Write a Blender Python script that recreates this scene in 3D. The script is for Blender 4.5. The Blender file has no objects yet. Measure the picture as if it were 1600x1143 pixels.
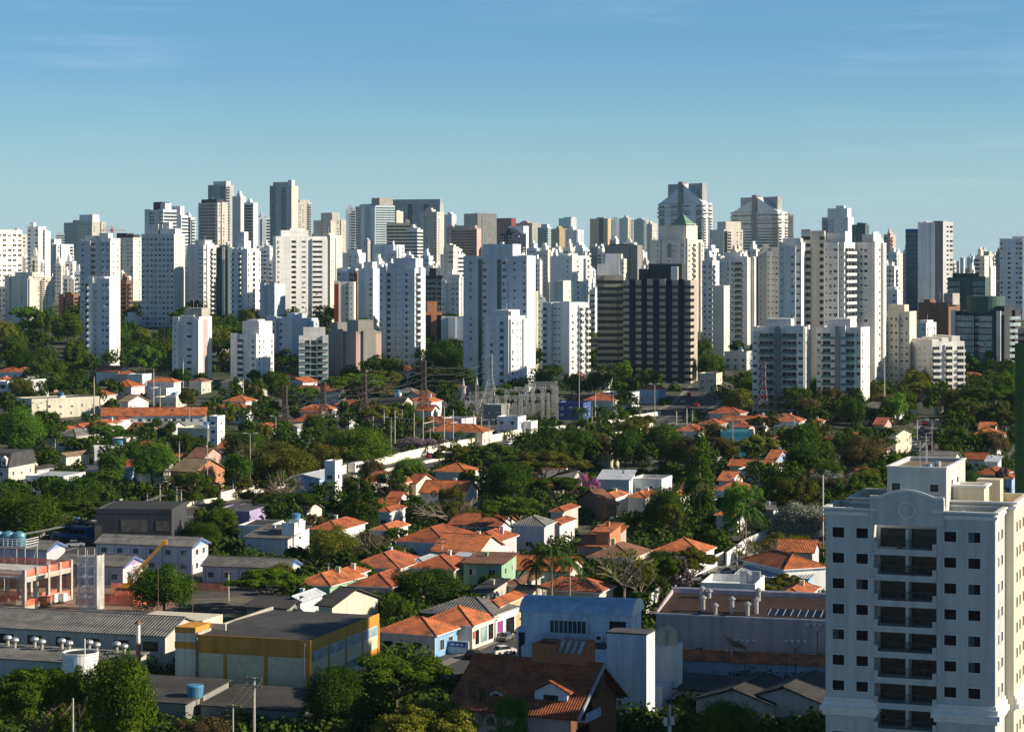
import bpy, math, random
from mathutils import Vector, Matrix
S = bpy.context.scene
COL = S.collection
# ---------------------------------------------------------------- camera, sky, sun, exposure
F, HY, CX, H = 3600.0, 415.0, 800.0, 64.0          # focal length in photo pixels, horizon row, centre column, camera height
cam = bpy.data.objects.new('camera', bpy.data.cameras.new('camera'))
COL.objects.link(cam); S.camera = cam
cam.location = (0, 0, H); cam.rotation_euler = (math.pi/2, 0, 0)
cam.data.sensor_width = 36; cam.data.lens = F/1600*36
cam.data.shift_y = -(571.5-HY)/1600
cam.data.clip_start = 1; cam.data.clip_end = 60000
SUN_E, SUN_A = math.radians(26), math.radians(-9)   # elevation; angle from +X towards +Y
sdir = Vector((math.cos(SUN_E)*math.cos(SUN_A), math.cos(SUN_E)*math.sin(SUN_A), math.sin(SUN_E)))
sun = bpy.data.objects.new('sun', bpy.data.lights.new('sun', 'SUN')); COL.objects.link(sun)
sun.data.energy = 5.0; sun.data.angle = math.radians(.5); sun.data.color = (1, .86, .66)
sun.rotation_euler = sdir.to_track_quat('Z', 'Y').to_euler()
W = bpy.data.worlds.new('World'); S.world = W; W.use_nodes = True
wn, wl = W.node_tree.nodes, W.node_tree.links
wn.clear()
sky = wn.new('ShaderNodeTexSky'); sky.sky_type = 'NISHITA'; sky.sun_disc = False
sky.sun_elevation = SUN_E; sky.sun_rotation = math.pi/2 - SUN_A
sky.altitude = 0; sky.air_density = 1.0; sky.dust_density = .35; sky.ozone_density = 4.0
tc = wn.new('ShaderNodeTexCoord'); mp = wn.new('ShaderNodeMapping'); mp.inputs['Scale'].default_value = (5, 2, 75)
mp.inputs['Rotation'].default_value = (0, math.radians(1.2), 0)
nz = wn.new('ShaderNodeTexNoise'); nz.inputs['Scale'].default_value = 1; nz.inputs['Detail'].default_value = 6
nz.inputs['Roughness'].default_value = .62
nz2 = wn.new('ShaderNodeTexNoise'); nz2.inputs['Scale'].default_value = 9; nz2.inputs['Detail'].default_value = 3
cr = wn.new('ShaderNodeMapRange'); cr.inputs[1].default_value = .5; cr.inputs[2].default_value = .78; cr.inputs[3].default_value = 0; cr.inputs[4].default_value = .2
cr2 = wn.new('ShaderNodeMapRange'); cr2.inputs[1].default_value = .42; cr2.inputs[2].default_value = .65
mm = wn.new('ShaderNodeMath'); mm.operation = 'MULTIPLY'
mx = wn.new('ShaderNodeMix'); mx.data_type = 'RGBA'; mx.inputs[7].default_value = (9.0, 10.2, 11.2, 1)
bg = wn.new('ShaderNodeBackground'); bg.inputs[1].default_value = .078
wo = wn.new('ShaderNodeOutputWorld')
wl.new(tc.outputs['Generated'], mp.inputs[0]); wl.new(mp.outputs[0], nz.inputs[0]); wl.new(tc.outputs['Generated'], nz2.inputs[0])
wl.new(nz.outputs[0], cr.inputs[0]); wl.new(nz2.outputs[0], cr2.inputs[0]); wl.new(cr.outputs[0], mm.inputs[0]); wl.new(cr2.outputs[0], mm.inputs[1])
wl.new(mm.outputs[0], mx.inputs[0]); tint = wn.new('ShaderNodeMix'); tint.data_type = 'RGBA'; tint.blend_type = 'MULTIPLY'; tint.inputs[0].default_value = 1; tint.inputs[7].default_value = (.57, .89, 1.12, 1)
wl.new(sky.outputs[0], tint.inputs[6]); sz = wn.new('ShaderNodeSeparateXYZ'); wl.new(tc.outputs['Generated'], sz.inputs[0])
hr = wn.new('ShaderNodeMapRange'); hr.inputs[1].default_value = 0; hr.inputs[2].default_value = .10; hr.inputs[3].default_value = .5; hr.inputs[4].default_value = 0; hr.interpolation_type = 'SMOOTHSTEP'
wl.new(sz.outputs[2], hr.inputs[0]); hx = wn.new('ShaderNodeMix'); hx.data_type = 'RGBA'; hx.inputs[7].default_value = (5.6, 7.4, 8.2, 1); wl.new(hr.outputs[0], hx.inputs[0])
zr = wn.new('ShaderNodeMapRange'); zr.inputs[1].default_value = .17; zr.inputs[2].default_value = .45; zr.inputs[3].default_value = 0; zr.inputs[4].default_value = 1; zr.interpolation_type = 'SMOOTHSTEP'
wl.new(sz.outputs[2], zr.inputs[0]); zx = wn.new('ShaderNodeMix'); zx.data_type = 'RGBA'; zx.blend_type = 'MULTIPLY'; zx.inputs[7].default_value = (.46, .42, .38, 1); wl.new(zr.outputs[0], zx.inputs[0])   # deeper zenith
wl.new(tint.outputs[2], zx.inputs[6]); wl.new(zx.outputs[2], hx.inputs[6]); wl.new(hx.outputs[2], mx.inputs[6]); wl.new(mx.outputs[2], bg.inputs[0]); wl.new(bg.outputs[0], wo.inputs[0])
S.view_settings.view_transform = 'Standard'; S.view_settings.look = 'None'
S.view_settings.exposure = 0.5; S.view_settings.gamma = 1
S.cycles.max_bounces = 6; S.cycles.volume_bounces = 0; S.cycles.transparent_max_bounces = 6

# ---------------------------------------------------------------- terrain profile and picture <-> place
GP = [(0, 0), (850, 0), (980, 5), (1110, 12), (1340, 28), (1600, 34), (2500, 38), (90000, 40)]
def g(Y):
    for (a, u), (b, v) in zip(GP, GP[1:]):
        if Y <= b: return u+(v-u)*max(0, (Y-a))/(b-a)
    return 40
def Yof(py, h=0):                                   # distance at which height h above the ground is seen at row py
    lo, hi = 120.0, 9000.0
    for _ in range(50):
        m = (lo+hi)/2
        if HY+(H-g(m)-h)*F/m > py: lo = m
        else: hi = m
    return lo
def PX(px, Y): return (px-CX)*Y/F
def PZ(py, Y): return H-(py-HY)*Y/F

# ---------------------------------------------------------------- mesh builder
class MB:
    def __init__(s): s.v, s.f, s.m = [], [], []
    def poly(s, pts, mi=0):
        n = len(s.v); s.v += [tuple(p) for p in pts]; s.f.append(tuple(range(n, n+len(pts)))); s.m.append(mi)
    def box(s, x0, y0, z0, x1, y1, z1, mi=0):
        n = len(s.v)
        s.v += [(x0,y0,z0),(x1,y0,z0),(x1,y1,z0),(x0,y1,z0),(x0,y0,z1),(x1,y0,z1),(x1,y1,z1),(x0,y1,z1)]
        for q in ((0,3,2,1),(4,5,6,7),(0,1,5,4),(1,2,6,5),(2,3,7,6),(3,0,4,7)):
            s.f.append(tuple(n+i for i in q)); s.m.append(mi)
    def cyl(s, x, y, z0, z1, r, r2=None, n=10, mi=0, a0=0):
        r2 = r if r2 is None else r2; k = len(s.v)
        for z, q in ((z0, r), (z1, r2)):
            for i in range(n):
                a = a0+2*math.pi*i/n; s.v.append((x+q*math.cos(a), y+q*math.sin(a), z))
        for i in range(n):
            j = (i+1) % n; s.f.append((k+i, k+j, k+n+j, k+n+i)); s.m.append(mi)
        s.f.append(tuple(k+i for i in reversed(range(n)))); s.m.append(mi)
        s.f.append(tuple(k+n+i for i in range(n))); s.m.append(mi)
    def bar(s, p, q, r, n=4, mi=0, r2=None):
        p, q = Vector(p), Vector(q); d = (q-p)
        if d.length < 1e-6: return
        d.normalize(); u = d.cross(Vector((0,0,1)) if abs(d.z) < .95 else Vector((1,0,0))).normalized(); w = d.cross(u)
        r2 = r if r2 is None else r2; k = len(s.v)
        for c, rr in ((p, r), (q, r2)):
            for i in range(n):
                a = 2*math.pi*(i+.5)/n; s.v.append(tuple(c+u*rr*math.cos(a)+w*rr*math.sin(a)))
        for i in range(n):
            j = (i+1) % n; s.f.append((k+i, k+j, k+n+j, k+n+i)); s.m.append(mi)
        s.f.append(tuple(k+i for i in reversed(range(n)))); s.m.append(mi)
        s.f.append(tuple(k+n+i for i in range(n))); s.m.append(mi)
    def path(s, pts, r, n=4, mi=0):
        for a, b in zip(pts, pts[1:]): s.bar(a, b, r, n, mi)
    def ext(s, prof, axis, a, b, mi=0):             # extrude a closed profile along x or y
        k = len(s.v); n = len(prof)
        for t in (a, b):
            for (u, z) in prof: s.v.append((t, u, z) if axis == 'x' else (u, t, z))
        for i in range(n):
            j = (i+1) % n; s.f.append((k+i, k+j, k+n+j, k+n+i)); s.m.append(mi)
        s.f.append(tuple(k+i for i in reversed(range(n)))); s.m.append(mi)
        s.f.append(tuple(k+n+i for i in range(n))); s.m.append(mi)
    def mesh(s, name, mats, smooth=False):
        me = bpy.data.meshes.new(name); me.from_pydata(s.v, [], s.f)
        for m in mats: me.materials.append(m)
        if len(mats) > 1: me.polygons.foreach_set('material_index', s.m)
        if smooth: me.polygons.foreach_set('use_smooth', [True]*len(s.f))
        me.update(); return me
    def build(s, name, mats, parent=None, loc=(0,0,0), rz=0, smooth=False):
        if not isinstance(mats, (list, tuple)): mats = [mats]
        return place(name, s.mesh(name, mats, smooth), parent, loc, rz)
def place(name, me, parent=None, loc=(0,0,0), rz=0, sc=None):
    o = bpy.data.objects.new(name, me); COL.objects.link(o)
    if parent: o.parent = parent
    o.location = loc; o.rotation_euler = (0, 0, rz)
    if sc: o.scale = sc
    return o
THINGS, REFS = [], []
def thing(name, label, cat, loc=(0,0,0), rz=0, group=None, ref=None, me=None, auto=False, sc=None):
    o = place(name, me, None, loc, rz, sc)
    o['category'] = cat
    if group: o['group'] = group
    o['label'] = label
    Y = max(o.location.y, 1); p = (CX+F*o.location.x/Y, HY+F*(H-o.location.z)/Y, Y)
    THINGS.append([o, label, p, auto])
    if ref: REFS.append((ref, p))
    return o
def struct(name, mb, mats, **k):
    o = mb.build(name, mats, **k); o['kind'] = 'structure'; return o

# ---------------------------------------------------------------- materials
def nodes(name):
    m = bpy.data.materials.new(name); m.use_nodes = True; n = m.node_tree.nodes; l = m.node_tree.links
    return m, n, l, n['Principled BSDF']
def noise(n, l, scale, detail=3, vec=None, sc3=None, rough=.5):
    t = n.new('ShaderNodeTexNoise'); t.inputs['Scale'].default_value = scale; t.inputs['Detail'].default_value = detail
    t.inputs['Roughness'].default_value = rough
    c = n.new('ShaderNodeTexCoord'); src = c.outputs['Object'] if vec is None else vec
    if sc3:
        mpp = n.new('ShaderNodeMapping'); mpp.inputs['Scale'].default_value = sc3; l.new(src, mpp.inputs[0]); src = mpp.outputs[0]
    l.new(src, t.inputs[0]); return t
def rng_(n, l, src, a, b, c, d):
    r = n.new('ShaderNodeMapRange'); r.inputs[1].default_value = a; r.inputs[2].default_value = b; r.inputs[3].default_value = c; r.inputs[4].default_value = d
    l.new(src, r.inputs[0]); return r.outputs[0]
def mul(n, l, a, b, op='MULTIPLY'):
    m = n.new('ShaderNodeMath'); m.operation = op
    for i, s in enumerate((a, b)):
        if isinstance(s, (int, float)): m.inputs[i].default_value = s
        else: l.new(s, m.inputs[i])
    return m.outputs[0]
def mixc(n, l, f, a, b, bt='MIX'):
    m = n.new('ShaderNodeMix'); m.data_type = 'RGBA'; m.blend_type = bt
    for i, s in ((0, f), (6, a), (7, b)):
        if isinstance(s, (int, float)): m.inputs[i].default_value = s
        elif isinstance(s, tuple): m.inputs[i].default_value = (*s, 1)
        else: l.new(s, m.inputs[i])
    return m.outputs[2]
def vary(n, l, col, v):                             # colour times a scalar field
    h = n.new('ShaderNodeHueSaturation'); h.inputs['Color'].default_value = (*col, 1) if isinstance(col, tuple) else (1,1,1,1)
    if not isinstance(col, tuple): l.new(col, h.inputs['Color'])
    l.new(v, h.inputs['Value']); return h.outputs[0]
def wallm(name, col, dirt=.16, rough=.85, fl=0):
    m, n, l, b = nodes(name)
    gm = n.new('ShaderNodeNewGeometry'); s = noise(n, l, 1, 4, vec=gm.outputs['Position'], sc3=(1.1, 1.1, .06)); q = noise(n, l, .12, 3, vec=gm.outputs['Position'])
    v = mul(n, l, rng_(n, l, s.outputs[0], .35, .75, 1+dirt*.3, 1-dirt), rng_(n, l, q.outputs[0], .3, .7, 1.05, 1-dirt*.6))
    if fl:
        t = n.new('ShaderNodeTexCoord'); sx = n.new('ShaderNodeSeparateXYZ'); l.new(t.outputs['Object'], sx.inputs[0]); f = mul(n, l, mul(n, l, mul(n, l, sx.outputs[2], 30.5, 'ADD'), 1/3.05), 1, 'MODULO')
        v = mul(n, l, v, rng_(n, l, mul(n, l, f, .07, 'LESS_THAN'), 0, 1, 1, .84))
        nz_ = noise(n, l, 1, 2, sc3=(.28, .28, .0)); v = mul(n, l, v, rng_(n, l, nz_.outputs[0], .42, .58, .93, 1.05))
    l.new(vary(n, l, col, v), b.inputs['Base Color']); b.inputs['Roughness'].default_value = rough
    return m
def plain(name, col, rough=.7, var=.1, scale=1.5, metal=0, spec=.5):
    m, n, l, b = nodes(name)
    q = noise(n, l, scale, 3); l.new(vary(n, l, col, rng_(n, l, q.outputs[0], .3, .7, 1+var, 1-var)), b.inputs['Base Color'])
    b.inputs['Roughness'].default_value = rough; b.inputs['Metallic'].default_value = metal; b.inputs['Specular IOR Level'].default_value = spec
    return m
def glassm(name, col, rough=.12, var=.5):
    m, n, l, b = nodes(name)
    oi = n.new('ShaderNodeObjectInfo'); gm = n.new('ShaderNodeNewGeometry')
    q = noise(n, l, .45, 1, vec=gm.outputs['Position'])
    v = mul(n, l, rng_(n, l, oi.outputs['Random'], 0, 1, 1-var, 1+var), rng_(n, l, q.outputs[0], .3, .7, .6, 1.4))
    l.new(vary(n, l, col, v), b.inputs['Base Color']); b.inputs['Roughness'].default_value = rough; b.inputs['Specular IOR Level'].default_value = .6
    return m
def ribbed(name, col, period, var=.35, rib=.35, rough=.8, dark=(.1,.05,.03), dk=.3, cross=0):
    """tiles or corrugated sheets: ribs run down the slope, chosen by the face's own direction"""
    m, n, l, b = nodes(name)
    t = n.new('ShaderNodeTexCoord'); sx = n.new('ShaderNodeSeparateXYZ'); sn = n.new('ShaderNodeSeparateXYZ')
    l.new(t.outputs['Object'], sx.inputs[0]); l.new(t.outputs['Normal'], sn.inputs[0])
    gt = mul(n, l, mul(n, l, sn.outputs[0], 0, 'ABSOLUTE'), mul(n, l, sn.outputs[1], 0, 'ABSOLUTE'), 'GREATER_THAN')
    mf = n.new('ShaderNodeMix'); l.new(gt, mf.inputs[0]); l.new(sx.outputs[0], mf.inputs[2]); l.new(sx.outputs[1], mf.inputs[3])
    w = mul(n, l, mul(n, l, mf.outputs[0], 2*math.pi/period), 0, 'SINE')
    gm = n.new('ShaderNodeNewGeometry'); oi = n.new('ShaderNodeObjectInfo'); q = noise(n, l, .45, 6, vec=gm.outputs['Position'], rough=.7); q2 = noise(n, l, 2.2, 3, vec=gm.outputs['Position'], rough=.7)
    v = mul(n, l, rng_(n, l, q.outputs[0], .3, .7, 1+var*.6, 1-var), rng_(n, l, q2.outputs[0], .3, .7, 1.2, .72)); v = mul(n, l, v, rng_(n, l, oi.outputs['Random'], 0, 1, .72, 1.2))
    v = mul(n, l, v, rng_(n, l, w, -1, 1, 1-rib*.6, 1+rib*.3))
    if cross:
        w2 = mul(n, l, mul(n, l, sx.outputs[2], 2*math.pi/cross), 0, 'SINE'); v = mul(n, l, v, rng_(n, l, w2, .2, 1, 1.05, .82))
    c = mixc(n, l, rng_(n, l, q.outputs[0], .47, .7, 0, dk), col, dark); c = mixc(n, l, rng_(n, l, oi.outputs['Random'], .2, 1, 0, .12), c, tuple(sum(col)/3*.8+.0*i for i in col))
    l.new(vary(n, l, c, v), b.inputs['Base Color']); b.inputs['Roughness'].default_value = rough
    bp = n.new('ShaderNodeBump'); bp.inputs['Strength'].default_value = .5; bp.inputs['Distance'].default_value = .12
    l.new(w, bp.inputs['Height']); l.new(bp.outputs[0], b.inputs['Normal'])
    return m
def leafm(name, c1, c2, trans=.16, c3=None):
    m, n, l, b = nodes(name)
    gm = n.new('ShaderNodeNewGeometry'); oi = n.new('ShaderNodeObjectInfo')
    q = noise(n, l, .55, 3, vec=gm.outputs['Position']); q2 = noise(n, l, 4, 1, vec=gm.outputs['Position'])
    c = mixc(n, l, rng_(n, l, q.outputs[0], .35, .65, 0, 1), c1, c2)
    if c3: c = mixc(n, l, rng_(n, l, q2.outputs[0], .5, .56, 0, 1), c, c3)
    v = mul(n, l, rng_(n, l, oi.outputs['Random'], 0, 1, .7, 1.35), rng_(n, l, q2.outputs[0], .3, .7, .65, 1.35))
    c = vary(n, l, c, v); l.new(c, b.inputs['Base Color']); b.inputs['Roughness'].default_value = .85; b.inputs['Specular IOR Level'].default_value = .08
    tr = n.new('ShaderNodeBsdfTranslucent'); l.new(c, tr.inputs[0]); ms = n.new('ShaderNodeMixShader'); ms.inputs[0].default_value = trans
    l.new(b.outputs[0], ms.inputs[1]); l.new(tr.outputs[0], ms.inputs[2]); l.new(ms.outputs[0], n['Material Output'].inputs[0])
    return m
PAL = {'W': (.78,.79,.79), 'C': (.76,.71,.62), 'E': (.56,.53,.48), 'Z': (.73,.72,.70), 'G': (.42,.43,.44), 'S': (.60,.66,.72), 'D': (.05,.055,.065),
       'N': (.006,.014,.045), 'K': (.46,.42,.33), 'O': (.50,.22,.11), 'T': (.07,.12,.12), 'P': (.56,.40,.36), 'Y': (.62,.62,.36), 'L': (.42,.52,.44),
       'R': (.30,.04,.04), 'B': (.22,.12,.08), 'U': (.05,.10,.32), 'A': (.12,.50,.62), 'I': (.42,.36,.60), 'F': (.30,.50,.34), 'M': (.26,.26,.25),
       'Q': (.10,.16,.05), 'V': (.62,.58,.64), 'X': (.56,.42,.24), 'H': (.68,.64,.52), 'J': (.34,.50,.72)}
_W = {}
def wm(c):
    if c not in _W: _W[c] = wallm('wall paint '+c, PAL[c], dirt=.22)
    return _W[c]
GL = glassm('window glass', (.012,.014,.018)); GLB = glassm('blue green glass', (.03,.085,.10), .1, .4); GLD = glassm('dark glass', (.008,.009,.011), .2)
GLL = glassm('pale glass', (.22,.32,.35), .2, .3); GLR = glassm('balustrade glass', (.10,.20,.20), .1, .3)
FR = plain('window frame', (.62,.62,.60)); FRD = plain('dark frame', (.05,.045,.04)); SHUT = plain('roller shutter', (.55,.57,.6), .6, .08)
RAIL = plain('dark railing', (.025,.025,.028), .4); MET = plain('galvanised steel', (.48,.49,.5), .45, .15, metal=.6); RUST = plain('rusty steel', (.28,.13,.07), .8, .3)
STEEL = plain('painted steel', (.62,.63,.64), .5, .1); WOOD = plain('weathered wood', (.16,.12,.09), .9, .3); CONC = plain('weathered concrete', (.40,.38,.34), .9, .22, .6)
CONP = plain('pole concrete', (.46,.42,.36), .9, .15); DARK = plain('shadow gap', (.02,.02,.02), .9); ROOFC = plain('roof screed', (.33,.31,.28), .9, .3, .3)
BITU = plain('bitumen roof', (.07,.07,.075), .85, .3, .35); WHITE = plain('white paint', (.8,.8,.79), .6, .06)
TILE = ribbed('orange clay tiles', (.62,.175,.045), .34, .45, .55, dark=(.13,.07,.05), dk=.75, cross=.22)
TILE2 = ribbed('red clay tiles', (.50,.125,.04), .34, .45, .5, dark=(.11,.055,.04), dk=.8, cross=.22)
TILE3 = ribbed('brown clay tiles', (.26,.115,.06), .34, .4, .5, dark=(.06,.035,.025), dk=.6, cross=.22)
TILET = ribbed('tan clay tiles', (.42,.30,.17), .34, .4, .4, dark=(.2,.15,.1), cross=.22)
CORR = ribbed('fibre cement sheets', (.21,.205,.19), .55, .4, .4, dark=(.12,.12,.12), dk=.5, cross=1.1)
CORD = ribbed('dark fibre cement sheets', (.06,.057,.055), .5, .4, .5, dark=(.03,.03,.03), dk=.5, cross=1.0)
CORB = ribbed('pale metal sheets', (.50,.55,.62), .6, .2, .3, dark=(.3,.33,.38), dk=.3)
SLATE = ribbed('dark slate', (.07,.07,.075), .5, .4, .4, dark=(.03,.03,.03), cross=.3)
ROOFS = {'t': TILE, 'r': TILE2, 'b': TILE3, 'n': TILET, 'c': CORR, 'd': CORD, 'm': CORB, 's': SLATE, 'f': ROOFC, 'k': BITU}
# ---------------------------------------------------------------- towers
def unit_window(kind):
    b = MB(); b.box(-.5,-.05,0,.5,.02,1,1)
    for x0, x1 in ((-.44,-.02),(.02,.44)): b.poly([(x0,-.053,.06),(x1,-.053,.06),(x1,-.053,.94),(x0,-.053,.94)], 0)
    if kind == 1: b.poly([(-.44,-.056,.5),(.44,-.056,.5),(.44,-.056,.94),(-.44,-.056,.94)], 2)
    if kind == 2: b.poly([(-.44,-.056,.06),(.44,-.056,.06),(.44,-.056,.94),(-.44,-.056,.94)], 2)
    if kind == 3: b.poly([(-.02,-.056,.06),(.44,-.056,.06),(.44,-.056,.94),(-.02,-.056,.94)], 2)
    return b
UWIN = {f: [unit_window(k).mesh('window', [GL, fm, SHUT]) for k in range(4)] for f, fm in (('l', FR), ('d', FRD))}
def band():
    b = MB(); b.box(-.5,-.04,0,.5,.02,1,1)
    for i in range(5): b.poly([(-.49+.197*i,-.045,.06),(-.49+.197*i+.18,-.045,.06),(-.49+.197*i+.18,-.045,.94),(-.49+.197*i,-.045,.94)], 0)
    return b
UBAND = band().mesh('window', [GLD, FRD]); UBANDB = band().mesh('window', [GLB, STEEL]); UBANDL = band().mesh('window', [GLL, STEEL])
_UB = {}
def ubal(c, t):
    if (c, t) in _UB: return _UB[c, t]
    b = MB(); b.box(-.5,-1.2,-.14,.5,.02,.06,0)
    if t == 'B': b.box(-.5,-1.2,.06,.5,-1.08,1.0,0); b.box(-.5,-1.08,.06,-.47,0,1.0,0); b.box(.47,-1.08,.06,.5,0,1.0,0)
    elif t == 'b': b.box(-.5,-1.2,.06,.5,-1.14,1.05,2); b.box(-.5,-1.14,.06,-.485,0,1.05,2); b.box(.485,-1.14,.06,.5,0,1.05,2)
    else:
        for i in range(13): b.box(-.5+i*.08,-1.2,.06,-.49+i*.08,-1.16,1.0,3)
        b.box(-.5,-1.21,1.0,.5,-1.15,1.06,3)
    b.box(-.46,-.03,.08,.46,-.004,2.35,1)
    for x in (-.46,-.15,.14,.44): b.box(x,-.05,.08,x+.015,-.031,2.35,4)
    me = b.mesh('balcony', [wm(c), GLD if t != 'b' else GL, GLR, RAIL, FR]); _UB[c, t] = me; return me
_ac = MB(); _ac.box(-.4,-.42,0,.4,-.06,.5,0); _ac.box(-.28,-.44,.08,.28,-.42,.42,1); _ac.mesh('acu', [FR, FRD])
def cells(spec, w, nf, fh, z0, zmin, seed):
    rg = random.Random(seed); c = w/len(spec); out = []
    i = 0
    while i < len(spec):
        ch = spec[i]; j = i
        while ch in 'GgBbQVPNRr' and j+1 < len(spec) and spec[j+1] == ch: j += 1
        u = (i+j+1)/2*c; cw = (j-i+1)*c; i = j+1
        if ch == '.': continue
        if ch in 'VPNR': out.append((ch, u, 0, cw, 0, 0)); continue
        for k in range(nf):
            z = z0+k*fh
            if z+fh < zmin: continue
            v = rg.choices((0,1,2,3), (6,2,1.2,1))[0]
            if ch == 'w': out.append(('w', u, z+fh*.36, min(cw*.5,1.5), fh*.38, v))
            elif ch == 'v': out.append(('w', u, z+fh*.45, min(cw*.34,.7), fh*.22, 0))
            elif ch == 'W': out.append(('w', u, z+fh*.34, min(cw*.8,2.6), fh*.42, v))
            elif ch == 's': out.append(('w', u, z+fh*.55, cw*.8, fh*.16, 0))
            elif ch == 'G': out.append(('G', u, z+fh*.28, cw, fh*.5, 0))
            elif ch == 'g': out.append(('g', u, z+fh*.08, cw*.97, fh*.78, 0))
            elif ch == 'Q': out.append(('g', u, z+fh*.34, cw*.94, fh*.42, 0))
            elif ch in 'Bbr': out.append((ch, u, z, cw*.92, 0, 0))
    return out
BAKE = 1430
def tower(xl, xc, xr, yt, yb, col, fr, ri, label, roof='a', ref=None, vb=None, acc='G', Y=None, r=None, depth=None, nf=None, group='apartment towers of the skyline',
          name='apartment_tower', cat='apartment tower', bal=None, frame='l', band=None, pil=None, auto=False, rcol=None, bands=None):
    Y = Y or Yof(yb)
    Xc = PX(xc, Y); k = (xl-CX)/F; brg = math.atan2(Xc, Y)
    if r is None:
        if xr <= xc: r = brg-.04; d = depth or 16
        else:
            need = (xr-xc)*Y/F; d = depth or max(14, need*1.15)
            r = brg+.3
            for _ in range(40):
                s = ((xr-CX)/F*(Y+d*math.cos(r))-Xc)/d; r = math.asin(max(-.97, min(.97, s)))
    else:
        r = math.radians(r); kr = (xr-CX)/F
        den = math.sin(r)-kr*math.cos(r); d = (kr*Y-Xc)/den if xr > xc and abs(den) > .02 else (depth or 16)
        if depth: d = depth
        d = max(5, min(60, d))
    w = (Xc-k*Y)/(math.cos(r)+k*math.sin(r))
    gz = g(Y); h = PZ(yt, Y)-gz
    ox, oy = Xc-w/2*math.cos(r)+d/2*math.sin(r), Y+w/2*math.sin(r)+d/2*math.cos(r)
    sd = hash((xl, yt, yb)) & 0xffff; rg = random.Random(sd)
    root = thing(name, label, cat, (ox, oy, gz), -r, group, ref, auto=auto)
    THINGS[-1][2] = ((xl+xr)/2, (yt+min(yb, yt+120))/2, Y)
    nf = nf or max(2, round((h-1)/3.05)); fh = (h-1.0)/nf
    zmin = max(0, PZ(vb, Y)-gz) if vb else 0
    b = MB(); mats = [tm(col), wm(acc), GLD, wm(pil or 'W'), ROOFC, wm('N'), GL, GLB, FR, wm(rcol or col), GLL, wm(bal or col), GLR]
    x0, x1, y0, y1 = -w/2, w/2, -d/2, d/2
    b.box(x0, y0, -1, x1, y1, h, 0)
    if rcol: b.box(x1, y0+.02, 0, x1+.05, y1-.02, h-.05, 9)
    b.box(x0+.3, y0+.3, h, x1-.3, y1-.3, h+.02, 4)
    for q in ((x0,y0,x1,y0+.25),(x0,y1-.25,x1,y1),(x0,y0+.25,x0+.25,y1-.25),(x1-.25,y0+.25,x1,y1-.25)): b.box(q[0]-.003,q[1]-.003,h-.3,q[2]+.003,q[3]+.003,h+1.0,0)
    if bands:
        for i in range(bands, nf, bands): b.box(x0-.12,y0-.12,i*fh-.12,x1+.12,y0,i*fh+.12,0); b.box(x1,y0,i*fh-.12,x1+.12,y1,i*fh+.12,0)
    rb = MB()
    pcol = 0
    if roof == 'a':
        a = rg.uniform(.12,.4); e = a+rg.uniform(.3,.45); hh = rg.uniform(3,5.5)
        rb.box(x0+w*a, y0+d*.2, h+.03, x0+w*e, y0+d*.75, h+hh, 0)
        if rg.random() < .5: rb.box(x0+w*min(.8,e+.04), y0+d*.15, h+.03, x0+w*.97, y0+d*.6, h+rg.uniform(1.8,3.4), 0)
        if rg.random() < .6: rb.box(x0+w*(a+.06), y0+d*.3, h+hh, x0+w*(e-.1), y0+d*.65, h+hh+rg.uniform(1.5,3), 0)
        if rg.random() < .5: rb.box(x0+w*max(.03,a-.1)+.0, y0+d*.3, h+.03, x0+w*a-.01, y0+d*.6, h+2.2, 1)
    elif roof:
        for it in roof:
            fa, fb, ya, yb2, yp = it[:5]; cc = it[5] if len(it) > 5 else 0
            rb.box(x0+w*fa, y0+d*ya+.01, h+.025, x0+w*fb, y0+d*yb2, PZ(yp, Y+d*ya)-gz, cc)
    if rb.v: rb.build('penthouse', [mats[0], CONC, mats[3], SLATE, wm('D'), GLB], root)
    if roof is not None:
        an = MB(); ax = x0+w*rg.uniform(.3,.7); tz = h+rg.uniform(5,9)
        an.bar((ax,0,h+.02),(ax,0,tz),.07*(Y/1200),4)
        if rg.random() < .6: an.bar((ax+1.5,1,h+.02),(ax+1.5,1,tz-2),.06*(Y/1200),4)
        if Y < 2200: an.build('antenna', [STEEL], root)
    wins, bals = [], []
    faces = [(fr, w, lambda u: (x0+u, y0), 0, sd), (ri, d, lambda u: (x1+(.05 if rcol else 0), y0+u), math.pi/2, sd+7)]
    for spec, L, pos, rot, s2 in faces:
        if not spec or (rot and xr <= xc): continue
        nc = len(spec); cwd = L/nc; bay = []
        if L > 9 and nc >= 3 and frame != 'd' and rg.random() < .8:
            k1 = max(1, round(nc*rg.choice((.25,.34)))); bay = [(0, k1*cwd), (L-k1*cwd, L)] if rg.random() < .55 else [(k1*cwd, L-k1*cwd)]
            if not (rot or xr > xc) : bay = bay[:1]
        out_ = rg.uniform(.6, 1.3)
        if bay and not rot: pos = (lambda f_: lambda u: (x0+u, y0-(out_ if any(a < u < c for a, c in bay) else 0)))(0)
        elif bay: pos = lambda u: (x1+(.05 if rcol else 0)+(out_ if any(a < u < c for a, c in bay) else 0), y0+u)
        if bay:
            for a, c in bay:
                a += .003; c -= .003; zt_ = h+rg.choice((-.4, .9, 1.6))
                if rot: b.box(x1-.1, y0+a, -1, x1+(.05 if rcol else 0)+out_, y0+c, zt_, 0)
                else: b.box(x0+a, y0-out_, -1, x0+c, y0+.1, zt_, 0)
        cs, sn_ = math.cos(rot), math.sin(rot)
        def tr(px, py, u):                             # unit coordinates to body coordinates
            cx_, cy_ = pos(u); return (cx_+px*cs-py*sn_, cy_+px*sn_+py*cs)
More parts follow.
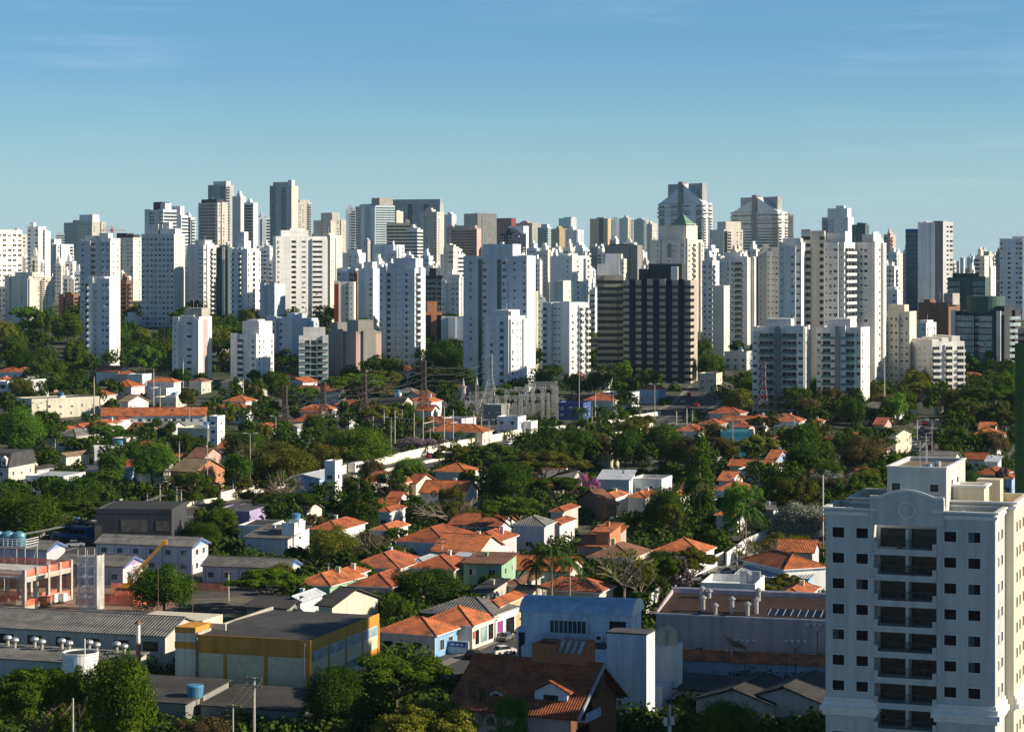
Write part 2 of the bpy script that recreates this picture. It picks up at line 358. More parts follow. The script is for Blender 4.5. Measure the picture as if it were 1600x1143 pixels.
        def rect(u, cw, yo, yi, z0_, z1_, mi):
            p = [tr(-cw/2,yo,u), tr(cw/2,yo,u), tr(cw/2,yi,u), tr(-cw/2,yi,u)]; n_ = len(b.v)
            b.v += [(*q, z0_) for q in p]+[(*q, z1_) for q in p]
            for q in ((0,3,2,1),(4,5,6,7),(0,1,5,4),(1,2,6,5),(2,3,7,6),(3,0,4,7)): b.f.append(tuple(n_+i for i in q)); b.m.append(mi)
        for ch, u, z, cw, hh, v in cells(spec, L, nf, fh, 0.2, zmin, s2):
            if ch == 'P': rect(u, cw*.9, -.7, .01, 0, h+1.3, 3)
            elif ch == 'N': rect(u, cw*.96, -.5, .01, 0, h+1.4, 5)
            elif ch == 'R': rect(u, cw*.97, -.06, .01, .1, h-.2, 1)
            elif ch == 'V': rect(u, cw*.9, -.05, .01, .1, h-.6, 2 if band is None else 7)
            elif Y > BAKE:
                if ch in 'w': rect(u, cw, -.06, .01, z, z+hh, 6 if v < 2 else 8)
                elif ch in 'Gg': rect(u, cw, -.06, .01, z, z+hh, 10 if band == 'L' else (7 if band == 'B' else 2))
                else:
                    rect(u, cw*.9, -.05, .01, z+.2, z+fh*.8, 6); rect(u, cw, -1.2, -1.05, z-.1, z+1.0, 12 if ch == 'b' else 11); rect(u, cw, -1.05, 0, z-.1, z+.06, 11)
            else:
                c2 = pos(u)
                if ch == 'w': wins.append((UWIN[frame][v], (c2[0], c2[1], z), rot, (cw, 1, hh)))
                elif ch in 'Gg': wins.append((UBANDL if band == 'L' else (UBANDB if band == 'B' else UBAND), (c2[0], c2[1], z), rot, (cw, 1, hh)))
                else: bals.append((ubal(bal or col, ch), (c2[0], c2[1], z), rot, (cw, 1, min(1.0, fh/2.8))))
    b.build('wall', mats, root)
    if Y < BAKE and len(wins) > 20:
        for me, loc, rot, sc in rg.sample(wins, 7):
            q = MB(); q.box(-.4,-.42,0,.4,-.06,.5,0); q.box(-.28,-.44,.08,.28,-.42,.42,1); q.build('air_conditioner', [FR, FRD], root, (loc[0], loc[1], loc[2]-.62), rot) if 'acu' not in bpy.data.meshes else place('air_conditioner', bpy.data.meshes['acu'], root, (loc[0], loc[1], loc[2]-.62), rot)
    for nm, items in (('balcony', bals), ('window', wins)):
        items.sort(key=lambda t: -t[1][2]-t[3][0]*8)
        for me, loc, rot, sc in items[:100]: place(nm, me, root, loc, rot, sc)
        rest = items[100:]
        if rest:
            mb = MB(); ml = []
            for me, loc, rot, sc in rest:
                n_ = len(mb.v); cs, sn_ = math.cos(rot), math.sin(rot)
                off = []
                for m_ in me.materials:
                    if m_ not in ml: ml.append(m_)
                    off.append(ml.index(m_))
                for q in me.vertices:
                    X_, Y_, Z_ = q.co.x*sc[0], q.co.y*sc[1], q.co.z*sc[2]
                    mb.v.append((loc[0]+X_*cs-Y_*sn_, loc[1]+X_*sn_+Y_*cs, loc[2]+Z_))
                for p_ in me.polygons: mb.f.append(tuple(n_+i for i in p_.vertices)); mb.m.append(off[p_.material_index])
            ob = mb.build(nm, ml, root); ob['kind'] = 'stuff'
    root_info = dict(root=root, w=w, d=d, h=h, r=r, Y=Y, fh=fh, g=gz)
    FOOT.append((ox, oy, w, d, r)); return root_info
FOOT = []
_T = {}
def tm(c):
    if c not in _T: _T[c] = wallm('tower wall '+c, PAL[c], dirt=.13, fl=1)
    return _T[c]
T = tower
# left part of the skyline
T(-40,35,35,362,505,'W','WWWWWWWWW','','white gridded apartment tower cut by the left edge of the photo',ref='the white gridded tower',r=-42,roof=[(.1,.9,.2,.7,358,1)])
T(24,42,42,368,470,'C','ww','','narrow cream tower peeking out right of the white gridded tower',r=-30)
T(43,60,67,356,476,'W','w.w','vv','slim white tower, back half of the pair left of the skyline',ref='the slim white tower')
T(60,70,79,363,472,'W','.w','.v','slim sunlit white tower standing just before its taller twin')
T(73,88,115,383,462,'W','.ww','w.BB','white block with stacked balconies on its sunny side, behind the beige slab',ref='the balconied white block',roof=[(.1,.6,.1,.5,373)])
T(88,101,101,366,446,'S','GG','','small pale blue tower far behind the balconied white block',r=-12)
T(101,143,165,348,446,'E','GG.GG','w.w','grey green glass fronted tower with a stepped top, behind the left slabs',band='B',roof=[(.5,.98,.1,.6,335,2),(.2,.5,.2,.7,343)],ref='the stepped green glass tower')
T(126,173,188,375,540,'Z','w.B.ww','ww','light grey tower with a central balcony strip behind the slim white tower',vb=505,roof=[(.1,.4,.2,.7,368),(.55,.85,.2,.7,364)],ref='the balcony strip tower')
T(133,172,188,438,582,'W','B.v.wW','.v','slim white lowrise tower with left balconies rising from the trees',ref='the slim white tower among trees',roof=[(.0,.7,.2,.7,432),(.72,.98,.3,.8,436)],bal='S')
T(181,208,222,373,470,'C','.w.ww','.w','cream tower under a dark mansard roof left of the tall gridded slab',roof=[(.02,.6,.05,.8,364,3),(.62,.98,.1,.8,366,3)])
T(188,198,205,440,500,'B','BB','BB','dark brown balconied block beside the tall gridded slab',bal='B')
T(9,45,81,434,510,'C','w..w.','..wBw.','cream slab with a sunny balconied side among the trees at left',ref='the cream slab',roof=[(.2,.95,.2,.7,425),(1.0,1.02,.2,.7,430)],nf=22)
T(221,272,289,368,511,'Z','wwwwwwww','.R.','tall pale tower with an eight column window grid',ref='the tall gridded slab',roof=[(.15,.45,.2,.7,350),(.5,.97,.2,.7,357),(.55,.75,.3,.6,347)],acc='H',frame='d')
T(227,256,276,329,465,'S','GG.B','GG','white and blue stepped tower with dark roof boxes, left volume',roof=[(.3,.75,.2,.8,315,4),(.75,1.,.1,.6,317)],ref='the blue roofed tower')
T(256,284,294,338,463,'W','.GG.','GG','white stepped volume right of the blue roofed tower',roof=[(.3,.85,.2,.8,322),(.0,.3,.1,.6,330)])
T(286,298,305,341,459,'S','BB','B','narrow balconied tower end beside the white stepped volume')
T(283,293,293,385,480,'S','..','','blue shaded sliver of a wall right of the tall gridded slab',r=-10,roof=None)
T(292,318,341,385,498,'Z','..s','w.BWB','pale tower with shadow lines across its sunny balconied side',ref='the pale sunny tower',roof=[(.3,.9,.2,.7,375),(1.,1.02,.2,.7,380)])
T(310,340,356,318,460,'E','BBB','ww.','beige tower with full width balconies and a mansard crown',roof=[(.1,.9,.1,.8,311,3)],bal='E',ref='the mansard crowned tower')
T(325,353,366,290,452,'G','g.gg','B.','tallest grey glass tower on the left with an orange tinted penthouse',band='B',roof=[(.25,.98,.1,.6,283,2)],ref='the tallest glass tower at left')
T(363,376,384,308,455,'C','..','..','cream lift shaft volume attached right of the tallest glass tower')
T(381,396,403,318,458,'W','bb','ww','white tower with glass balconies behind the dark green strip')
T(338,356,362,389,512,'T','VVPV','.','dark green glass tower with one white vertical line',ref='the dark green glass tower',roof=[(.2,.9,.2,.7,383)])
T(362,384,405,391,517,'W','BPB.','w.B.w','white tower with dark balcony columns and red gabled crown',ref='the red gabled tower',roof=[(.2,.8,.1,.6,376),(.25,.7,.2,.5,362)],vb=510)
T(93,116,128,462,500,'B','GGG','GG','unfinished brick coloured low tower behind the trees at left',nf=6,roof=[(.3,.7,.2,.7,456)])
a18 = T(270,311,331,498,603,'Z','v.W.','.R.','lone beige grey tower with few small windows near the orange roofs',ref='the lone beige tower',roof=[(.25,.75,.1,.6,492),(.35,1.,.2,.85,481,1)],acc='P')
T(362,402,428,526,602,'W','BB.w','wv.w','white stepped apartment block with wide left balconies',ref='the white stepped block',roof=[(.35,1.,.1,.9,502),(.5,.9,.2,.6,499)],nf=8)
T(332,361,361,528,552,'C','..','','low cream block hidden behind trees beside the lone beige tower',roof=None,nf=3)
T(193,213,224,497,512,'W','wW','w','low white block in front of the tall gridded slab',nf=4)
# centre left
T(403,422,422,341,456,'S','.GG','','distant blue grey tower left of the twin topped glass tower',r=-14)
T(422,456,466,291,450,'E','g.gg','RR','tallest grey glass tower at centre left with a cream fin',band='B',acc='H',roof=[(.1,.7,.1,.7,284),(.8,.98,.05,.5,281,2)],ref='the orange finned glass tower')
T(441,466,486,318,447,'E','GGG','ww.B','sunlit stepped tower leaning against the orange finned glass tower',band='B',roof=[(.5,1.,.1,.9,312)])
T(404,430,430,386,474,'Z','w.wR','','grey tower edged by pink panels, left of the striped white tower',acc='P',r=-12)
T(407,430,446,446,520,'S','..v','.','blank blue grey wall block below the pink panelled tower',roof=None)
b2 = T(430,511,512,372,508,'W','w.GG.W.QQ.','','bright white tower striped by rounded window bands',ref='the striped white tower',r=-22,roof=[(.12,.65,.2,.8,360),(.3,.6,.3,.7,357)],vb=500)
T(497,516,535,370,505,'C','.v.','v.vR.','cream tower joined behind the striped white tower',acc='H',roof=[(.2,.7,.2,.7,364)])
T(490,516,540,345,455,'E','.ww','RwR','beige twin volume tower with cream recess on its sunny side',acc='H',roof=[(.35,1.,.1,.6,332),(1.,1.02,.1,.6,335)])
T(541,556,556,328,450,'S','.B','','narrow blue grey tower left of the white ribbed glass tower',r=-6)
T(556,587,617,322,447,'S','gPgg','GG','blue glass tower ribbed with white verticals under a grey roof cube',band='B',roof=[(.6,1.,.2,.9,309,1),(.1,.6,.1,.6,318)],ref='the white ribbed glass tower')
T(585,620,630,331,445,'E','v.bv.','.','beige tower with a glass balcony strip beside the white ribbed glass tower')
T(611,688,693,318,441,'G','.wwVwwVww','..','wide grey framed tower with white inset walls',roof=[(.0,1.,.0,.5,311,0)],ref='the grey framed tower',pil='W')
T(657,683,694,332,450,'E','vwvw','w.','beige forward volume of the grey framed tower with sunlit edge')
T(605,641,641,350,462,'M','GGG','','tower wrapped in dark construction netting with orange top corner',r=-5,roof=[(.8,.98,.1,.5,343,1)],ref='the netted tower')
T(636,652,661,360,464,'Z','GG','GG','lighter netted tower slice stepping down from the netted tower')
T(583,620,632,384,470,'S','.v.v.','ww','low blue grey block in front of the netted tower',roof=[(.6,1.,.1,.8,384)])
T(534,560,571,397,478,'W','.ww','.','low white terraced block behind the brown striped tower',roof=[(.3,.9,.1,.7,390)])
T(694,706,713,336,436,'W','..','ww','small bright white tower right of the grey framed tower')
T(698,713,716,356,440,'P','w.w','.','pink brown block below the small bright white tower')
T(725,746,776,334,436,'M','BB','.ww.','grey tower crowned by four round chimneys',ref='the chimney crowned tower',roof=None,bal='G')
T(775,799,806,341,432,'R','..','..','small red flat topped building on the skyline',roof=None,ref='the red flat topped building')
T(526,553,560,422,520,'S','w.bb','R','pale block with a dark glass balcony strip and brown edge',acc='B',ref='the brown striped tower',roof=[(.1,.6,.2,.7,418)],vb=505)
T(560,583,595,422,522,'W','..w','.','white blank walled tower right of the brown striped tower',roof=[(.3,.9,.1,.7,409)])
T(522,553,556,443,530,'C','R.wv','.','cream lower wing with a dark red stripe',acc='R',roof=None,vb=510)
b13 = T(594,649,665,422,583,'S','wGG.vv.BB.','BB.','tall blue white tower with sunlit corner balconies at centre',ref='the corner balconied tower',roof=[(.35,.98,.1,.8,403),(.2,.35,.1,.6,411)],bal='W')
T(418,460,497,500,576,'S','.wW..','....v','pale blue block with a blank right wall behind the netted low building',ref='the pale blue block',roof=[(.55,.85,.2,.7,489)])
T(467,513,514,527,597,'Z','bbrbb','','low apartment building with dark glass balconies left of the netted low building',roof=[(.15,.9,.2,.8,511)],r=-6,nf=7,ref='the dark balcony building')
T(665,691,692,490,553,'O','VRV','','orange brown tower with dark vertical window strips',acc='O',roof=[(.1,.7,.1,.7,471)],r=-8,ref='the orange brown tower')
T(665,692,699,433,515,'D','GGG','G','dark glass block behind the orange brown tower',band='B')
T(690,718,726,437,520,'Z','w.ww','w.w','pale grey block with small windows right of the dark glass block')
T(688,715,727,399,480,'W','.GG','GG','white terraced block with roof garden beside the big blue tower',roof=[(.2,.6,.2,.7,392)])
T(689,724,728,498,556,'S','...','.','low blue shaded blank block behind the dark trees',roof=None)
T(705,745,752,358,452,'P','GGGG','.','long low pinkish block under the chimney crowned tower',roof=[(.1,.9,.2,.7,352,1)])
T(513,556,596,521,593,'M','.....','RR.R','low building under grey and pink construction netting',roof=[(.0,.25,.1,.9,505),(.5,.9,.2,.8,500)],acc='P',ref='the netted low building',nf=7)
# centre
big = T(724,823,837,403,612,'S','.w.VW..VW.w.w','.','very large pale blue tower with green window columns',ref='the big blue tower',acc='L',band='B',roof=[(.31,.78,.0,.9,381),(.85,1.,.1,.9,399)],vb=600)
T(833,838,841,458,580,'Y','w','w','narrow yellow green tower strip beside the big blue tower',roof=None)
T(841,853,853,470,570,'S','w.w','','blue shaded tower slice between the yellow strip and its neighbour',r=-6)
T(756,796,821,497,624,'W','.w.BP','w.vv.','slender white tower with a sunlit rounded corner behind the pylon',ref='the slender white tower',roof=[(.3,.9,.1,.8,484),(.75,1.,.1,.6,486)],bal='S')
T(850,892,920,476,602,'S','B.ss..','w.BwB','blue white tower with thin slot windows and bright balconied side',ref='the slot windowed tower',roof=[(.5,.98,.1,.8,472)],bal='W')
T(860,892,921,402,512,'W','..w','.w.w','white tower with blank cylinder like front behind the slot windowed tower',roof=[(.2,.7,.2,.7,396)],ref='the blank fronted white tower')
T(866,880,892,441,530,'C','..','..w','cream rounded lower volume of the blank fronted white tower',roof=None)
T(838,856,864,395,487,'C','wv','v.w','cream tower lit from the right, behind the big blue tower')
T(781,800,822,366,452,'N','GWG','www','dark and white striped block left of the white capped block')
T(795,818,826,354,445,'W','..','..','white capped block on the skyline beside the red building',roof=None)
T(802,832,846,349,432,'E','www','ww','beige tower row behind the white capped block')
T(840,856,862,356,436,'S','bb','GG','blue glass fronted tower with a red roof terrace',roof=[(.3,.9,.1,.8,350)],band='B')
T(861,874,886,358,440,'X','w.','.w','orange panelled tower catching the sun on the skyline')
T(873,892,901,341,434,'W','.w','..','bright white stepped tower on the skyline with blank side',roof=[(.3,.98,.2,.8,339)])
T(884,902,911,360,444,'W','w.w','..w','white tower whose sunny side shows a stair of blocks')
T(858,868,875,391,470,'O','..','..','small orange brick box rising between white towers',roof=None)
T(864,890,905,420,486,'W','ww','w.','white terraced tower top above the blank fronted white tower')
T(904,918,926,436,500,'Z','ww','w','pale narrow tower left of the khaki office block')
T(921,930,936,455,520,'W','BB','.','narrow white balconied tower squeezed left of the khaki office block')
T(922,950,955,342,432,'X','w.NN','.','orange and white tower with dark strips left of the green roofed tower',ref='the orange panelled twin')
T(949,972,972,343,430,'S','.wX'.replace('X','w'),'','pale blue tower between two cream ones on the skyline',r=0)
T(968,981,990,341,433,'C','w.','wB','cream tower with sunny framed balconies, right of the orange panelled twin')
T(989,1006,1014,343,431,'S','bb','B.','green glass balconied tower on the skyline')
T(1010,1019,1027,350,434,'C','B','ww','small sunlit tower just left of the green roofed tower')
# offices
T(933,974,975,433,591,'K','GGGG','','khaki office block banded by dark ribbon windows',ref='the khaki office block',r=3,roof=[(.3,.85,.2,.8,396,2),(.0,.3,.2,.8,412,2),(.82,1.,.0,.5,428,2)],name='office_block',cat='office block',nf=15,band=None)
c8 = T(974,1079,1090,441,599,'K','GNGNGNGNGNG','G.','dark navy striped office tower with beige panels',ref='the navy striped tower',roof=[(.35,.85,.2,.8,412,4),(.22,.35,.1,.5,420,4),(.7,.8,.1,.8,416,2)],name='office_tower',cat='office tower',nf=15,group='office buildings')
T(945,996,1004,385,490,'M','....','.','dark blank slab rising behind the khaki office block',roof=[(.1,.8,.2,.8,381,4)])
# cream tower with pyramid
cp = T(1018,1072,1098,377,520,'C','.A.AA.w'.replace('A','w'),'w.B.w','cream classical tower with arched windows and a green pyramid roof',ref='the green roofed tower',roof=[(.18,.9,.1,.9,352),(.42,.93,.15,.75,349)],vb=490)
# the twin topped towers
t1 = T(1030,1098,1112,318,452,'W','bGGPGGb','B.B','tallest tower with tiered terraces and a split grey crown',ref='the tallest split crown tower',roof=None,pil='G',band='B')
t2 = T(1143,1216,1230,332,452,'W','bGGPGGb','B.B','second tiered terrace tower with a split grey crown, right of centre',ref='the second split crown tower',roof=None,pil='G',band='B')
T(1216,1228,1240,336,440,'M','w.','BB','dark small tower tucked right of the second split crown tower')
T(1109,1131,1161,360,455,'C','w..','VB.ww','white and cream tower between the two split crown towers',roof=[(.4,1.,.1,.9,346)])
T(1107,1169,1187,405,539,'Z','.bb.wwbb.','.P.P','beige tower with wide glass balconies and bright ribbed side',ref='the glass balconied tower',roof=[(.35,.75,.2,.8,394)],acc='E')
T(1097,1113,1124,410,545,'Z','ww','B.','narrow tower with paired windows left of the glass balconied tower')
T(1116,1131,1140,449,556,'C','..','.','blank cream slab in front of the glass balconied tower',roof=None)
T(1185,1217,1218,395,538,'E','v.vvw','','beige tower dotted with tiny windows left of the big beige complex',r=2)
# big beige complex
T(1217,1252,1254,382,636,'Z','v.wW','','left wing of the big beige complex with paired small windows',ref='the big beige complex',vb=505,bands=4,depth=24,r=15,roof=[(.1,.9,.2,.7,372)])
T(1252,1288,1288,364,632,'E','GG..G','','recessed tall core of the big beige complex',r=10,vb=600,roof=None,depth=14)
T(1287,1319,1336,382,634,'Z','vwWv','BB','middle wing of the big beige complex with a sunlit balcony side',bands=4,vb=500,roof=[(.0,.9,.3,.9,364),(.95,1.,.1,.5,361)])
T(1336,1363,1381,382,630,'Z','.wW.','.Bw.','right wing of the big beige complex, sunlit down its edge',bands=4,vb=620,roof=[(.2,.9,.3,.9,366),(.93,1.,.1,.6,362)])
for (u0, u1, u2, lab, rf) in ((1176,1256,1258,'left one of two low balconied blocks before the big beige complex','the left balconied block'),
                              (1276,1345,1359,'right one of two low balconied blocks before the big beige complex','the right balconied block')):
    T(u0,u1,u2,515,652,'Z','WbbbPbbbW','w.v',lab,pil='M',ref=rf,roof=[(.25,.74,.1,.8,498)],r=None if u0 > 1200 else 14,depth=None if u0 > 1200 else 16,bal='S')
T(1381,1421,1432,490,626,'H','wwwww','.','beige grid windowed block right of the big beige complex',ref='the beige grid block',roof=[(.1,.75,.2,.8,476)],vb=600)
T(1412,1456,1507,537,631,'Z','.w.vv.','BBRBBRBB','white block with three sunlit balcony bays above the trees',ref='the three bayed white block',roof=[(.1,.9,.1,.3,530),(.2,.9,.4,.6,527),(.2,.9,.7,.95,524)],acc='W',nf=9)
T(1430,1447,1463,507,575,'W','.w','w.w','low white stepped block peeking over the three bayed white block',roof=[(.2,.9,.2,.8,500)])
T(1284,1325,1334,340,446,'W','bb.w','..','white penthouse tower behind the big beige complex',roof=[(.2,.95,.1,.8,325),(.5,.8,.2,.5,321)])
T(1331,1352,1358,352,448,'T','ww','.','dark topped tower behind the middle wing')
T(1381,1391,1400,368,470,'P','G.','B.','pink and white striped tower right of the big beige complex')
T(1398,1406,1411,398,478,'C','w','R.','thin cream sunlit tower beside the striped pink one',acc='H')
T(1381,1402,1410,455,540,'W','.w','..','white arched low tower below the thin cream one',roof=[(.2,.8,.2,.8,448)])
# right
T(1416,1434,1434,360,490,'U','gggg','','blue curtain glass tower wing facing the viewer',band='B',r=8,roof=None,ref='the blue glass wing',name='office_tower',cat='office tower')
dk = T(1434,1461,1489,349,492,'W','.RR.','NNNwW','white panelled tower with a navy side strip at right',acc='S',ref='the white and navy tower',name='office_tower',cat='office tower',roof=[(.1,.3,.2,.5,345),(.8,1.,.1,.4,345,4)])
T(1562,1610,1612,375,500,'W','w.W.wW.w','','white tower cut by the right edge with a dark window grid',r=14,ref='the white tower at the right edge',roof=[(.4,.8,.2,.8,369)])
T(1556,1563,1566,395,470,'M','w','.','grey slice of a tower left of the white tower at the right edge')
T(1435,1482,1500,476,548,'B','..G..','.','dark brown low roofed block under the white and navy tower',roof=[(.1,.3,.2,.7,468),(.8,1.1,.1,.7,458,1)],nf=4)
T(1481,1540,1546,436,520,'T','GG..GG','.','dark green glazed block on the right',band='B',roof=[(.1,.8,.2,.8,427,4)],nf=8,ref='the dark green glazed block')
T(1528,1545,1548,404,470,'M','w.w','.','grey tower topped by an antenna in the right distance',roof=[(.2,.7,.2,.7,398)])
T(1539,1548,1556,418,474,'W','.w','ww','small white tower left of the white tower at the right edge')
T(1508,1528,1530,421,468,'K','...','.','low khaki box behind the dark green glazed block',roof=None)
dr = T(1488,1566,1591,490,592,'D','PggggWggg.P','.GG','dark banded building with a green drum on its roof',ref='the green drummed building',roof=[(.82,.98,.2,.8,478,4)],band='L',nf=10)
T(1591,1612,1612,516,600,'P','GG','','violet grey block at the right edge under the white tower',r=12,roof=None)
# unseen towers added right of the frame to shade the foreground
T(1770,1960,2010,570,1290,'C','.w.B.w.','..','unseen cream tower added off the right edge to shade the foreground',Y=287,r=14,depth=17,nf=15,group='neighbouring towers beyond the frame',vb=600)
T(2110,2330,2380,230,1200,'C','.w.B.w.','..','taller unseen cream tower added further off the right edge for foreground shade',Y=310,r=14,depth=22,nf=26,group='neighbouring towers beyond the frame',vb=220)
# green tower at the right edge
gt = T(1587,1720,1790,555,1140,'Q','.bb.w..bb','..','mossy green tower filling the right edge of the photo',Y=330,r=21,depth=14,ref='the mossy green tower',bal='W',vb=600,group=None)

def addto(info, name, b, mats, **k): return b.build(name, mats, info['root'], **k)
def crown(info, ytop):                              # split grey crown with pitched white roof
    w, d, h = info['w'], info['d'], info['h']; Y = info['Y']; zt = PZ(ytop, Y)-info['g']
    b = MB(); b.box(-w*.42, d*.1, h, w*.45, d*.22, zt-1, 0); b.box(w*.41, -d*.3, h, w*.45, d*.1, zt-1, 0)
    b.box(-w*.05, -d*.5-.8, h-30, w*.05, -d*.1, zt+1, 1)
    addto(info, 'crown', b, [wm('G'), wm('M')])
    b = MB()
    b.poly([(-w*.5,-d*.5,h+1.1),(-w*.06,-d*.5,h+1.1),(-w*.06,d*.08,zt-2)]); b.poly([(-w*.5,-d*.5,h+1.1),(-w*.06,d*.08,zt-2),(-w*.5,d*.08,h+1.1)])
    b.poly([(w*.5,-d*.5,h+1.1),(w*.06,d*.08,zt-1),(w*.06,-d*.5,zt-2)]); b.poly([(w*.06,-d*.5,zt-2),(w*.06,-d*.5,h+1.1),(w*.5,-d*.5,h+1.1)])
    b.poly([(w*.5,-d*.5,h+1.1),(w*.5,d*.08,h+1.1),(w*.06,d*.08,zt-1)])
    addto(info, 'roof', b, [wm('W')])
    for i in range(4):
        z = h-1-i*4.6; e = .3+i*.8-(i == 3)*1.2
        b = MB(); b.box(-w/2-e,-d/2-1.6,z,-w*.06,d/2,z+1.3,0); b.box(w*.06,-d/2-1.6,z,w/2+e,d/2,z+1.3,0)
        b.box(-w/2-e,-d/2-1.65,z+1.3,-w*.06,-d/2-1.6,z+2.2,1); addto(info, 'terrace', b, [wm('W'), GLR])
crown(t1, 284); crown(t2, 305)
def pyramid(info):
    w, d, h, Y = info['w'], info['d'], info['h'], info['Y']
    z0 = PZ(351, Y)-info['g']; z1 = PZ(336, Y)-info['g']; x0, x1, y0, y1 = -w*.02, w*.45, -d*.38, d*.2
    b = MB(); c = ((x0+x1)/2, (y0+y1)/2, z1+1)
    q = [(x0,y0,z0),(x1,y0,z0),(x1,y1,z0),(x0,y1,z0)]
    for i in range(4): b.poly([q[i], q[(i+1)%4], c])
    addto(info, 'roof', b, [plain('green copper', (.14,.28,.20), .6)])
    for i, x in enumerate((-.36, .02, .38)):
        for j in range(2 if i else 1):
            pr = [(x*w+1.6*math.cos(a), h-9-18*j+(6.5 if j == 0 else 9)+1.6*math.sin(a)) for a in [math.pi*k/8 for k in range(9)]]+[(x*w-1.6, h-9-18*j),(x*w+1.6, h-9-18*j)]
            b = MB(); b.ext(pr, 'y', -d/2-.08, -d/2+.01); addto(info, 'arched_window', b, [GLB])
pyramid(cp)
def drum(info):
    Y = info['Y']; b = MB(); z = info['h']
    b.cyl(info['w']*.02, 0, z+.02, PZ(463, Y)-info['g'], 9, n=28); addto(info, 'roof_drum', b, [plain('green drum paint', (.045,.10,.085), .6)], smooth=False)
drum(dr)
def chim():
    i = next(t for t in THINGS if 'four round chimneys' in t[1]); r = i[0]
    h = PZ(334, i[2][2])-g(i[2][2])
    for fx, fy in ((-9,-5),(-2,-5),(9,-6),(12,4)):
        b = MB(); b.cyl(fx, fy, h-14 if fx > 11 else h, h+5, .9, n=8); b.build('chimney', [CONC], r)
chim()
# far background fill behind the named towers, and the distant horizon
rf = random.Random(11)
fills = []
for i, x in enumerate([8, 52, 84, 118, 150, 200, 214, 246, 300, 322, 352, 398, 412, 470, 492, 508, 530, 548, 575, 600, 645, 668, 708, 722, 760, 788, 815, 834, 850, 870, 896, 912, 930, 960, 985, 1003, 1024, 1060, 1104, 1128, 1160, 1205, 1245, 1300, 1345, 1374, 1392, 1412]):
    w_ = rf.uniform(11, 22); yt = rf.uniform(372, 402); yb = rf.uniform(443, 447.5); c = rf.choice('WCZSEWG')
    if 905 < x < 925: yt = 392
    xs = rf.uniform(4, 9)
    T(x-w_/2, x+w_/2-xs, x+w_/2, yt, yb, c, rf.choice(['w.w','ww','GG','.ww','bb']), rf.choice(['w','.','ww']),
      {'W':'white','C':'cream','Z':'pale grey','S':'pale blue','E':'beige','G':'grey'}[c]+' distant tower glimpsed', group='distant towers filling the skyline', auto=True)
for i in range(260):
    x = rf.uniform(0, 1190) if i < 225 else rf.uniform(1380, 1560); w_ = rf.uniform(13, 25); yt = rf.uniform(388, 440); c = rf.choice('WWWCZSSE'); xs = rf.uniform(.25, .45)*w_; Yq = rf.uniform(1440, 2300)
    if 1018 < x < 1110: continue
    X_, ok = PX(x, Yq+10), True
    for ox, oy, w, d, r in FOOT:
        if math.hypot(X_-ox, Yq+10-oy) < (w+d)/2.6+w_*Yq/F*.45+2: ok = False
    if not ok: continue
    T(x-w_/2, x+w_/2-xs, x+w_/2, yt, 478, c, rf.choice(['w.ww','wBw','.bb.w','wWw','GG.w','Bw.B','v.ww','QQ.w']), rf.choice(['w.w','.BB','ww','v.w','BwB']), {'W':'white','C':'cream','Z':'pale grey','S':'pale blue','E':'beige'}[c]+' mid distance tower', Y=Yq,
      group='middle distance towers', auto=True, vb=500)
for i in range(26):
    x = rf.uniform(1408, 1600) if i < 19 else rf.choice((905, 915, 700, 718, 5, 90, 280)); w_ = rf.uniform(4, 12); c = rf.choice('WSSGZ'); yt = rf.uniform(398, 410)
    T(x-w_/2, x+w_/2-1.5, x+w_/2, yt, rf.uniform(420, 430) if 0 else 423+rf.uniform(0,6), c, 'ww', '.', {'W':'white','S':'bluish','G':'grey','Z':'pale'}[c]+' tiny far block', Y=rf.uniform(4200, 7000),
      group='tiny blocks on the far horizon', auto=True, name='distant_building', cat='building')
# ---------------------------------------------------------------- ground and streets
def groundm():
    m, n, l, b = nodes('ground cover')
    gm = n.new('ShaderNodeNewGeometry'); p = gm.outputs['Position']
    q = noise(n, l, .035, 5, vec=p, rough=.6); q2 = noise(n, l, .6, 4, vec=p); q3 = noise(n, l, .012, 2, vec=p)
    c = mixc(n, l, rng_(n, l, q.outputs[0], .44, .5, 0, 1), (.028,.045,.012), (.07,.066,.06))
    c = mixc(n, l, rng_(n, l, q.outputs[0], .56, .6, 0, 1), c, (.13,.12,.09))
    c = mixc(n, l, rng_(n, l, q3.outputs[0], .55, .6, 0, .7), c, (.03,.048,.014))
    l.new(vary(n, l, c, rng_(n, l, q2.outputs[0], .3, .7, .7, 1.3)), b.inputs['Base Color']); b.inputs['Roughness'].default_value = .95
    return m
GB = MB(); ys = [-150,100,300,600,850,980,1110,1225,1340,1470,1600,2000,2500,4000,9000]; xs = [-3500+500*i for i in range(15)]
for a, b_ in zip(ys, ys[1:]):
    for u, v in zip(xs, xs[1:]): GB.poly([(u,a,g(a)),(v,a,g(a)),(v,b_,g(b_)),(u,b_,g(b_))])
struct('ground', GB, groundm())
ASPH = plain('asphalt', (.055,.055,.058), .85, .25, .25); SIDE = plain('pavement concrete', (.20,.19,.17), .9, .2, .5); PAINT = plain('road paint', (.7,.7,.66), .7, .2)
ROADS = []
def gp(px, py): Y = Yof(py); return Vector((PX(px, Y), Y, 0))
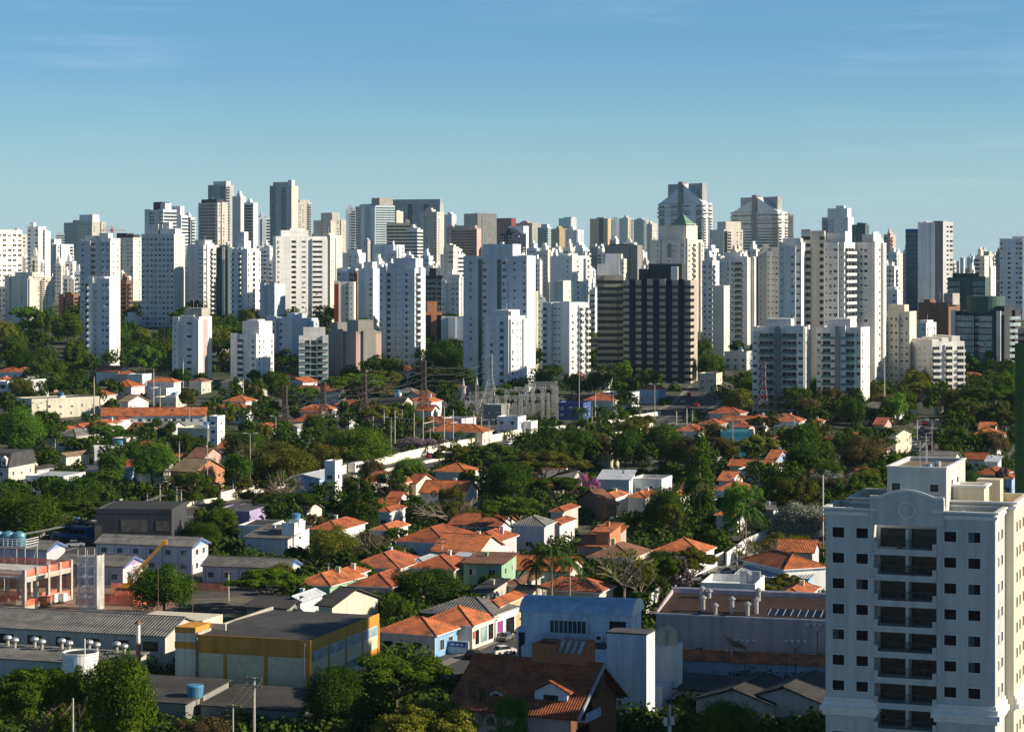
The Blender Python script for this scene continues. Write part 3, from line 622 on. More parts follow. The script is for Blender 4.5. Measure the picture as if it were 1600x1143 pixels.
def road(pts, wd, name='road', lines=True):
    P = [gp(*p) for p in pts]; ROADS.append((P, wd/2+2))
    Q = []
    for i, p in enumerate(P):
        t = (P[min(i+1, len(P)-1)]-P[max(i-1, 0)]).normalized(); Q.append((p, Vector((-t.y, t.x, 0))))
    def strip(o0, o1, dz, nm, mt):
        b = MB()
        for (p, n_), (q, m_) in zip(Q, Q[1:]):
            k = max(1, int((q-p).length/25))
            for s in range(k):
                a = p.lerp(q, s/k); c = p.lerp(q, (s+1)/k); na = n_.lerp(m_, s/k); nc = n_.lerp(m_, (s+1)/k)
                f4 = [a+na*o0, c+nc*o0, c+nc*o1, a+na*o1]; b.poly([(v.x, v.y, g(v.y)+dz) for v in f4])
        return struct(nm, b, mt)
    strip(-wd/2, wd/2, .03, name, ASPH)
    for s in (-1, 1): strip(s*wd/2, s*(wd/2+2.2), .14, 'pavement', SIDE)
    if lines:
        strip(-.1, .1, .036, 'road_marking', PAINT)
    return Q
def wallrun(pts, h, th, mt, label, name='barrier', cat='barrier', off=0, z0=0, cap=True, posts=0, ref=None):
    P = [gp(*p) for p in pts]; o = P[0]; b = MB()
    for a, c in zip(P, P[1:]):
        t = (c-a).normalized(); n_ = Vector((-t.y, t.x, 0)); k = max(1, int((c-a).length/12))
        for s in range(k):
            u = a.lerp(c, s/k)+n_*off-o; v = a.lerp(c, (s+1)/k)+n_*off-o
            gu, gv = g(u.y+o.y)+z0-g(o.y), g(v.y+o.y)+z0-g(o.y)
            A = [(u-n_*th/2), (v-n_*th/2), (v+n_*th/2), (u+n_*th/2)]; zz = [gu, gv, gv, gu]; n0 = len(b.v)
            b.v += [(q.x, q.y, z-.3) for q, z in zip(A, zz)]+[(q.x, q.y, z+h) for q, z in zip(A, zz)]
            for q in ((0,3,2,1),(4,5,6,7),(0,1,5,4),(1,2,6,5),(2,3,7,6),(3,0,4,7)): b.f.append(tuple(n0+i for i in q)); b.m.append(0)
    root = thing(name, label, cat, (o.x, o.y, g(o.y)), 0, ref=ref); b.build('wall', [mt], root)
    THINGS[-1][2] = (sum(p[0] for p in pts)/len(pts), sum(p[1] for p in pts)/len(pts), o.y)
    if posts:
        for a, c in zip(P, P[1:]):
            k = int((c-a).length/posts); t = (c-a).normalized(); n_ = Vector((-t.y, t.x, 0))
            for s in range(k):
                u = a.lerp(c, s/k)+n_*off-o; pb = MB(); z = g(u.y+o.y)-g(o.y); pb.box(-.2,-.2,z,.2,.2,z+h+.35); pb.build('post', [mt], root, (u.x, u.y, 0))
    return root
AV = [(-20,905),(60,872),(250,818),(400,782),(520,756),(700,716),(820,692),(920,679),(1030,656),(1085,632),(1112,604)]
road(AV, 17)
BAR = plain('whitewashed barrier', (.80,.76,.64), .85, .18, .6)
wallrun([(345,784),(520,744),(700,703),(815,680)], 2.7, .4, BAR, 'long cream concrete barrier along the far side of the avenue', posts=9, ref='the long avenue barrier')
wallrun([(845,674),(910,668),(1032,648)], 1.6, .4, BAR, 'cream barrier on the far side of the avenue past the big dark tree', posts=9)
wallrun([(905,694),(1020,667)], 1.8, .4, BAR, 'cream barrier on the near side of the avenue at its right end', ref='the near avenue barrier', posts=9)
wallrun([(548,748),(700,716)], .9, .3, BAR, 'low white kerb wall between the avenue carriageways')
road([(1090,925),(1150,893),(1215,868),(1300,842)], 9); road([(1400,745),(1440,700),(1462,655)], 9)
road([(700,1060),(800,1012),(860,985),(1030,948)], 8, lines=False); road([(0,868),(90,848),(150,846),(205,838)], 9)
road([(240,1000),(262,930)], 6, lines=False) if 0 else None

# ---------------------------------------------------------------- houses and low buildings
UDOOR = MB(); UDOOR.box(-.5,-.05,0,.5,.02,1,1); UDOOR.box(-.42,-.07,.01,.42,-.05,.95,0); UDOOR = UDOOR.mesh('door', [plain('brown door', (.10,.05,.03), .5), FR])
def roof_mb(w, d, h, ty, pitch, oh=.55, t=.16):
    b = MB(); X, Yh = w/2+oh, d/2+oh
    if ty == 'h':
        if w >= d: R = Yh*pitch; e = X-Yh; P = [(-e,0,h+R+t),(e,0,h+R+t)]
        else: R = X*pitch; e = Yh-X; P = [(0,-e,h+R+t),(0,e,h+R+t)]
        E = [(-X,-Yh,h+t),(X,-Yh,h+t),(X,Yh,h+t),(-X,Yh,h+t)]
        if w >= d: b.poly([E[0],E[1],P[1],P[0]]); b.poly([E[1],E[2],P[1]]); b.poly([E[2],E[3],P[0],P[1]]); b.poly([E[3],E[0],P[0]])
        else: b.poly([E[0],E[1],P[0]]); b.poly([E[1],E[2],P[1],P[0]]); b.poly([E[2],E[3],P[1]]); b.poly([E[3],E[0],P[0],P[1]])
        for i in range(4):
            a, c = E[i], E[(i+1)%4]; b.poly([(a[0],a[1],h-.02),(c[0],c[1],h-.02),c,a], 1)
        b.poly([(e_[0],e_[1],h-.02) for e_ in reversed(E)], 1)
        for p in P:
            for e_ in E:
                if (w >= d and p[0]*e_[0] >= 0 and (p[0] != 0 or True) and (e_[0] > 0) == (p[0] >= 0 if p is P[1] else False)) or (w < d and (e_[1] > 0) == (p is P[1])): b.bar(e_, (p[0],p[1],p[2]+.03), .13, 4)
        b.bar(P[0], P[1], .14, 4)
        return b, R+t
    if ty in 'gG':
        A, B_ = (Yh, X) if ty == 'g' else (X, Yh); R = A*pitch; ax = 'x' if ty == 'g' else 'y'
        b.ext([(-A,h-.0),(0,h+R),(A,h-.0),(A,h+t*1.2),(0,h+R+t*1.2),(-A,h+t*1.2)], ax, -B_, B_)
        b.bar((-B_,0,h+R+t) if ty == 'g' else (0,-B_,h+R+t), (B_,0,h+R+t) if ty == 'g' else (0,B_,h+R+t), .16, 4)
        return b, R
    if ty == 's':
        R = 2*Yh*pitch*.5; b.ext([(-Yh,h+.05),(Yh,h+R),(Yh,h+R+t),(-Yh,h+.05+t)], 'x', -X, X); return b, R
def house(xl, xr, ye, h, d, ty, wall, rf_, label, r=18, pitch=.42, ref=None, auto=False, win='l', grp='houses of the low rise quarter', name='house', cat='house', nw=None, tank=None, Y=None, w=None, glaz=0, shut=None, extra=None):
    Y = Y or Yof(ye, h); xm = (xl+xr)/2; r = math.radians(r)
    tw = (xr-xl)*Y/F
    if ty != 'f': tw -= 1.1
    w = w or max(3, (tw-d*abs(math.sin(r)))/math.cos(r))
    hh = w/2*math.sin(abs(r))+d/2*math.cos(r)
    oy = Y+hh-w/2*math.sin(abs(r))*.0; ox = PX(xm, oy)
    gz = g(oy); rg = random.Random(int(xl*7+ye*13))
    root = thing(name, label, cat, (ox, oy, gz), -r, grp, ref, auto=auto); THINGS[-1][2] = (xm, ye, Y)
    FOOT.append((ox, oy, w+1.5, d+1.5, r))
    b = MB(); b.box(-w/2,-d/2,-.6,w/2,d/2,h,0); mats = [wm(wall), ROOFC, wm('W')]
    if ty == 'f':
        b.box(-w/2+.25,-d/2+.25,h,w/2-.25,d/2-.25,h+.03,1)
        for q in ((-w/2-.05,-d/2-.05,w/2+.05,-d/2+.2),(-w/2-.05,d/2-.2,w/2+.05,d/2+.05),(-w/2-.05,-d/2+.2,-w/2+.2,d/2-.2),(w/2-.2,-d/2+.2,w/2+.05,d/2-.2)): b.box(q[0],q[1],h-.35,q[2],q[3],h+.75,0)
        if rf_ in 'kdcm':
            b2 = MB(); b2.ext([(-d/2+.3,h+.1),(d/2-.3,h+.65),(d/2-.3,h+.7),(-d/2+.3,h+.2)], 'x', -w/2+.3, w/2-.3); b2.build('roof', [ROOFS[rf_]], root)
        if tank is None: tank = rg.random() < .5
        R = .8
    else:
        rb, R = roof_mb(w, d, h, ty, pitch); rb.build('roof', [ROOFS[rf_], WHITE], root)
        if ty == 'g':
            a = (d/2+.55)*pitch*(d/2)/(d/2+.55); b.ext([(-d/2,h),(d/2,h),(0,h+a)], 'x', -w/2, w/2)
        if ty == 'G':
            a = w/2*pitch; b.ext([(-w/2,h),(w/2,h),(0,h+a)], 'y', -d/2, d/2)
        if ty == 's': b.ext([(-d/2,h),(d/2,h),(d/2,h+d*pitch*.5)], 'x', -w/2, w/2)
    b.build('wall', mats, root)
    if tank:
        tb = MB(); tx = w*rg.uniform(-.3,.3); z = h+(R if ty != 'f' else .1)
        tb.box(tx-1.2, -1.1, h-.1, tx+1.2, 1.1, z+1.2, 0); tb.build('tank_house', [wm('W')], root)
        tb = MB(); tb.cyl(tx, 0, z+1.2, z+2.3, .9, 1.05, 14); tb.cyl(tx, 0, z+2.3, z+2.5, 1.08, .5, 14); tb.build('water_tank', [plain('blue plastic tank', (.08,.25,.42), .4) if 'blue plastic tank' not in bpy.data.materials else bpy.data.materials['blue plastic tank']], root)
    elif rg.random() < .5 and not auto and ty != 'f':
        tb = MB(); tx = w*rg.uniform(-.3,.3); tb.box(tx-.35, d*.1, h, tx+.35, d*.1+.6, h+R+.5); tb.box(tx-.45, d*.1-.1, h+R+.5, tx+.45, d*.1+.7, h+R+.62); tb.build('chimney', [wm(wall)], root)
    ns = max(1, int(h/2.9)); nwf = nw or max(1, int(w/(3.2 if not auto else 4.5)))
    if extra == 'nowin': ns = 0
    for s in range(ns):
        for i in range(nwf):
            x = -w/2+w*(i+.5)/nwf+rg.uniform(-.25,.25)
            if s == 0 and ns > 1 and i == nwf//2: place('door', UDOOR, root, (x,-d/2,0), 0, (1.1,1,2.15)); continue
            ww = min(w/nwf*.6, 2.0 if glaz else 1.5)
            place('window', UWIN[win][(2 if shut else rg.choice((0,0,1,3)))], root, (x,-d/2,s*2.9+(.5 if glaz else .95)), 0, (ww if not glaz else w/nwf*.85,1,1.2 if not glaz else 1.9))
        nr = max(1, int(d/4.5)) if (not auto or Y < 700) else 1
        for i in range(nr):
            place('window', UWIN[win][rg.choice((0,0,1,3))], root, (w/2,-d/2+d*(i+.5)/nr+rg.uniform(-.3,.3),s*2.9+.95), math.pi/2, (1.2,1,1.2))
    return root, w, d
Hs = house
# far band, left
Hs(17,60,583,5,11,'h','W','t','orange roofed white house furthest up the left slope',ref='the upper left orange house')
Hs(-6,22,595,4,9,'h','H','r','small orange roofed house cut by the left edge')
Hs(-5,27,599,6,10,'f','W','f','white flat roofed house at the left edge',ref='the left white flat house',glaz=1)
Hs(25,74,597,7,12,'f','W','f','white modern two storey house with long windows, left',ref='the white modern house',glaz=1,r=30)
Hs(75,98,598,4,8,'g','P','r','small peach house right of the white modern house')
Hs(172,226,606,5,13,'h','V','t','lavender walled house under a low orange hip roof',ref='the lavender walled house')
Hs(184,219,586,5,10,'h','H','r','orange roofed house behind the lavender walled one')
Hs(236,274,610,4,10,'f','W','c','white flat house with a grey roof patch below the lone beige tower')
Hs(186,233,629,4.5,11,'g','S','n','bluish gable house under a tan tiled roof',ref='the tan roofed house',r=40)
Hs(242,290,624,3.5,10,'f','C','f','low cream flat building right of the tan roofed house')
Hs(296,330,598,5,10,'h','E','b','dark red roofed house by the foot of the lone beige tower',ref='the dark red roofed house')
Hs(200,236,588,5,10,'f','W','m','white sheds with metal roof behind the lavender walled house')
Hs(45,134,640,7,14,'f','H','k','long two storey cream building with dark window rows, left',ref='the long cream building',r=58,glaz=1,w=14,name='low_building',cat='building') if 0 else Hs(47,134,628,7,30,'f','H','k','long two storey cream building with dark window rows, left',ref='the long cream building',r=52,w=14,glaz=1,name='low_building',cat='building')
Hs(158,326,651,6,11,'g','W','t','very long orange roofed terrace of white row houses',ref='the long orange terrace',r=-4,pitch=.45,name='row_house',cat='terrace',glaz=0)
for i, (a, c, e) in enumerate(((76,122,674),(108,155,669),(142,190,664),(176,214,658))):
    Hs(a,c,e,5,13,'h','W','r',('front most','second','third','rear most')[i]+' red roof of the stepped row left of the long orange terrace',r=24)
Hs(198,250,674,5,11,'g','E','r','orange and white low house in front of the long orange terrace',r=22)
Hs(240,292,672,5,12,'g','Z','c','grey sheet roofed house in front of the long orange terrace',r=22)
Hs(280,349,672,7,13,'f','H','f','modern glazed house with white upper box at left centre',ref='the modern glazed house',glaz=1)
Hs(328,350,653,12,6,'f','W','f','white vertical stair box behind the modern glazed house',tank=False)
Hs(142,205,703,6,11,'f','W','f','white cubic house with a roof tank',ref='the white cubic house',tank=True,r=-12)
Hs(178,211,688,7,7,'f','E','f','beige chimney like block behind the white cubic house',tank=False)
Hs(42,78,714,4,10,'G','E','b','small beige gable house left of the cream gable house')
Hs(95,136,713,4.5,12,'G','C','n','cream gable house facing the viewer',ref='the cream gable house',r=26)
Hs(47,88,735,4,12,'h','W','s','house under a lumpy dark slate roof',r=22)
Hs(88,192,738,4,16,'f','U','k','long low store with a dark blue flat roof',ref='the dark blue roofed store',r=-3,tank=False,name='store',cat='store')
Hs(190,207,735,5,5,'f','J','k','bright blue cube kiosk beside the dark blue roofed store',tank=False,name='kiosk',cat='kiosk')
Hs(46,128,748,6,14,'f','W','m','white storefront building by the mansard block',ref='the white storefront',r=14,glaz=1,tank=False,name='store',cat='store')
Hs(266,352,738,6,14,'g','O','n','barn like house with tan tiled roof and orange gable end',ref='the orange gabled barn',r=30)
Hs(294,348,716,5,12,'g','P','b','dark brown roofed house behind the orange gabled barn',r=22)
Hs(174,212,793,3.5,12,'G','C','b','tiny cream gable shed behind the black walled warehouse',r=-20)
Hs(160,285,800,8,18,'f','D','d','black walled warehouse with stained facade patches',ref='the black walled warehouse',r=3,tank=False,extra='nowin',name='warehouse',cat='warehouse')
Hs(335,418,803,5,14,'f','I','k','purple walled shed under a dark flat roof',ref='the purple shed',r=14,tank=False,name='warehouse',cat='warehouse')
Hs(376,440,826,4,12,'f','W','d','white flat annex left of the shuttered white house',r=12)
Hs(382,485,842,4.5,13,'s','V','c','white house with slatted shutters and a grey sheet roof',ref='the shuttered white house',r=16,shut=1,pitch=.2)
Hs(446,471,822,7,6,'f','W','f','white tank tower standing on the shuttered white house roof',tank=True)
# centre band
Hs(468,521,645,4.5,12,'h','E','r','dark orange roofed house behind the paired pylons',ref='the roof behind the pylons')
Hs(470,504,658,4,10,'g','W','t','orange roofed house before the paired pylons')
Hs(396,442,670,4,12,'h','H','t','orange roofed cream house at the foot of the left pylon')
Hs(452,490,668,5,12,'G','S','f','blue white gable house near the left pylons',r=24)
Hs(634,692,630,6,13,'h','W','t','orange hipped house with bright white side by the portal frames',ref='the bright sided orange house')
Hs(648,688,643,4,9,'g','W','r','low orange annex of the bright sided orange house')
Hs(588,648,634,6,14,'g','C','d','pale building with grey roof and small blue tank',tank=True)
Hs(680,742,606,5,13,'h','P','b','brown hip roof just above the switchyard left end')
Hs(684,744,658,5.5,12,'f','V','b','lilac walled box house with a sunlit white end',ref='the lilac walled box house',r=26,tank=False)
Hs(666,772,676,4.5,11,'h','C','t','long orange hipped house beside the avenue barrier',ref='the long orange hipped house')
Hs(755,797,636,7,11,'f','M','m','dark switchyard control building with pale metal roof',ref='the control building',tank=False)
Hs(776,822,655,6,10,'f','W','b','white two storey house with orange terrace by the avenue',ref='the terrace house',tank=False)
Hs(820,838,662,4,8,'f','W','f','small white box house right of the terrace house',tank=False)
Hs(450,532,748,6,16,'G','J','m','pale blue walled workshop with low gable and tower',ref='the pale blue workshop',r=16,pitch=.2,name='workshop',cat='workshop')
Hs(512,530,724,11,5,'f','W','f','white water tower box on the pale blue workshop',tank=False)
Hs(576,616,755,5,12,'g','W','t','small orange roofed white gable house behind the conifer',ref='the small white gable house',r=32)
hA = Hs(605,652,757,5.5,13,'h','X','t','orange hipped house with a yellow side, centre left',ref='the yellow sided house')
Hs(640,676,756,5,10,'g','C','r','red roofed gable house right of the yellow sided house',r=30)
Hs(654,750,772,5,12,'g','W','t','long orange gable roof on a white wall with roof tanks',ref='the long white gabled house',r=16)
Hs(603,640,784,4,9,'g','Z','r','low orange roofed house before the yellow sided house')
Hs(590,634,800,4,11,'h','W','r','orange roof half hidden under bare branches, centre left')
Hs(486,572,829,4.5,16,'h','W','r','wide orange hipped house above the round yellow green tree',ref='the wide hipped house')
Hs(580,640,829,4.5,12,'h','W','t','orange hipped house with bright white end, left of the big twin hips')
Hs(617,748,849,5.5,18,'h','W','r','big orange double hipped house',ref='the big orange hipped house',r=20)
Hs(722,812,848,5,14,'h','V','r','orange hipped house with sunlit end right of the big one',ref='the second orange hipped house')
Hs(672,790,865,5,15,'g','C','t','orange roofed house with cream gable end and grey awning',ref='the cream gable ended house',r=20,pitch=.36)
Hs(545,668,889,4.5,15,'h','S','r','orange hipped house on a stained white wall',ref='the stained wall house')
Hs(640,745,890,5,12,'h','C','r','orange hipped house with cream end wall beside the green walled house')
Hs(636,690,880,4.5,10,'h','W','m','house with pale blue painted tile roof behind the stained wall house',pitch=.35)
Hs(688,770,884,4,11,'s','F','m','low house with a pale blue sheet roof',pitch=.2)
Hs(720,812,882,6,12,'s','F','b','mint green walled house with two grilled windows',ref='the mint green house',pitch=.12,r=14)
hG = Hs(460,570,916,5,14,'h','F','t','orange hipped house with green walls and yellow trim',ref='the green walled house',r=22)
Hs(505,577,903,5,11,'h','C','t','orange hipped house tucked behind the green walled one')
Hs(546,656,918,5,14,'h','P','r','orange hipped house with pink walls',ref='the pink walled house')
Hs(505,584,948,5,13,'g','H','d','small pale gable house under a dark grey roof',ref='the dark roofed gable house',r=34,pitch=.34)
Hs(386,490,951,4,14,'g','M','d','low grey roofed shed row left of the dark roofed gable house',r=14,pitch=.14)
Hs(447,502,940,4.5,10,'G','S','m','shed with twin white peaked metal roofs')
Hs(755,818,949,5,15,'h','X','t','orange roof rising behind the glassy corner shop',ref='the roof behind the shop')
Hs(735,790,930,4,14,'s','E','d','dark grey shed roofs beside the mint green house',pitch=.15)
Hs(784,850,915,4,13,'h','E','b','brown orange low roof right of the mint green house')
Hs(800,852,935,4,13,'g','H','d','grey roofed shed under the tall palms',pitch=.2)
# centre right band
Hs(871,924,633,6,11,'f','U','f','deep blue walled building with a pale end by the palms',ref='the deep blue building',tank=False)
Hs(940,1000,617,6,12,'f','S','f','pale blue low block among dark trees, centre right',ref='the pale blue low block')
Hs(993,1043,611,5.5,12,'h','J','r','red roofed blue house beside the pale blue low block')
Hs(930,952,617,5,8,'h','Y','r','small house with orange roof and yellow side')
Hs(1090,1130,587,7,12,'f','H','f','low cream block right of the navy striped tower',ref='the low cream block')
Hs(1130,1178,553,8,14,'f','W','d','white workshop among trees left of the big beige complex',ref='the white workshop')
Hs(1053,1109,674,5.5,13,'h','W','r','orange hipped house with a bright white parapet wall',ref='the white parapet house')
Hs(1097,1126,681,5,9,'h','J','r','small orange roofed house left of the turquoise house')
Hs(1124,1180,677,7.5,11,'f','A','f','turquoise modern house with a white frame',ref='the turquoise house',tank=False,r=6)
Hs(1142,1184,668,4.5,11,'h','P','r','orange hipped roof just behind the turquoise house')
Hs(1165,1206,657,4.5,10,'h','W','t','orange roofed house at the foot of the red and white pylon')
for i, (a, c, e, lab) in enumerate(((930,986,779,'left of three matching orange hipped houses in a row'),(976,1034,778,'middle of three matching orange hipped houses in a row'),(1030,1084,779,'right of three matching orange hipped houses in a row'))):
    Hs(a,c,e,5.5,13,'h','W','t',lab,ref='the row of three hipped houses' if i == 1 else None)
Hs(898,966,789,5,14,'g','B','b','brown gable house in shade left of the three matching roofs',r=-30)
Hs(856,908,800,5,13,'h','E','r','orange brown hipped house under the big trees')
Hs(853,900,820,4.5,12,'h','W','r','lower orange hipped house with white corner under the big trees')
Hs(929,997,750,5,13,'s','S','m','house with a curved white metal roof',ref='the white metal roof house',pitch=.22,r=10)
Hs(985,1052,752,4,12,'f','W','f','flat white roofed house with rooftop units',ref='the flat white roofed house')
Hs(897,985,855,5,14,'s','P','t','terracotta terraced house with brick tank box',ref='the terracotta terrace house',pitch=.4,r=22)
Hs(932,970,832,8,7,'s','O','t','brick roof room on top of the terracotta terrace house',pitch=.3,r=22)
Hs(914,1022,873,4.5,14,'h','Y','b','yellow walled house under a brown tiled roof',ref='the yellow walled house')
Hs(1110,1186,768,5,12,'h','W','r','orange hipped house with white walls above the shade trees',ref='the upper orange hip')
Hs(1118,1166,752,5,10,'g','C','t','orange gable house left of the dark flat roofs',r=24)
Hs(1150,1226,738,4,13,'f','W','k','low white building with dark flat roof right of the tall conifer')
Hs(1112,1152,786,4,10,'f','J','f','pale blue flat house right of the tall conifer')
Hs(1112,1176,806,4,12,'h','W','t','small orange roof peeking between shade trees')
Hs(1148,1230,797,3,12,'s','S','c','long low shed with striped sheet roof',pitch=.12)
Hs(1196,1234,718,5,11,'g','J','t','orange and pale blue gable house on the right slope',r=26)
Hs(1206,1262,660,5,11,'h','W','t','orange hipped house before the left balconied block',ref='the first orange hip')
Hs(1224,1262,673,4.5,11,'G','W','t','white fronted gable house with orange roof',r=26)
Hs(1264,1292,661,5,10,'h','C','r','orange roofed house partly behind a tree before the blocks')
Hs(1205,1290,686,4.5,13,'h','H','r','wide orange roof in the right hand cluster',ref='the wide right hand roof')
Hs(1234,1288,692,4.5,12,'h','W','t','orange hipped house at the front of the right hand cluster')
Hs(1276,1328,690,4.8,12,'h','W','t','orange hipped house with a white end near the palm')
Hs(1308,1354,684,5,13,'h','W','r','tall orange hipped house right of the palm')
Hs(1361,1398,664,7,10,'g','P','r','pink walled two storey house with white gable end',ref='the pink walled gable house',r=24)
Hs(1364,1430,680,6.5,13,'g','H','c','cream house under a grey sheet roof',ref='the cream grey roofed house',r=34,pitch=.25)
Hs(1524,1564,672,4.5,11,'g','W','t','orange roofed house with white gable on the right slope',ref='the right slope gable house')
Hs(1510,1578,682,4.5,13,'h','C','t','wide orange roof on the right slope')
Hs(1497,1572,694,4.5,13,'h','W','t','front most orange roof on the right slope',ref='the right slope roof')
Hs(1570,1600,650,4,10,'f','W','f','white flat house at the right edge below the trees')
Hs(1533,1572,722,4,10,'s','W','m','white and red shed near the pink blossom tree',pitch=.2)
Hs(1526,1572,766,4.5,12,'h','E','t','orange roof squeezed between the white tower and the green tower')
Hs(1558,1592,748,4.5,9,'h','J','t','small blue house with orange roof beside the green tower')
Hs(1300,1340,712,4.5,11,'h','W','b','brown roofed house hidden in trees right of centre')
# dark lower right neighbours of the big pink wall
Hs(1160,1290,890,5.5,16,'h','W','t','white walled house with several small orange roofs left of the white tower',ref='the many roofed white house',r=-24)
Hs(1200,1290,935,5,14,'h','C','t','orange hipped roof directly behind the pink wall',ref='the roof behind the pink wall')
Hs(1140,1290,905,4,12,'s','J','m','low blue walled shed behind the pink wall roofs',pitch=.1) 
def mans():
    root, w, d = house(-60,48,731,9,16,'f','H','k','cream three storey block with a dark mansard roof and white dormers',r=14,ref='the mansard block',tank=False,name='apartment_block',cat='apartment block',nw=4)
    b = MB(); h = 9
    b.ext([(-d/2-.3,h+.1),(d/2+.3,h+.1),(d/2-1.2,h+4),(-d/2+1.2,h+4)], 'x', -w/2-.3, w/2+.2); b.build('mansard_roof', [SLATE], root)
    for i in range(6):
        x = -w/2+w*(i+.5)/6; q = MB(); q.box(x-.8,-d/2-.25,h+.6,x+.8,-d/2+1.4,h+2.3); q.ext([(x-1,h+2.3),(x+1,h+2.3),(x,h+3.2)], 'y', -d/2-.35, -d/2+1.4); dm = q.build('dormer', [WHITE], root)
        place('window', UWIN['l'][0], dm, (x,-d/2-.25,h+.9), 0, (1,1,1.2))
mans()
# ---------------------------------------------------------------- people's small things: tanks, cars, buses
CARG = glassm('car glass', (.02,.025,.03), .08, .2); TYRE = plain('tyre rubber', (.02,.02,.02), .9)
CARP = {}
for nm, c in dict(white=(.75,.75,.74), silver=(.42,.43,.45), black=(.02,.02,.022), red=(.45,.02,.02), blue=(.04,.09,.3), grey=(.16,.16,.17)).items():
    CARP[nm] = plain(nm+' car paint', c, .25, .03)
def car_meshes():
    b = MB(); b.ext([(-2.1,.3),(-2.15,.75),(-1.95,.9),(-1.2,.95),(1.0,.98),(2.05,.85),(2.15,.6),(2.1,.3)], 'y', -.85, .85)
    body = b
    c = MB(); pr = [(-1.75,.93),(-1.25,1.42),(.35,1.45),(1.0,.96)]; n0 = 0
    lo, hi = .82, .64
    P = [(x, s*(lo if z < 1 else hi), z) for s in (-1, 1) for x, z in pr]
    c.v = P; c.f = [(0,1,2,3)[::-1],(4,5,6,7),(0,4,5,1)[::-1],(1,5,6,2)[::-1],(2,6,7,3)[::-1]]; c.m = [0]*5
    r = MB(); r.box(-1.2,-.64,1.43,.32,.64,1.48)
    w = MB(); k = len(w.v)
    for s in (-1,):
        for i in range(12):
            a = 2*math.pi*i/12; w.v.append((.31*math.cos(a), -.1, .31*math.sin(a)))
        for i in range(12):
            a = 2*math.pi*i/12; w.v.append((.31*math.cos(a), .1, .31*math.sin(a)))
        for i in range(12): w.f.append((i,(i+1)%12,12+(i+1)%12,12+i)); w.m.append(0)
        w.f.append(tuple(range(12))[::-1]); w.f.append(tuple(range(12,24))); w.m += [0,0]
    return body, c.mesh('window_glass', [CARG]), r, w.mesh('wheel', [TYRE])
_cb, _cg, _cr, _cw = car_meshes(); _CM = {k: (_cb.mesh('body', [v]), _cr.mesh('roof_panel', [v])) for k, v in CARP.items()}
_hl = MB(); _hl.box(-.03,-.22,-.07,.03,.22,.07); _hl = _hl.mesh('headlight', [FR])
def car(px, py, col, label, ang, Y=None, auto=False):
    Y = Y or Yof(py); root = thing('parked_car', label, 'car', (PX(px, Y), Y, g(Y)+.03), math.radians(ang), 'cars on the streets', auto=auto)
    place('body', _CM[col][0], root); place('glass', _cg, root); place('roof_panel', _CM[col][1], root)
    for x in (-1.35, 1.35):
        for y in (-.78, .78): place('wheel', _cw, root, (x, y, .31))
    for y in (-.55, .55): place('headlight', _hl, root, (2.12, y, .68))
    return root
car(662,712,'silver','silver car on the avenue beside a red one',68); car(672,714,'red','red car on the avenue',68); car(690,708,'white','white car on the avenue ahead of the red car',68)
car(798,691,'white','white car on the avenue below the terrace house',68); car(815,686,'silver','silver car on the avenue left of the big dark tree',68)
car(942,676,'black','black car alone on the open carriageway',66); car(970,671,'grey','dark grey car further along the open carriageway',66); car(905,676,'red','dark red car close to the barrier on the avenue',66)
car(1088,632,'white','white car where the avenue bends under the dark trees',80); car(1075,640,'blue','blue car where the avenue bends',75)
car(118,854,'silver','silver car parked by the blue buses',8); car(76,846,'black','dark car parked in tree shade near the blue buses',10)
car(790,1000,'grey','dark grey car passing behind the corner shop',70); car(788,1022,'white','white car parked beside the corner shop',30)
car(1134,897,'white','white car at the end of the tree lined side street',30); car(1436,716,'white','white car on the far right side street',80); car(1448,690,'silver','silver car higher up the far right side street',85)
car(30,880,'white','white car on the left street beside the site fence',20); car(960,650,'white','white car on the upper lane near the palms',66); car(925,657,'silver','silver car on the upper lane by the deep blue building',66)
def bus(px, py, label, col, ang, L=11.5):
    Y = Yof(py); root = thing('city_bus', label, 'bus', (PX(px, Y), Y, g(Y)+.03), math.radians(ang), 'buses waiting on the left street')
    b = MB(); b.box(-L/2,-1.25,.35,L/2,1.25,3.1,0); b.box(-L/2+.3,-1.0,3.1,L/2-.3,1.0,3.22,1); b.build('body', [col, FR], root)
    for s in (-1, 1):
        for i in range(6): q = MB(); q.box(-L/2+.6+i*1.8,-.02,0,-L/2+.6+i*1.8+1.6,.02,1.1); q.build('window', [CARG], root, (0, s*1.27, 1.5))
    q = MB(); q.box(-.02,-1.1,0,.02,1.1,1.5); q.build('windscreen', [CARG], root, (L/2+.03, 0, 1.3))
    for x in (-L*.3, L*.32):
        for y in (-1.2, 1.2): place('wheel', _cw, root, (x, y, .46), 0, (1.5, 1.3, 1.5))
BBL = plain('blue bus paint', (.03,.16,.55), .35)
bus(112,842,'bright blue city bus behind the street tree trunk',BBL,150); bus(146,834,'second city bus, white sided, waiting behind the blue one',CARP['white'],152); bus(92,826,'blue bus hidden under the left street trees',BBL,150)
bus(562,737,'white roofed bus seen over the avenue barrier',CARP['white'],68)
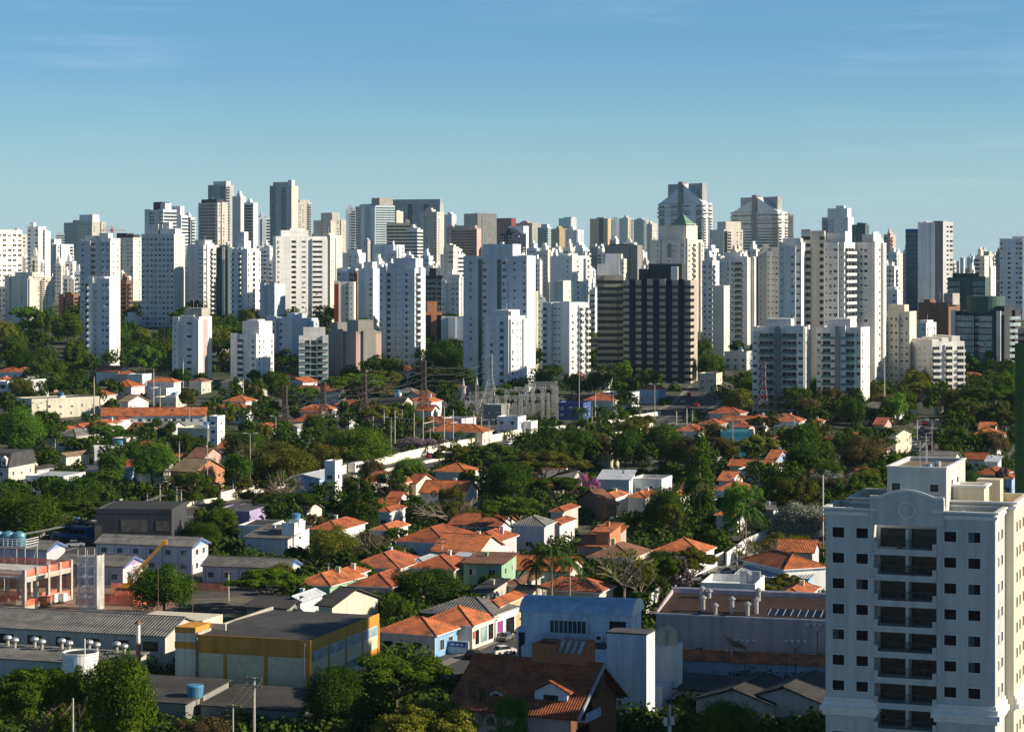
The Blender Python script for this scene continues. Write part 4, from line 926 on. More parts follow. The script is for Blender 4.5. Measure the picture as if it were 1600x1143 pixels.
# ---------------------------------------------------------------- trees
LEAF = {'dark': leafm('dark green leaves', (.022,.060,.005), (.062,.110,.007)), 'mid': leafm('mid green leaves', (.040,.088,.006), (.095,.145,.008)),
        'light': leafm('bright green leaves', (.065,.15,.015), (.11,.20,.022)), 'olive': leafm('olive leaves', (.070,.085,.009), (.145,.145,.016)),
        'pink': leafm('pink blossom', (.55,.16,.42), (.62,.28,.52), .3), 'white': leafm('silvery white flowering leaves', (.045,.075,.03), (.07,.10,.045), .2, c3=(.50,.52,.46)),
        'brown': leafm('brown thin leaves', (.09,.07,.03), (.12,.10,.035)), 'lilac': leafm('lilac flowering leaves', (.06,.075,.035), (.10,.09,.06), .2, c3=(.34,.24,.36)),
        'yellow': leafm('yellow green leaves', (.09,.12,.014), (.16,.16,.02)), 'palm': leafm('palm leaves', (.03,.07,.014), (.06,.11,.02), .2)}
BARK = plain('bark', (.10,.075,.05), .95, .3, 2); BARKP = plain('pale bark', (.24,.20,.15), .95, .3, 2)
def leafquads(rg, blobs, n, s, up=.25, zs=1):
    V, Fc = [], []; tot = sum(b[3]**2*b[4] if False else b[3]**2 for b in blobs); cum = []
    a = 0
    for b in blobs: a += b[3]**2; cum.append(a)
    import bisect
    for _ in range(n):
        b = blobs[bisect.bisect(cum, rg.random()*a*.9999)]
        z = rg.uniform(-.75, 1); t = rg.uniform(0, 6.2832); q = math.sqrt(1-z*z); d = Vector((q*math.cos(t), q*math.sin(t), z))
        rr = b[3]*(rg.uniform(.72, 1.08) if rg.random() < .85 else rg.uniform(1.05, 1.3)); p = Vector((b[0]+d.x*rr, b[1]+d.y*rr, b[2]+d.z*rr*b[4]))
        nn = (d+Vector((rg.gauss(0,.5), rg.gauss(0,.5), rg.gauss(up,.5)))).normalized()
        u = nn.cross(Vector((rg.gauss(0,1), rg.gauss(0,1), rg.gauss(0,1)))).normalized(); w = nn.cross(u); e = s*rg.uniform(.55, 1.3); f = e*rg.uniform(.5, .9)
        u.z *= zs; w.z *= zs; k = len(V); V += [tuple(p-u*e), tuple(p+w*f*.8), tuple(p+u*e), tuple(p-w*f)]; Fc.append((k,k+1,k+2,k+3))
    return V, Fc
def crown(kind, seed, n, s):
    rg = random.Random(seed); B = []
    if kind == 'r':
        for i in range(34):
            z = rg.uniform(-.7, 1); t = rg.uniform(0, 6.28); q = math.sqrt(1-z*z); R = rg.uniform(.45, .78)
            B.append((q*math.cos(t)*R, q*math.sin(t)*R, .5+z*R*.52, rg.uniform(.18, .34), .8))
        B.append((0,0,.5,.6,.7))
    elif kind == 'm':
        for i in range(26):
            z = rg.uniform(-.8, 1); t = rg.uniform(0, 6.28); q = math.sqrt(1-z*z); R = rg.uniform(.5, .95)
            B.append((q*math.cos(t)*R, q*math.sin(t)*R, .5+z*R*.5, rg.uniform(.12, .26), .7))
    elif kind == 'u':
        for i in range(46):
            t = rg.uniform(0, 6.28); R = math.sqrt(rg.random())*.9
            B.append((R*math.cos(t), R*math.sin(t), .78-.38*R*R+rg.uniform(-.14,.1), rg.uniform(.10, .21), .45))
        for i in range(10):
            t = rg.uniform(0, 6.28); R = rg.uniform(.2,.7); B.append((R*math.cos(t), R*math.sin(t), rg.uniform(.2,.5), rg.uniform(.1,.2), .6))
    elif kind == 'c':
        for i in range(15):
            z = i/15; R = .95*(1-z)**.6*(.75+.25*rg.random())+.1
            for j in range(6):
                t = rg.uniform(0, 6.28); B.append((R*.62*math.cos(t), R*.62*math.sin(t), z+.03, R*.36, .16/max(.3,R)))
    elif kind == 'd':
        for i in range(20):
            t = rg.uniform(0, 6.28); R = rg.uniform(.3,1); B.append((R*.85*math.cos(t), R*.85*math.sin(t), .85-.45*R*R+rg.uniform(-.15,.1), rg.uniform(.12,.2), .5))
    V, Fc = leafquads(rg, B, n, s, zs={'r': .55, 'm': .6, 'u': .9, 'c': .25, 'd': .9}[kind])
    me = bpy.data.meshes.new('crown'); me.from_pydata(V, [], Fc); return me
def branches(kind, seed):
    """unit trunk: height 1 (crown occupies the top part), crown radius 1"""
    rg = random.Random(seed); b = MB(); fork = .38 if kind in 'ud' else .42
    b.bar((0,0,-.02), (.02,.01,fork), .045, 7, 0, .032)
    def grow(p, d, L, r, lv):
        q = p+d*L; b.bar(p, q, r, 5 if lv < 2 else 3, 0, r*.65)
        if lv == 0: return
        for _ in range(3 if lv > 1 else 2):
            e = (d+Vector((rg.gauss(0,.45), rg.gauss(0,.45), rg.gauss(.05,.16)))).normalized(); grow(q, e, L*rg.uniform(.6,.85), r*.62, lv-1)
    for i in range(6 if kind in 'ud' else 4):
        t = i*6.283/(6 if kind in 'ud' else 4)+rg.uniform(-.4,.4); d = Vector((math.cos(t)*1.0, math.sin(t)*1.0, .45)).normalized()
        grow(Vector((0,0,fork-.02)), d, .36, .024, 3 if kind in 'd' else 2)
    return b
BR = {k: [branches(k, 5+i) for i in range(2)] for k in 'rud'}
BRM = {k: [x.mesh('trunk', [BARK if k != 'd' else BARKP]) for x in v] for k, v in BR.items()}
_pole = MB(); _pole.bar((0,0,0),(0,0,1),.03,6,0,.02); PTR = _pole.mesh('trunk', [BARKP])
CRN = {}
for kd, (n1, s1, n2, s2, nv) in {'r': (9000,.05,26000,.028,3), 'm': (6500,.047,16000,.028,3), 'u': (8000,.044,24000,.025,3), 'c': (6000,.07,9000,.05,2), 'd': (700,.035,1600,.022,2)}.items():
    CRN[kd] = [crown(kd, 100+i, n1, s1) for i in range(nv)]
    CRN[kd+'+'] = [crown(kd, 200+i, n2, s2) for i in range(2 if kd in 'ru' else 1)]
def palmmesh(seed):
    rg = random.Random(seed); b = MB()
    for i in range(17):
        t = i*2.4+rg.uniform(-.2,.2); up = rg.uniform(.1,1.0); pts = []
        for k in range(8):
            u = k/7; rr = u*(1.0-.12*up); z = up*.62*math.sin(u*1.7)-.75*u*u*(1.15-up*.5); pts.append(Vector((math.cos(t)*rr, math.sin(t)*rr, z)))
        sd = Vector((-math.sin(t), math.cos(t), 0))
        for k in range(7):
            a, c = pts[k], pts[k+1]; b.bar(a, c, .008, 3)
            for s in (-1, 1):
                for e in (0, .33, .66):
                    p = a.lerp(c, e); L = .26*(1-abs(k/7-.45)); tip = p+sd*s*L+(c-a)*.9+Vector((0,0,-.16*rg.uniform(.6,1.4)))
                    b.poly([p, p+(c-a)*.3, tip])
    return b
PALMB = [palmmesh(3), palmmesh(4)]
_CM2 = {}
def crownmat(kd, i, col):
    k = (kd, i, col)
    if k not in _CM2:
        if kd == 'p': me = PALMB[i].mesh('crown', [LEAF['palm']])
        else: me = CRN[kd][i].copy(); me.name = 'crown'; me.materials.clear(); me.materials.append(LEAF[col])
        _CM2[k] = me
    return _CM2[k]
NAMES = {'r': 'broad round tree', 'm': 'loose leafy tree', 'u': 'flat topped spreading tree', 'c': 'tall conifer', 'd': 'bare branched tree', 'p': 'palm'}
COLW = {'dark': 'dark green', 'mid': 'mid green', 'light': 'bright green', 'olive': 'olive green', 'pink': 'pink blossoming', 'white': 'white flowering', 'brown': 'brown leaved', 'lilac': 'lilac flowering', 'yellow': 'yellow green', 'palm': 'green'}
rt = random.Random(77); TPOS = []
def tree(x, yt, yb, wpx, kd='r', col='dark', label=None, Y=None, grp=None, ref=None):
    Y = Y or Yof(yb); gz = g(Y); R = wpx*Y/F/2; hh = max(2.5, PZ(yt, Y)-gz)
    X_ = PX(x, Y); i = rt.randrange(10)
    auto = label is None
    lab = label or f"{'tall ' if hh > 14 else 'small ' if hh < 6 else ''}{COLW[col]} {NAMES[kd]}"
    nm = {'p': 'palm_tree', 'c': 'conifer_tree'}.get(kd, 'tree')
    root = thing(nm, lab, 'palm tree' if kd == 'p' else 'tree', (X_, Y, gz), 0, grp or ('palms' if kd == 'p' else 'trees of the low rise quarter'), ref=ref, auto=auto)
    THINGS[-1][2] = (x, (yt*2+yb)/3, Y); TPOS.append((X_, Y, R))
    rz = rt.uniform(0, 6.28); near = R*F/Y > 30
    if kd == 'p':
        place('trunk', PTR, root, (0,0,-.2), 0, (8,8,hh-R*.2)); place('crown', crownmat('p', i % 2, col), root, (0,0,hh-R*.35), rz, (R,R,R)); return root
    if kd == 'c':
        place('trunk', PTR, root, (0,0,-.2), 0, (12,12,hh*.9)); place('crown', crownmat('c'+('+' if near else ''), 0 if near else i % 2, col), root, (0,0,hh*.06), rz, (R,R,hh*.94)); return root
    kk = 'd' if kd == 'd' else 'u' if kd == 'u' else 'r'
    ch = {'r': .78, 'm': .76, 'u': .62, 'd': .6}[kd]*hh
    if kd != 'u': ch = max(ch, min(hh*.92, R*1.3))
    t = place('trunk', BRM[kk][i % 2], root, (0,0,0), rz, (R*.95,R*.95,hh-ch*.15 if kd != 'd' else hh*1.0))
    L = CRN[kd+('+' if near else '')]
    place('crown', crownmat(kd+('+' if near else ''), i % len(L), col), root, (0,0,hh-ch), rz, (R,R,ch)); return root
# near and named trees
tree(190,1020,1215,128,'r','mid','large round tree in the lower left corner, right of the spreading one',ref='the big lower left tree')
tree(62,1032,1205,165,'u','mid','wide flat topped tree filling the lower left corner')
tree(620,1018,1125,190,'u','mid','wide umbrella tree below the white house with the blue side',ref='the wide umbrella tree')
tree(520,1040,1150,110,'r','dark','dark shaded tree against the foot of the yellow building')
tree(670,1088,1235,190,'u','olive','olive brown spreading tree at the bottom edge left of the brick house')
tree(795,1083,1200,78,'m','light','bright green tree before the front roof of the brick house')
tree(1130,1096,1215,125,'r','mid','round tree at the bottom edge beside the grey sheds')
tree(318,1118,1230,130,'m','brown','brownish shrub tree at the bottom edge under the power pole')
tree(122,1040,1190,90,'m','mid','leafy tree in front of the round white tank')
tree(745,1060,1190,60,'d','brown','thin brown leaved tree before the small dormer')
tree(256,884,962,118,'r','dark','dense dark tree right of the yellow mobile crane',ref='the dark tree by the crane')
tree(420,884,952,135,'u','mid','wide green tree between the dark site tree and the green walled house',ref='the tree by the green walled house')
tree(668,888,952,155,'r','dark','broad dark tree before the stained wall and pink walled houses',ref='the broad dark tree')
tree(523,824,888,88,'r','yellow','dense round yellow green tree under the wide hipped house',ref='the round yellow green tree')
tree(582,828,890,75,'d','brown','wispy brown tree right of the round yellow green tree')
tree(862,848,965,78,'p','palm','tallest palm of the group behind the white vaulted building',ref='the tall palms')
tree(838,872,962,58,'p','palm','left palm of the group behind the white vaulted building')
tree(890,868,960,62,'p','palm','right palm of the group behind the white vaulted building')
tree(688,880,925,34,'p','palm','small palm poking above the broad dark tree')
tree(975,848,955,125,'d','olive','big bare branched tree right of the tall palms',ref='the big bare tree')
tree(1035,862,945,80,'u','mid','green tree right of the big bare tree')
tree(1075,852,930,95,'u','olive','spreading olive tree over the side street')
tree(1065,868,945,40,'m','lilac','lilac flecked tree beside the side street')
tree(1000,878,960,70,'d','olive','second bare branched tree leaning right of the big bare tree')
tree(1180,835,905,95,'d','brown','bare street tree at the head of the side street')
tree(1225,830,880,90,'m','olive','loose olive tree left of the white tower')
tree(1248,785,850,105,'r','white','white flowering tree left of the white tower',ref='the white flowering tree')
tree(1295,735,800,80,'m','white','second white flowering tree higher up the slope')
tree(1165,790,860,64,'p','palm','palm among shade trees right of the tall conifer')
tree(1093,664,822,66,'c','dark','very tall dark conifer at centre right',ref='the tall conifer')
tree(560,738,842,88,'c','dark','big dark conifer at centre left',ref='the centre left conifer')
tree(795,722,800,100,'r','dark','dark round tree in the middle of the photo')
tree(850,700,775,150,'u','olive','large olive umbrella tree in the middle of the photo',ref='the middle umbrella tree')
tree(770,690,752,110,'u','mid','green umbrella tree in the middle of the photo, left one')
tree(878,668,735,130,'r','dark','big dark tree beside the avenue at centre right',ref='the big dark tree by the avenue')
tree(800,770,850,110,'u','mid','broad green tree lower centre above the palms')
tree(870,740,800,100,'u','mid','green tree in front of the middle umbrella tree')
tree(915,742,782,52,'m','pink','pink blossoming tree at centre right',ref='the pink blossoming tree')
tree(700,775,835,135,'d','olive','bare spreading tree across the long white gabled house')
tree(440,692,755,130,'r','olive','large olive green tree left of the avenue barrier',ref='the large olive tree')
tree(560,668,732,140,'r','mid','large green tree between the avenue and the pylons')
tree(505,690,745,80,'m','olive','olive tree right of the large olive tree')
tree(655,682,706,100,'m','lilac','low lilac flecked tree along the avenue barrier')
tree(640,715,752,70,'r','light','bright green tree hugging the avenue near the bus')
tree(560,578,640,110,'u','mid','wide green tree under the netted low building',ref='the wide tree under the netting')
tree(595,573,635,80,'u','olive','wide olive tree under the netted low building')
tree(475,598,650,58,'u','light','bright green tree between the left pylons')
tree(700,535,600,90,'r','dark','dark tall trees left of the big blue tower')
tree(692,530,595,50,'c','dark','dark conifer left of the big blue tower')
tree(720,575,612,60,'r','dark','dark tree at the foot of the big blue tower')
tree(118,582,622,46,'r','dark','perfectly round dark tree at left',ref='the round left tree')
tree(70,560,615,80,'m','mid','tall pale trunked tree left of the round one')
tree(40,545,590,70,'r','dark','dark tree below the cream slab'); tree(105,490,545,60,'r','mid','tall green tree right of the cream slab')
tree(208,517,550,50,'r','light','bright green tree right of the slim white tower')
tree(25,640,720,100,'r','light','big bright green tree at the left edge',ref='the big left edge tree'); tree(70,640,690,60,'m','dark','dark tree in front of the long cream building')
tree(238,692,765,85,'r','light','bright green tall tree left of centre by the cubic house',ref='the bright green tree'); tree(300,735,790,95,'m','mid','green tree across the orange gabled barn')
tree(385,672,735,90,'r','mid','big green tree behind the tall lamp posts'); tree(1110,553,580,48,'r','light','light green tree below the glass balconied tower')
tree(1412,665,705,60,'d','mid','thin tree by the far right street'); tree(1568,728,772,26,'m','lilac','small pale pink blossom tree beside the green tower')
tree(1510,735,770,70,'r','dark','dark tree behind the stepped roof of the white tower'); tree(1548,580,612,70,'r','mid','green tree below the green drummed building')
tree(1530,548,590,55,'m','light','palm like bright tree below the green drummed building')
tree(110,742,812,120,'m','dark','broad dark tree before the white storefront'); tree(45,775,850,150,'r','mid','large green street tree at the left over the buses',ref='the left street trees')
tree(130,775,835,110,'u','mid','flat topped street tree over the buses'); tree(340,792,850,95,'m','mid','leafy tree at the right end of the black walled warehouse')
tree(315,815,862,70,'r','dark','dark tree behind the site barracks'); tree(395,745,790,80,'m','olive','thin olive trees by the avenue wall')
tree(455,765,822,120,'u','dark','spreading dark tree below the pale blue workshop'); tree(20,765,815,70,'r','mid','green tree below the mansard block')
for x, yt, yb, w_ in ((907,635,672,34),(935,634,664,26),(943,634,664,24),(965,630,666,26),(718,672,697,22),(737,675,697,20),(1338,668,702,36),(1480,690,720,30),(1210,640,668,18),(1210,665,690,22),(150,558,590,22),(870,590,615,30),(893,592,620,30),(1575,655,690,30),(330,640,670,20),(985,735,760,16),(20,600,622,16),(1388,760,795,26),(958,780,812,24)):
    tree(x,yt,yb,w_,'p','palm')
# the green mass between the houses, kept off buildings and roads
def blocked(X_, Y_, R):
    for ox, oy, w, d, r in FOOT:
        dx, dy = X_-ox, Y_-oy
        if abs(dx) > w+d+8 or abs(dy) > w+d+8: continue
        u = dx*math.cos(r)-dy*math.sin(r); v = dx*math.sin(r)+dy*math.cos(r)
        if abs(u) < w/2+R*.25 and abs(v) < d/2+R*.25: return True
    for P, hw in ROADS:
        for a, c in zip(P, P[1:]):
            t = max(0, min(1, ((X_-a.x)*(c.x-a.x)+(Y_-a.y)*(c.y-a.y))/((c-a).length_squared+1e-6)))
            if math.hypot(X_-a.x-(c.x-a.x)*t, Y_-a.y-(c.y-a.y)*t) < hw+R*.35: return True
    return False
KEEP = [(1055,800,1135,860),(880,776,950,818),(540,835,590,860),(60,652,335,690),(925,762,1090,815),(905,742,945,795),(925,742,1055,775),(1118,680,1190,725),(1205,672,1350,715),(1495,680,1580,715),(1050,672,1112,712),(1105,762,1190,800),(262,742,356,800),(275,672,352,712),(1358,668,1432,705),(868,632,926,655),(590,772,690,800),(650,772,752,805),(855,800,1030,890),(640,845,820,915),(480,826,645,850),(330,800,420,820),(375,838,490,875)]
AVL = lambda x: 744-(x-520)*.186
def shy(x, y): return (400 < x < 1045 and AVL(x)-2 < y < AVL(x)+(34 if x < 830 or x > 880 else 5)) or any(a < x < c and b_ < y < d_ for a, b_, c, d_ in KEEP)
def autotrees(n, x0, x1, y0, y1, hmin, hmax, cols, kinds='rrum', gap=.75, avoid=()):
    k = t = 0
    while k < n and t < n*30:
        t += 1; x, y = rt.uniform(x0, x1), rt.uniform(y0, y1); Y = Yof(y); X_ = PX(x, Y); h = rt.uniform(hmin, hmax); R = h*rt.uniform(.38, .62)
        if shy(x, y) or any(a <= x <= c and b_ <= y <= d_ for a, b_, c, d_ in avoid): continue
        if blocked(X_, Y, R) or any((X_-a)**2+((Y-b_))**2 < ((R+c)*gap)**2 for a, b_, c in TPOS): continue
        kd = rt.choice(kinds); R *= 1.25 if kd == 'u' else 1
        tree(x, HY+(H-g(Y)-h)*F/Y, y, 2*R*F/Y, kd, rt.choice(cols)); k += 1
# ---------------------------------------------------------------- foreground buildings, each in its own local frame (x right along the front, y back)
def corner(name, label, cat, px, Y, r, ref=None, foot=None, group=None, py=900):
    X_ = PX(px, Y); root = thing(name, label, cat, (X_, Y, g(Y)), -math.radians(r), group, ref); THINGS[-1][2] = (px, py, Y)
    if foot:                                        # footprint (x0, x1, y0, y1) in the local frame
        x0, x1, y0, y1 = foot; a = math.radians(r); cx_, cy_ = (x0+x1)/2, (y0+y1)/2
        FOOT.append((X_+cx_*math.cos(a)+cy_*math.sin(a), Y-cx_*math.sin(a)+cy_*math.cos(a), x1-x0+2, y1-y0+2, a))
    return root
def bx(root, name, mt, *boxes):
    b = MB()
    for q in boxes: b.box(*q)
    return b.build(name, mt, root)
# ---- white apartment block on the right
def jointed(name, col):
    m, n, l, b = nodes(name); t = n.new('ShaderNodeTexCoord'); s = n.new('ShaderNodeSeparateXYZ'); l.new(t.outputs['Object'], s.inputs[0])
    sn = n.new('ShaderNodeSeparateXYZ'); l.new(t.outputs['Normal'], sn.inputs[0])
    gt = mul(n, l, mul(n, l, sn.outputs[0], 0, 'ABSOLUTE'), mul(n, l, sn.outputs[1], 0, 'ABSOLUTE'), 'GREATER_THAN')
    mf = n.new('ShaderNodeMix'); l.new(gt, mf.inputs[0]); l.new(s.outputs[0], mf.inputs[2]); l.new(s.outputs[1], mf.inputs[3])
    def line(src, per, off, wd):
        f = mul(n, l, mul(n, l, mul(n, l, src, off, 'ADD'), 1/per), 1, 'MODULO'); f = mul(n, l, f, 0, 'ABSOLUTE')
        return mul(n, l, f, wd/per, 'LESS_THAN')
    ln = mul(n, l, line(mf.outputs[0], 2.35, 100*2.35, .05), line(s.outputs[2], 1.515, .1, .05), 'MAXIMUM')
    q = noise(n, l, 1, 4, sc3=(.9,.9,.07)); q2 = noise(n, l, .15, 3)
    v = mul(n, l, rng_(n, l, q.outputs[0], .35, .75, 1.05, .78), rng_(n, l, q2.outputs[0], .3, .7, 1.03, .93)); v = mul(n, l, v, rng_(n, l, ln, 0, 1, 1, .86))
    l.new(vary(n, l, col, v), b.inputs['Base Color']); b.inputs['Roughness'].default_value = .85; return m
JW = jointed('panelled white plaster', (.52,.54,.53)); JC = jointed('panelled cream plaster with warm bounce', (.74,.66,.50))  # JC's cream includes the warm light bounced onto the rear wing
SHD = plain('brown shutters', (.016,.010,.010), .85, .15, 3, spec=.15); TRIM = plain('pale trim', (.70,.71,.70), .8, .08)
nb = corner('apartment_building', 'white panelled apartment block with cream rooftop terraces filling the lower right', 'apartment building', 1555, 268, 20, ref='the white apartment block', foot=(-21,2,0,20), py=950)
def parapet(b, x0, x1, y0, y1, z0, z1, t=.22, mi=0):
    for q in ((x0,y0,x1,y0+t),(x0,y1-t,x1,y1),(x0,y0+t,x0+t,y1-t),(x1-t,y0+t,x1,y1-t)): b.box(q[0],q[1],z0,q[2],q[3],z1,mi)
def cornice(b, x0, x1, y0, y1, z, mi=0):
    for k, (e, a, c) in enumerate(((.12,-.95,-.75),(.28,-.75,-.5),(.42,-.22,.0))): parapet(b, x0-e, x1+e, y0-e, y1+e, z+a, z+c, e+.0+.02 if e > .2 else .2, mi)
b = MB(); ZT = 35.3
b.box(-6.8,0,-1,0,8,ZT-1.5); b.box(-20,0,-1,-14.2,8,ZT-1.5); b.box(-14.2,2.0,-1,-6.8,8,ZT-1.5)
parapet(b,-6.8,0,0,8,ZT-1.5,ZT); parapet(b,-20,-14.2,0,8,ZT-1.5,ZT)
b.box(-18.5,8,-1,1.05,18.6,ZT-1.4,1); parapet(b,-18.5,1.05,8.0,18.6,ZT-1.4,ZT+.5,.22,1)
b.build('wall', [JW, JC], nb)
b = MB(); cornice(b,-18.5,1.05,8,18.6,ZT+.5); b.build('cornice', [TRIM], nb)
for x0, x1 in ((-6.8,0),(-20,-14.2)):
    b = MB(); cornice(b,x0,x1,0,8,ZT); b.build('cornice', [TRIM], nb); b = MB()
    for e, z0, z1 in ((.15,12.3,12.7),(.35,11.7,12.3),(.6,11.1,11.7),(.3,10.6,11.1)): b.box(x0-e,-e,z0,x1+e,7.9,z1)
    b.build('base_moulding', [TRIM], nb)
b = MB()
for e, z0, z1 in ((.15,12.3,12.7),(.35,11.7,12.3),(.6,11.1,11.7)): b.box(-18.4,8.1,z0,1.05+e,18.6+e,z1)
b.build('base_moulding', [TRIM], nb)
b = MB()                                            # arched pediment over the balconies
pr = [(-14.6+8.7*i/16, 36.75+.8*math.sin(math.pi*min(1,max(0,(i-2)/12)))) for i in range(17)]
b.ext([(-14.6,33.4)]+pr+[(-5.9,33.4)], 'y', -.35, 0.5, 0)
for (p, q) in zip(pr, pr[1:]): b.bar((p[0],-.45,p[1]),(q[0],-.45,q[1]),.22,4,1)
ring = [(-10.25+.95*math.cos(a), -.42, 35.25+.95*math.sin(a)) for a in [math.pi*2*i/24 for i in range(25)]]
b.path(ring, .11, 4, 1); b.build('pediment', [JW, TRIM], nb)
rn0 = random.Random(2)
for k in range(11):
    z = 30.6-3.03*k
    if z < 2: break
    b = MB(); b.box(-14.2,-.28,z-.72,-6.8,2.0,z,0); b.box(-14.2,-.28,z,-13.7,-.1,z+.75,0); b.box(-7.25,-.28,z,-6.8,-.1,z+.75,0)
    for i in range(42): x = -13.65+i*.15; b.box(x,-.2,z,x+.03,-.17,z+1.05,1)
    b.box(-13.7,-.22,z+1.05,-7.25,-.14,z+1.12,1); b.build('balcony', [JW, RAIL], nb)
    bx(nb, 'pier', JW, (-10.5,.3,z,-10.15,2.0,z+2.3))
    for x0, x1 in ((-13.8,-10.6),(-10.05,-6.95)):
        b = MB(); b.box(x0,1.93,z,x1,2.0,z+2.25,1); b.box(x0+.08,1.9,z+.06,(x0+x1)/2-.04,1.93,z+2.18,0); b.box((x0+x1)/2+.04,1.9,z+.06,x1-.08,1.93,z+2.18,0); b.build('balcony_door', [rn0.choice((GLD, GLD, GL)), FRD], nb)
def unit_sw(v):
    b = MB(); b.box(-.5,-.04,0,.5,.01,1,1); b.box(-.56,-.07,-.05,.56,-.0,.0,2); b.box(-.56,-.07,1.0,.56,0,1.06,2); b.box(-.56,-.07,0,-.5,0,1,2); b.box(.5,-.07,0,.56,0,1,2)
    for i in range(2): b.poly([(-.47+.48*i,-.043,.04),(-.01+.48*i,-.043,.04),(-.01+.48*i,-.043,.96),(-.47+.48*i,-.043,.96)], 3 if i < v else 0)
    return b.mesh('window', [SHD, FRD, TRIM, GLB])
USW = [unit_sw(0), unit_sw(0), unit_sw(0), unit_sw(1)]
rn = random.Random(5)
for k in range(10):
    z = 31.7-3.03*k
    for x in (-18.45,-15.6,-5.2,-2.4): place('window', rn.choice(USW), nb, (x,0,z), 0, (1.42,1,1.22))
    for y, w_ in ((2.6,.6),(5.4,1.0)): place('window', USW[0], nb, (0,y,z), math.pi/2, (w_,1,1.1))
    for y in (10.6,13.2,16.2): place('window', USW[0], nb, (1.05,y,z+.3), math.pi/2, (.9,1,1.2))
b = MB(); b.box(-13.57,5,ZT-1.5,-6.5,19.5,38.7,0); parapet(b,-13.57,-6.5,5,19.5,38.7,39.8); b.build('penthouse', [JW], nb)
b = MB(); parapet(b,-13.7,-6.37,4.87,19.63,39.8,39.95,.42); b.build('coping', [TRIM], nb)
bx(nb, 'roof_deck', plain('brown roof deck', (.16,.13,.10), .9, .3), (-13.34,5.23,38.7,-6.73,19.27,39.45))
for x in (-12.5,-7.9):
    b = MB(); b.box(x-.6,4.94,36.9,x+.6,5.01,38.0,1); b.box(x-.5,4.91,37.0,x+.5,4.94,37.9,0); b.build('window', [GLD, TRIM], nb)
for y in (9,13): b = MB(); b.box(-6.51,y,37,-6.45,y+.8,38.1,0); b.build('window', [GLD], nb)
bx(nb, 'stair_head', JC, (-6.4,9,ZT-1.4,-2.6,13,37.3)); bx(nb, 'rear_stair_head', JC, (-4.5,15.5,ZT-1.4,-1.6,18.0,37.7))
b = MB(); parapet(b,-6.7,-2.3,8.7,13.3,37.3,37.55,.6); b.build('coping', [TRIM], nb)
for (x0,x1,y0,y1) in ((-6.55,-.25,.25,7.75),(-19.75,-14.45,.25,7.75)): bx(nb, 'terrace_floor', ROOFC, (x0,y0,ZT-1.5,x1,y1,ZT-1.47))
for x, y, z, h_ in ((-10.5,10,39.45,3.2),(-9.8,11,39.45,2.6),(-10.1,12,39.45,4.0)): b = MB(); b.bar((x,y,z),(x,y,z+h_),.03,5); b.build('antenna', [STEEL], nb)
for x, y in ((-9,8),(-8.2,9.5),(-8.6,12)): b = MB(); b.cyl(x,y,39.46,40.1,.35,.3,10); b.box(x-.8,y-.3,39.46,x-.36,y+.3,40.0); b.build('roof_fan', [MET], nb)
for x in (-17.8,-4.3): b = MB(); b.bar((x,3,ZT-1.47),(x,3,ZT-.3),.07,5); b.bar((x,3,ZT-.3),(x+.4,3,ZT-.3),.07,5); b.build('vent_pipe', [WHITE], nb)

for k in range(8):                                  # planters and chairs left on the balconies
    z = 30.6-3.03*k
    for _ in range(rn.choice((1,2,3))):
        x = rn.uniform(-13.2,-7.6); b = MB(); b.box(x-.25,.1,z,x+.25,.5,z+.35,0)
        for j in range(14): p = Vector((x+rn.uniform(-.3,.3), .3+rn.uniform(-.2,.2), z+rn.uniform(.35,1.1))); b.poly([p, p+Vector((.14,.03,.1)), p+Vector((.02,.05,.22))], 1)
        b.build('planter', [wm('B'), plain('planter leaves', (.04,.09,.02)) if 'planter leaves' not in bpy.data.materials else bpy.data.materials['planter leaves']], nb)
# ---- yellow warehouse
YEL = wallm('mustard yellow paint', (.62,.29,.04), .25); PNL = plain('cream brick panel', (.70,.57,.38), .9, .12, 1.2)
yw = corner('warehouse', 'mustard yellow factory hall with cream panels and a dark sheet roof', 'warehouse', 485, 336, 18, ref='the yellow factory hall', foot=(-23,0,0,28), py=1020)
w, d, h = 18.4, 27.6, 9.4
b = MB(); b.box(-w,.12,-1,-.12,d,h-.3,0)
b.box(-w-.1,0,6.7,0,d+.1,h,0) if 0 else None
b.box(-w,0,6.75,0,.12,h,0); b.box(-.12,0.12,7.7,0,d,h,0); b.box(-w,0,.55,0,.12,1.7,0); b.box(-.12,.12,.55,0,d,1.6,0)
for x in (-w,-w*.755,-w*.40,-.55): b.box(x,-.06,1.7,x+(.5 if x > -w else .4),.12,6.75,0)
for i in range(5): y = i*(d-.5)/4; b.box(-.12,y+(.12 if i == 0 else 0),1.6,.05,y+.5,7.7,0)
b.build('wall', [YEL], yw)
for x0, x1 in ((-w+.42,-w*.755-.02),(-w*.755+.52,-w*.40-.02),(-w*.4+.52,-.57)): bx(yw, 'panel', PNL, (x0,.04,1.72,x1,.118,6.73))
for i in range(4):
    y0 = i*(d-.5)/4+.5; y1 = (i+1)*(d-.5)/4
    bx(yw, 'panel', PNL, (-.1,y0+.02,1.62,-.04,y1-.02,2.6)); bx(yw, 'panel', PNL, (-.1,y0+.02,4.1,-.04,y1-.02,6.0))
    for z0, z1 in ((2.6,4.1),(6.0,7.6)):
        if i == 3 and z0 < 3: continue
        b = MB(); b.box(-.1,y0+.02,z0,-.06,y1-.02,z1,1); n_ = 8; s_ = (y1-y0-.3)/n_
        for j in range(n_): b.box(-.065,y0+.15+j*s_,z0+.1,-.045,y0+.15+(j+.86)*s_,z1-.1,0)
        b.build('window', [GLL, STEEL], yw)
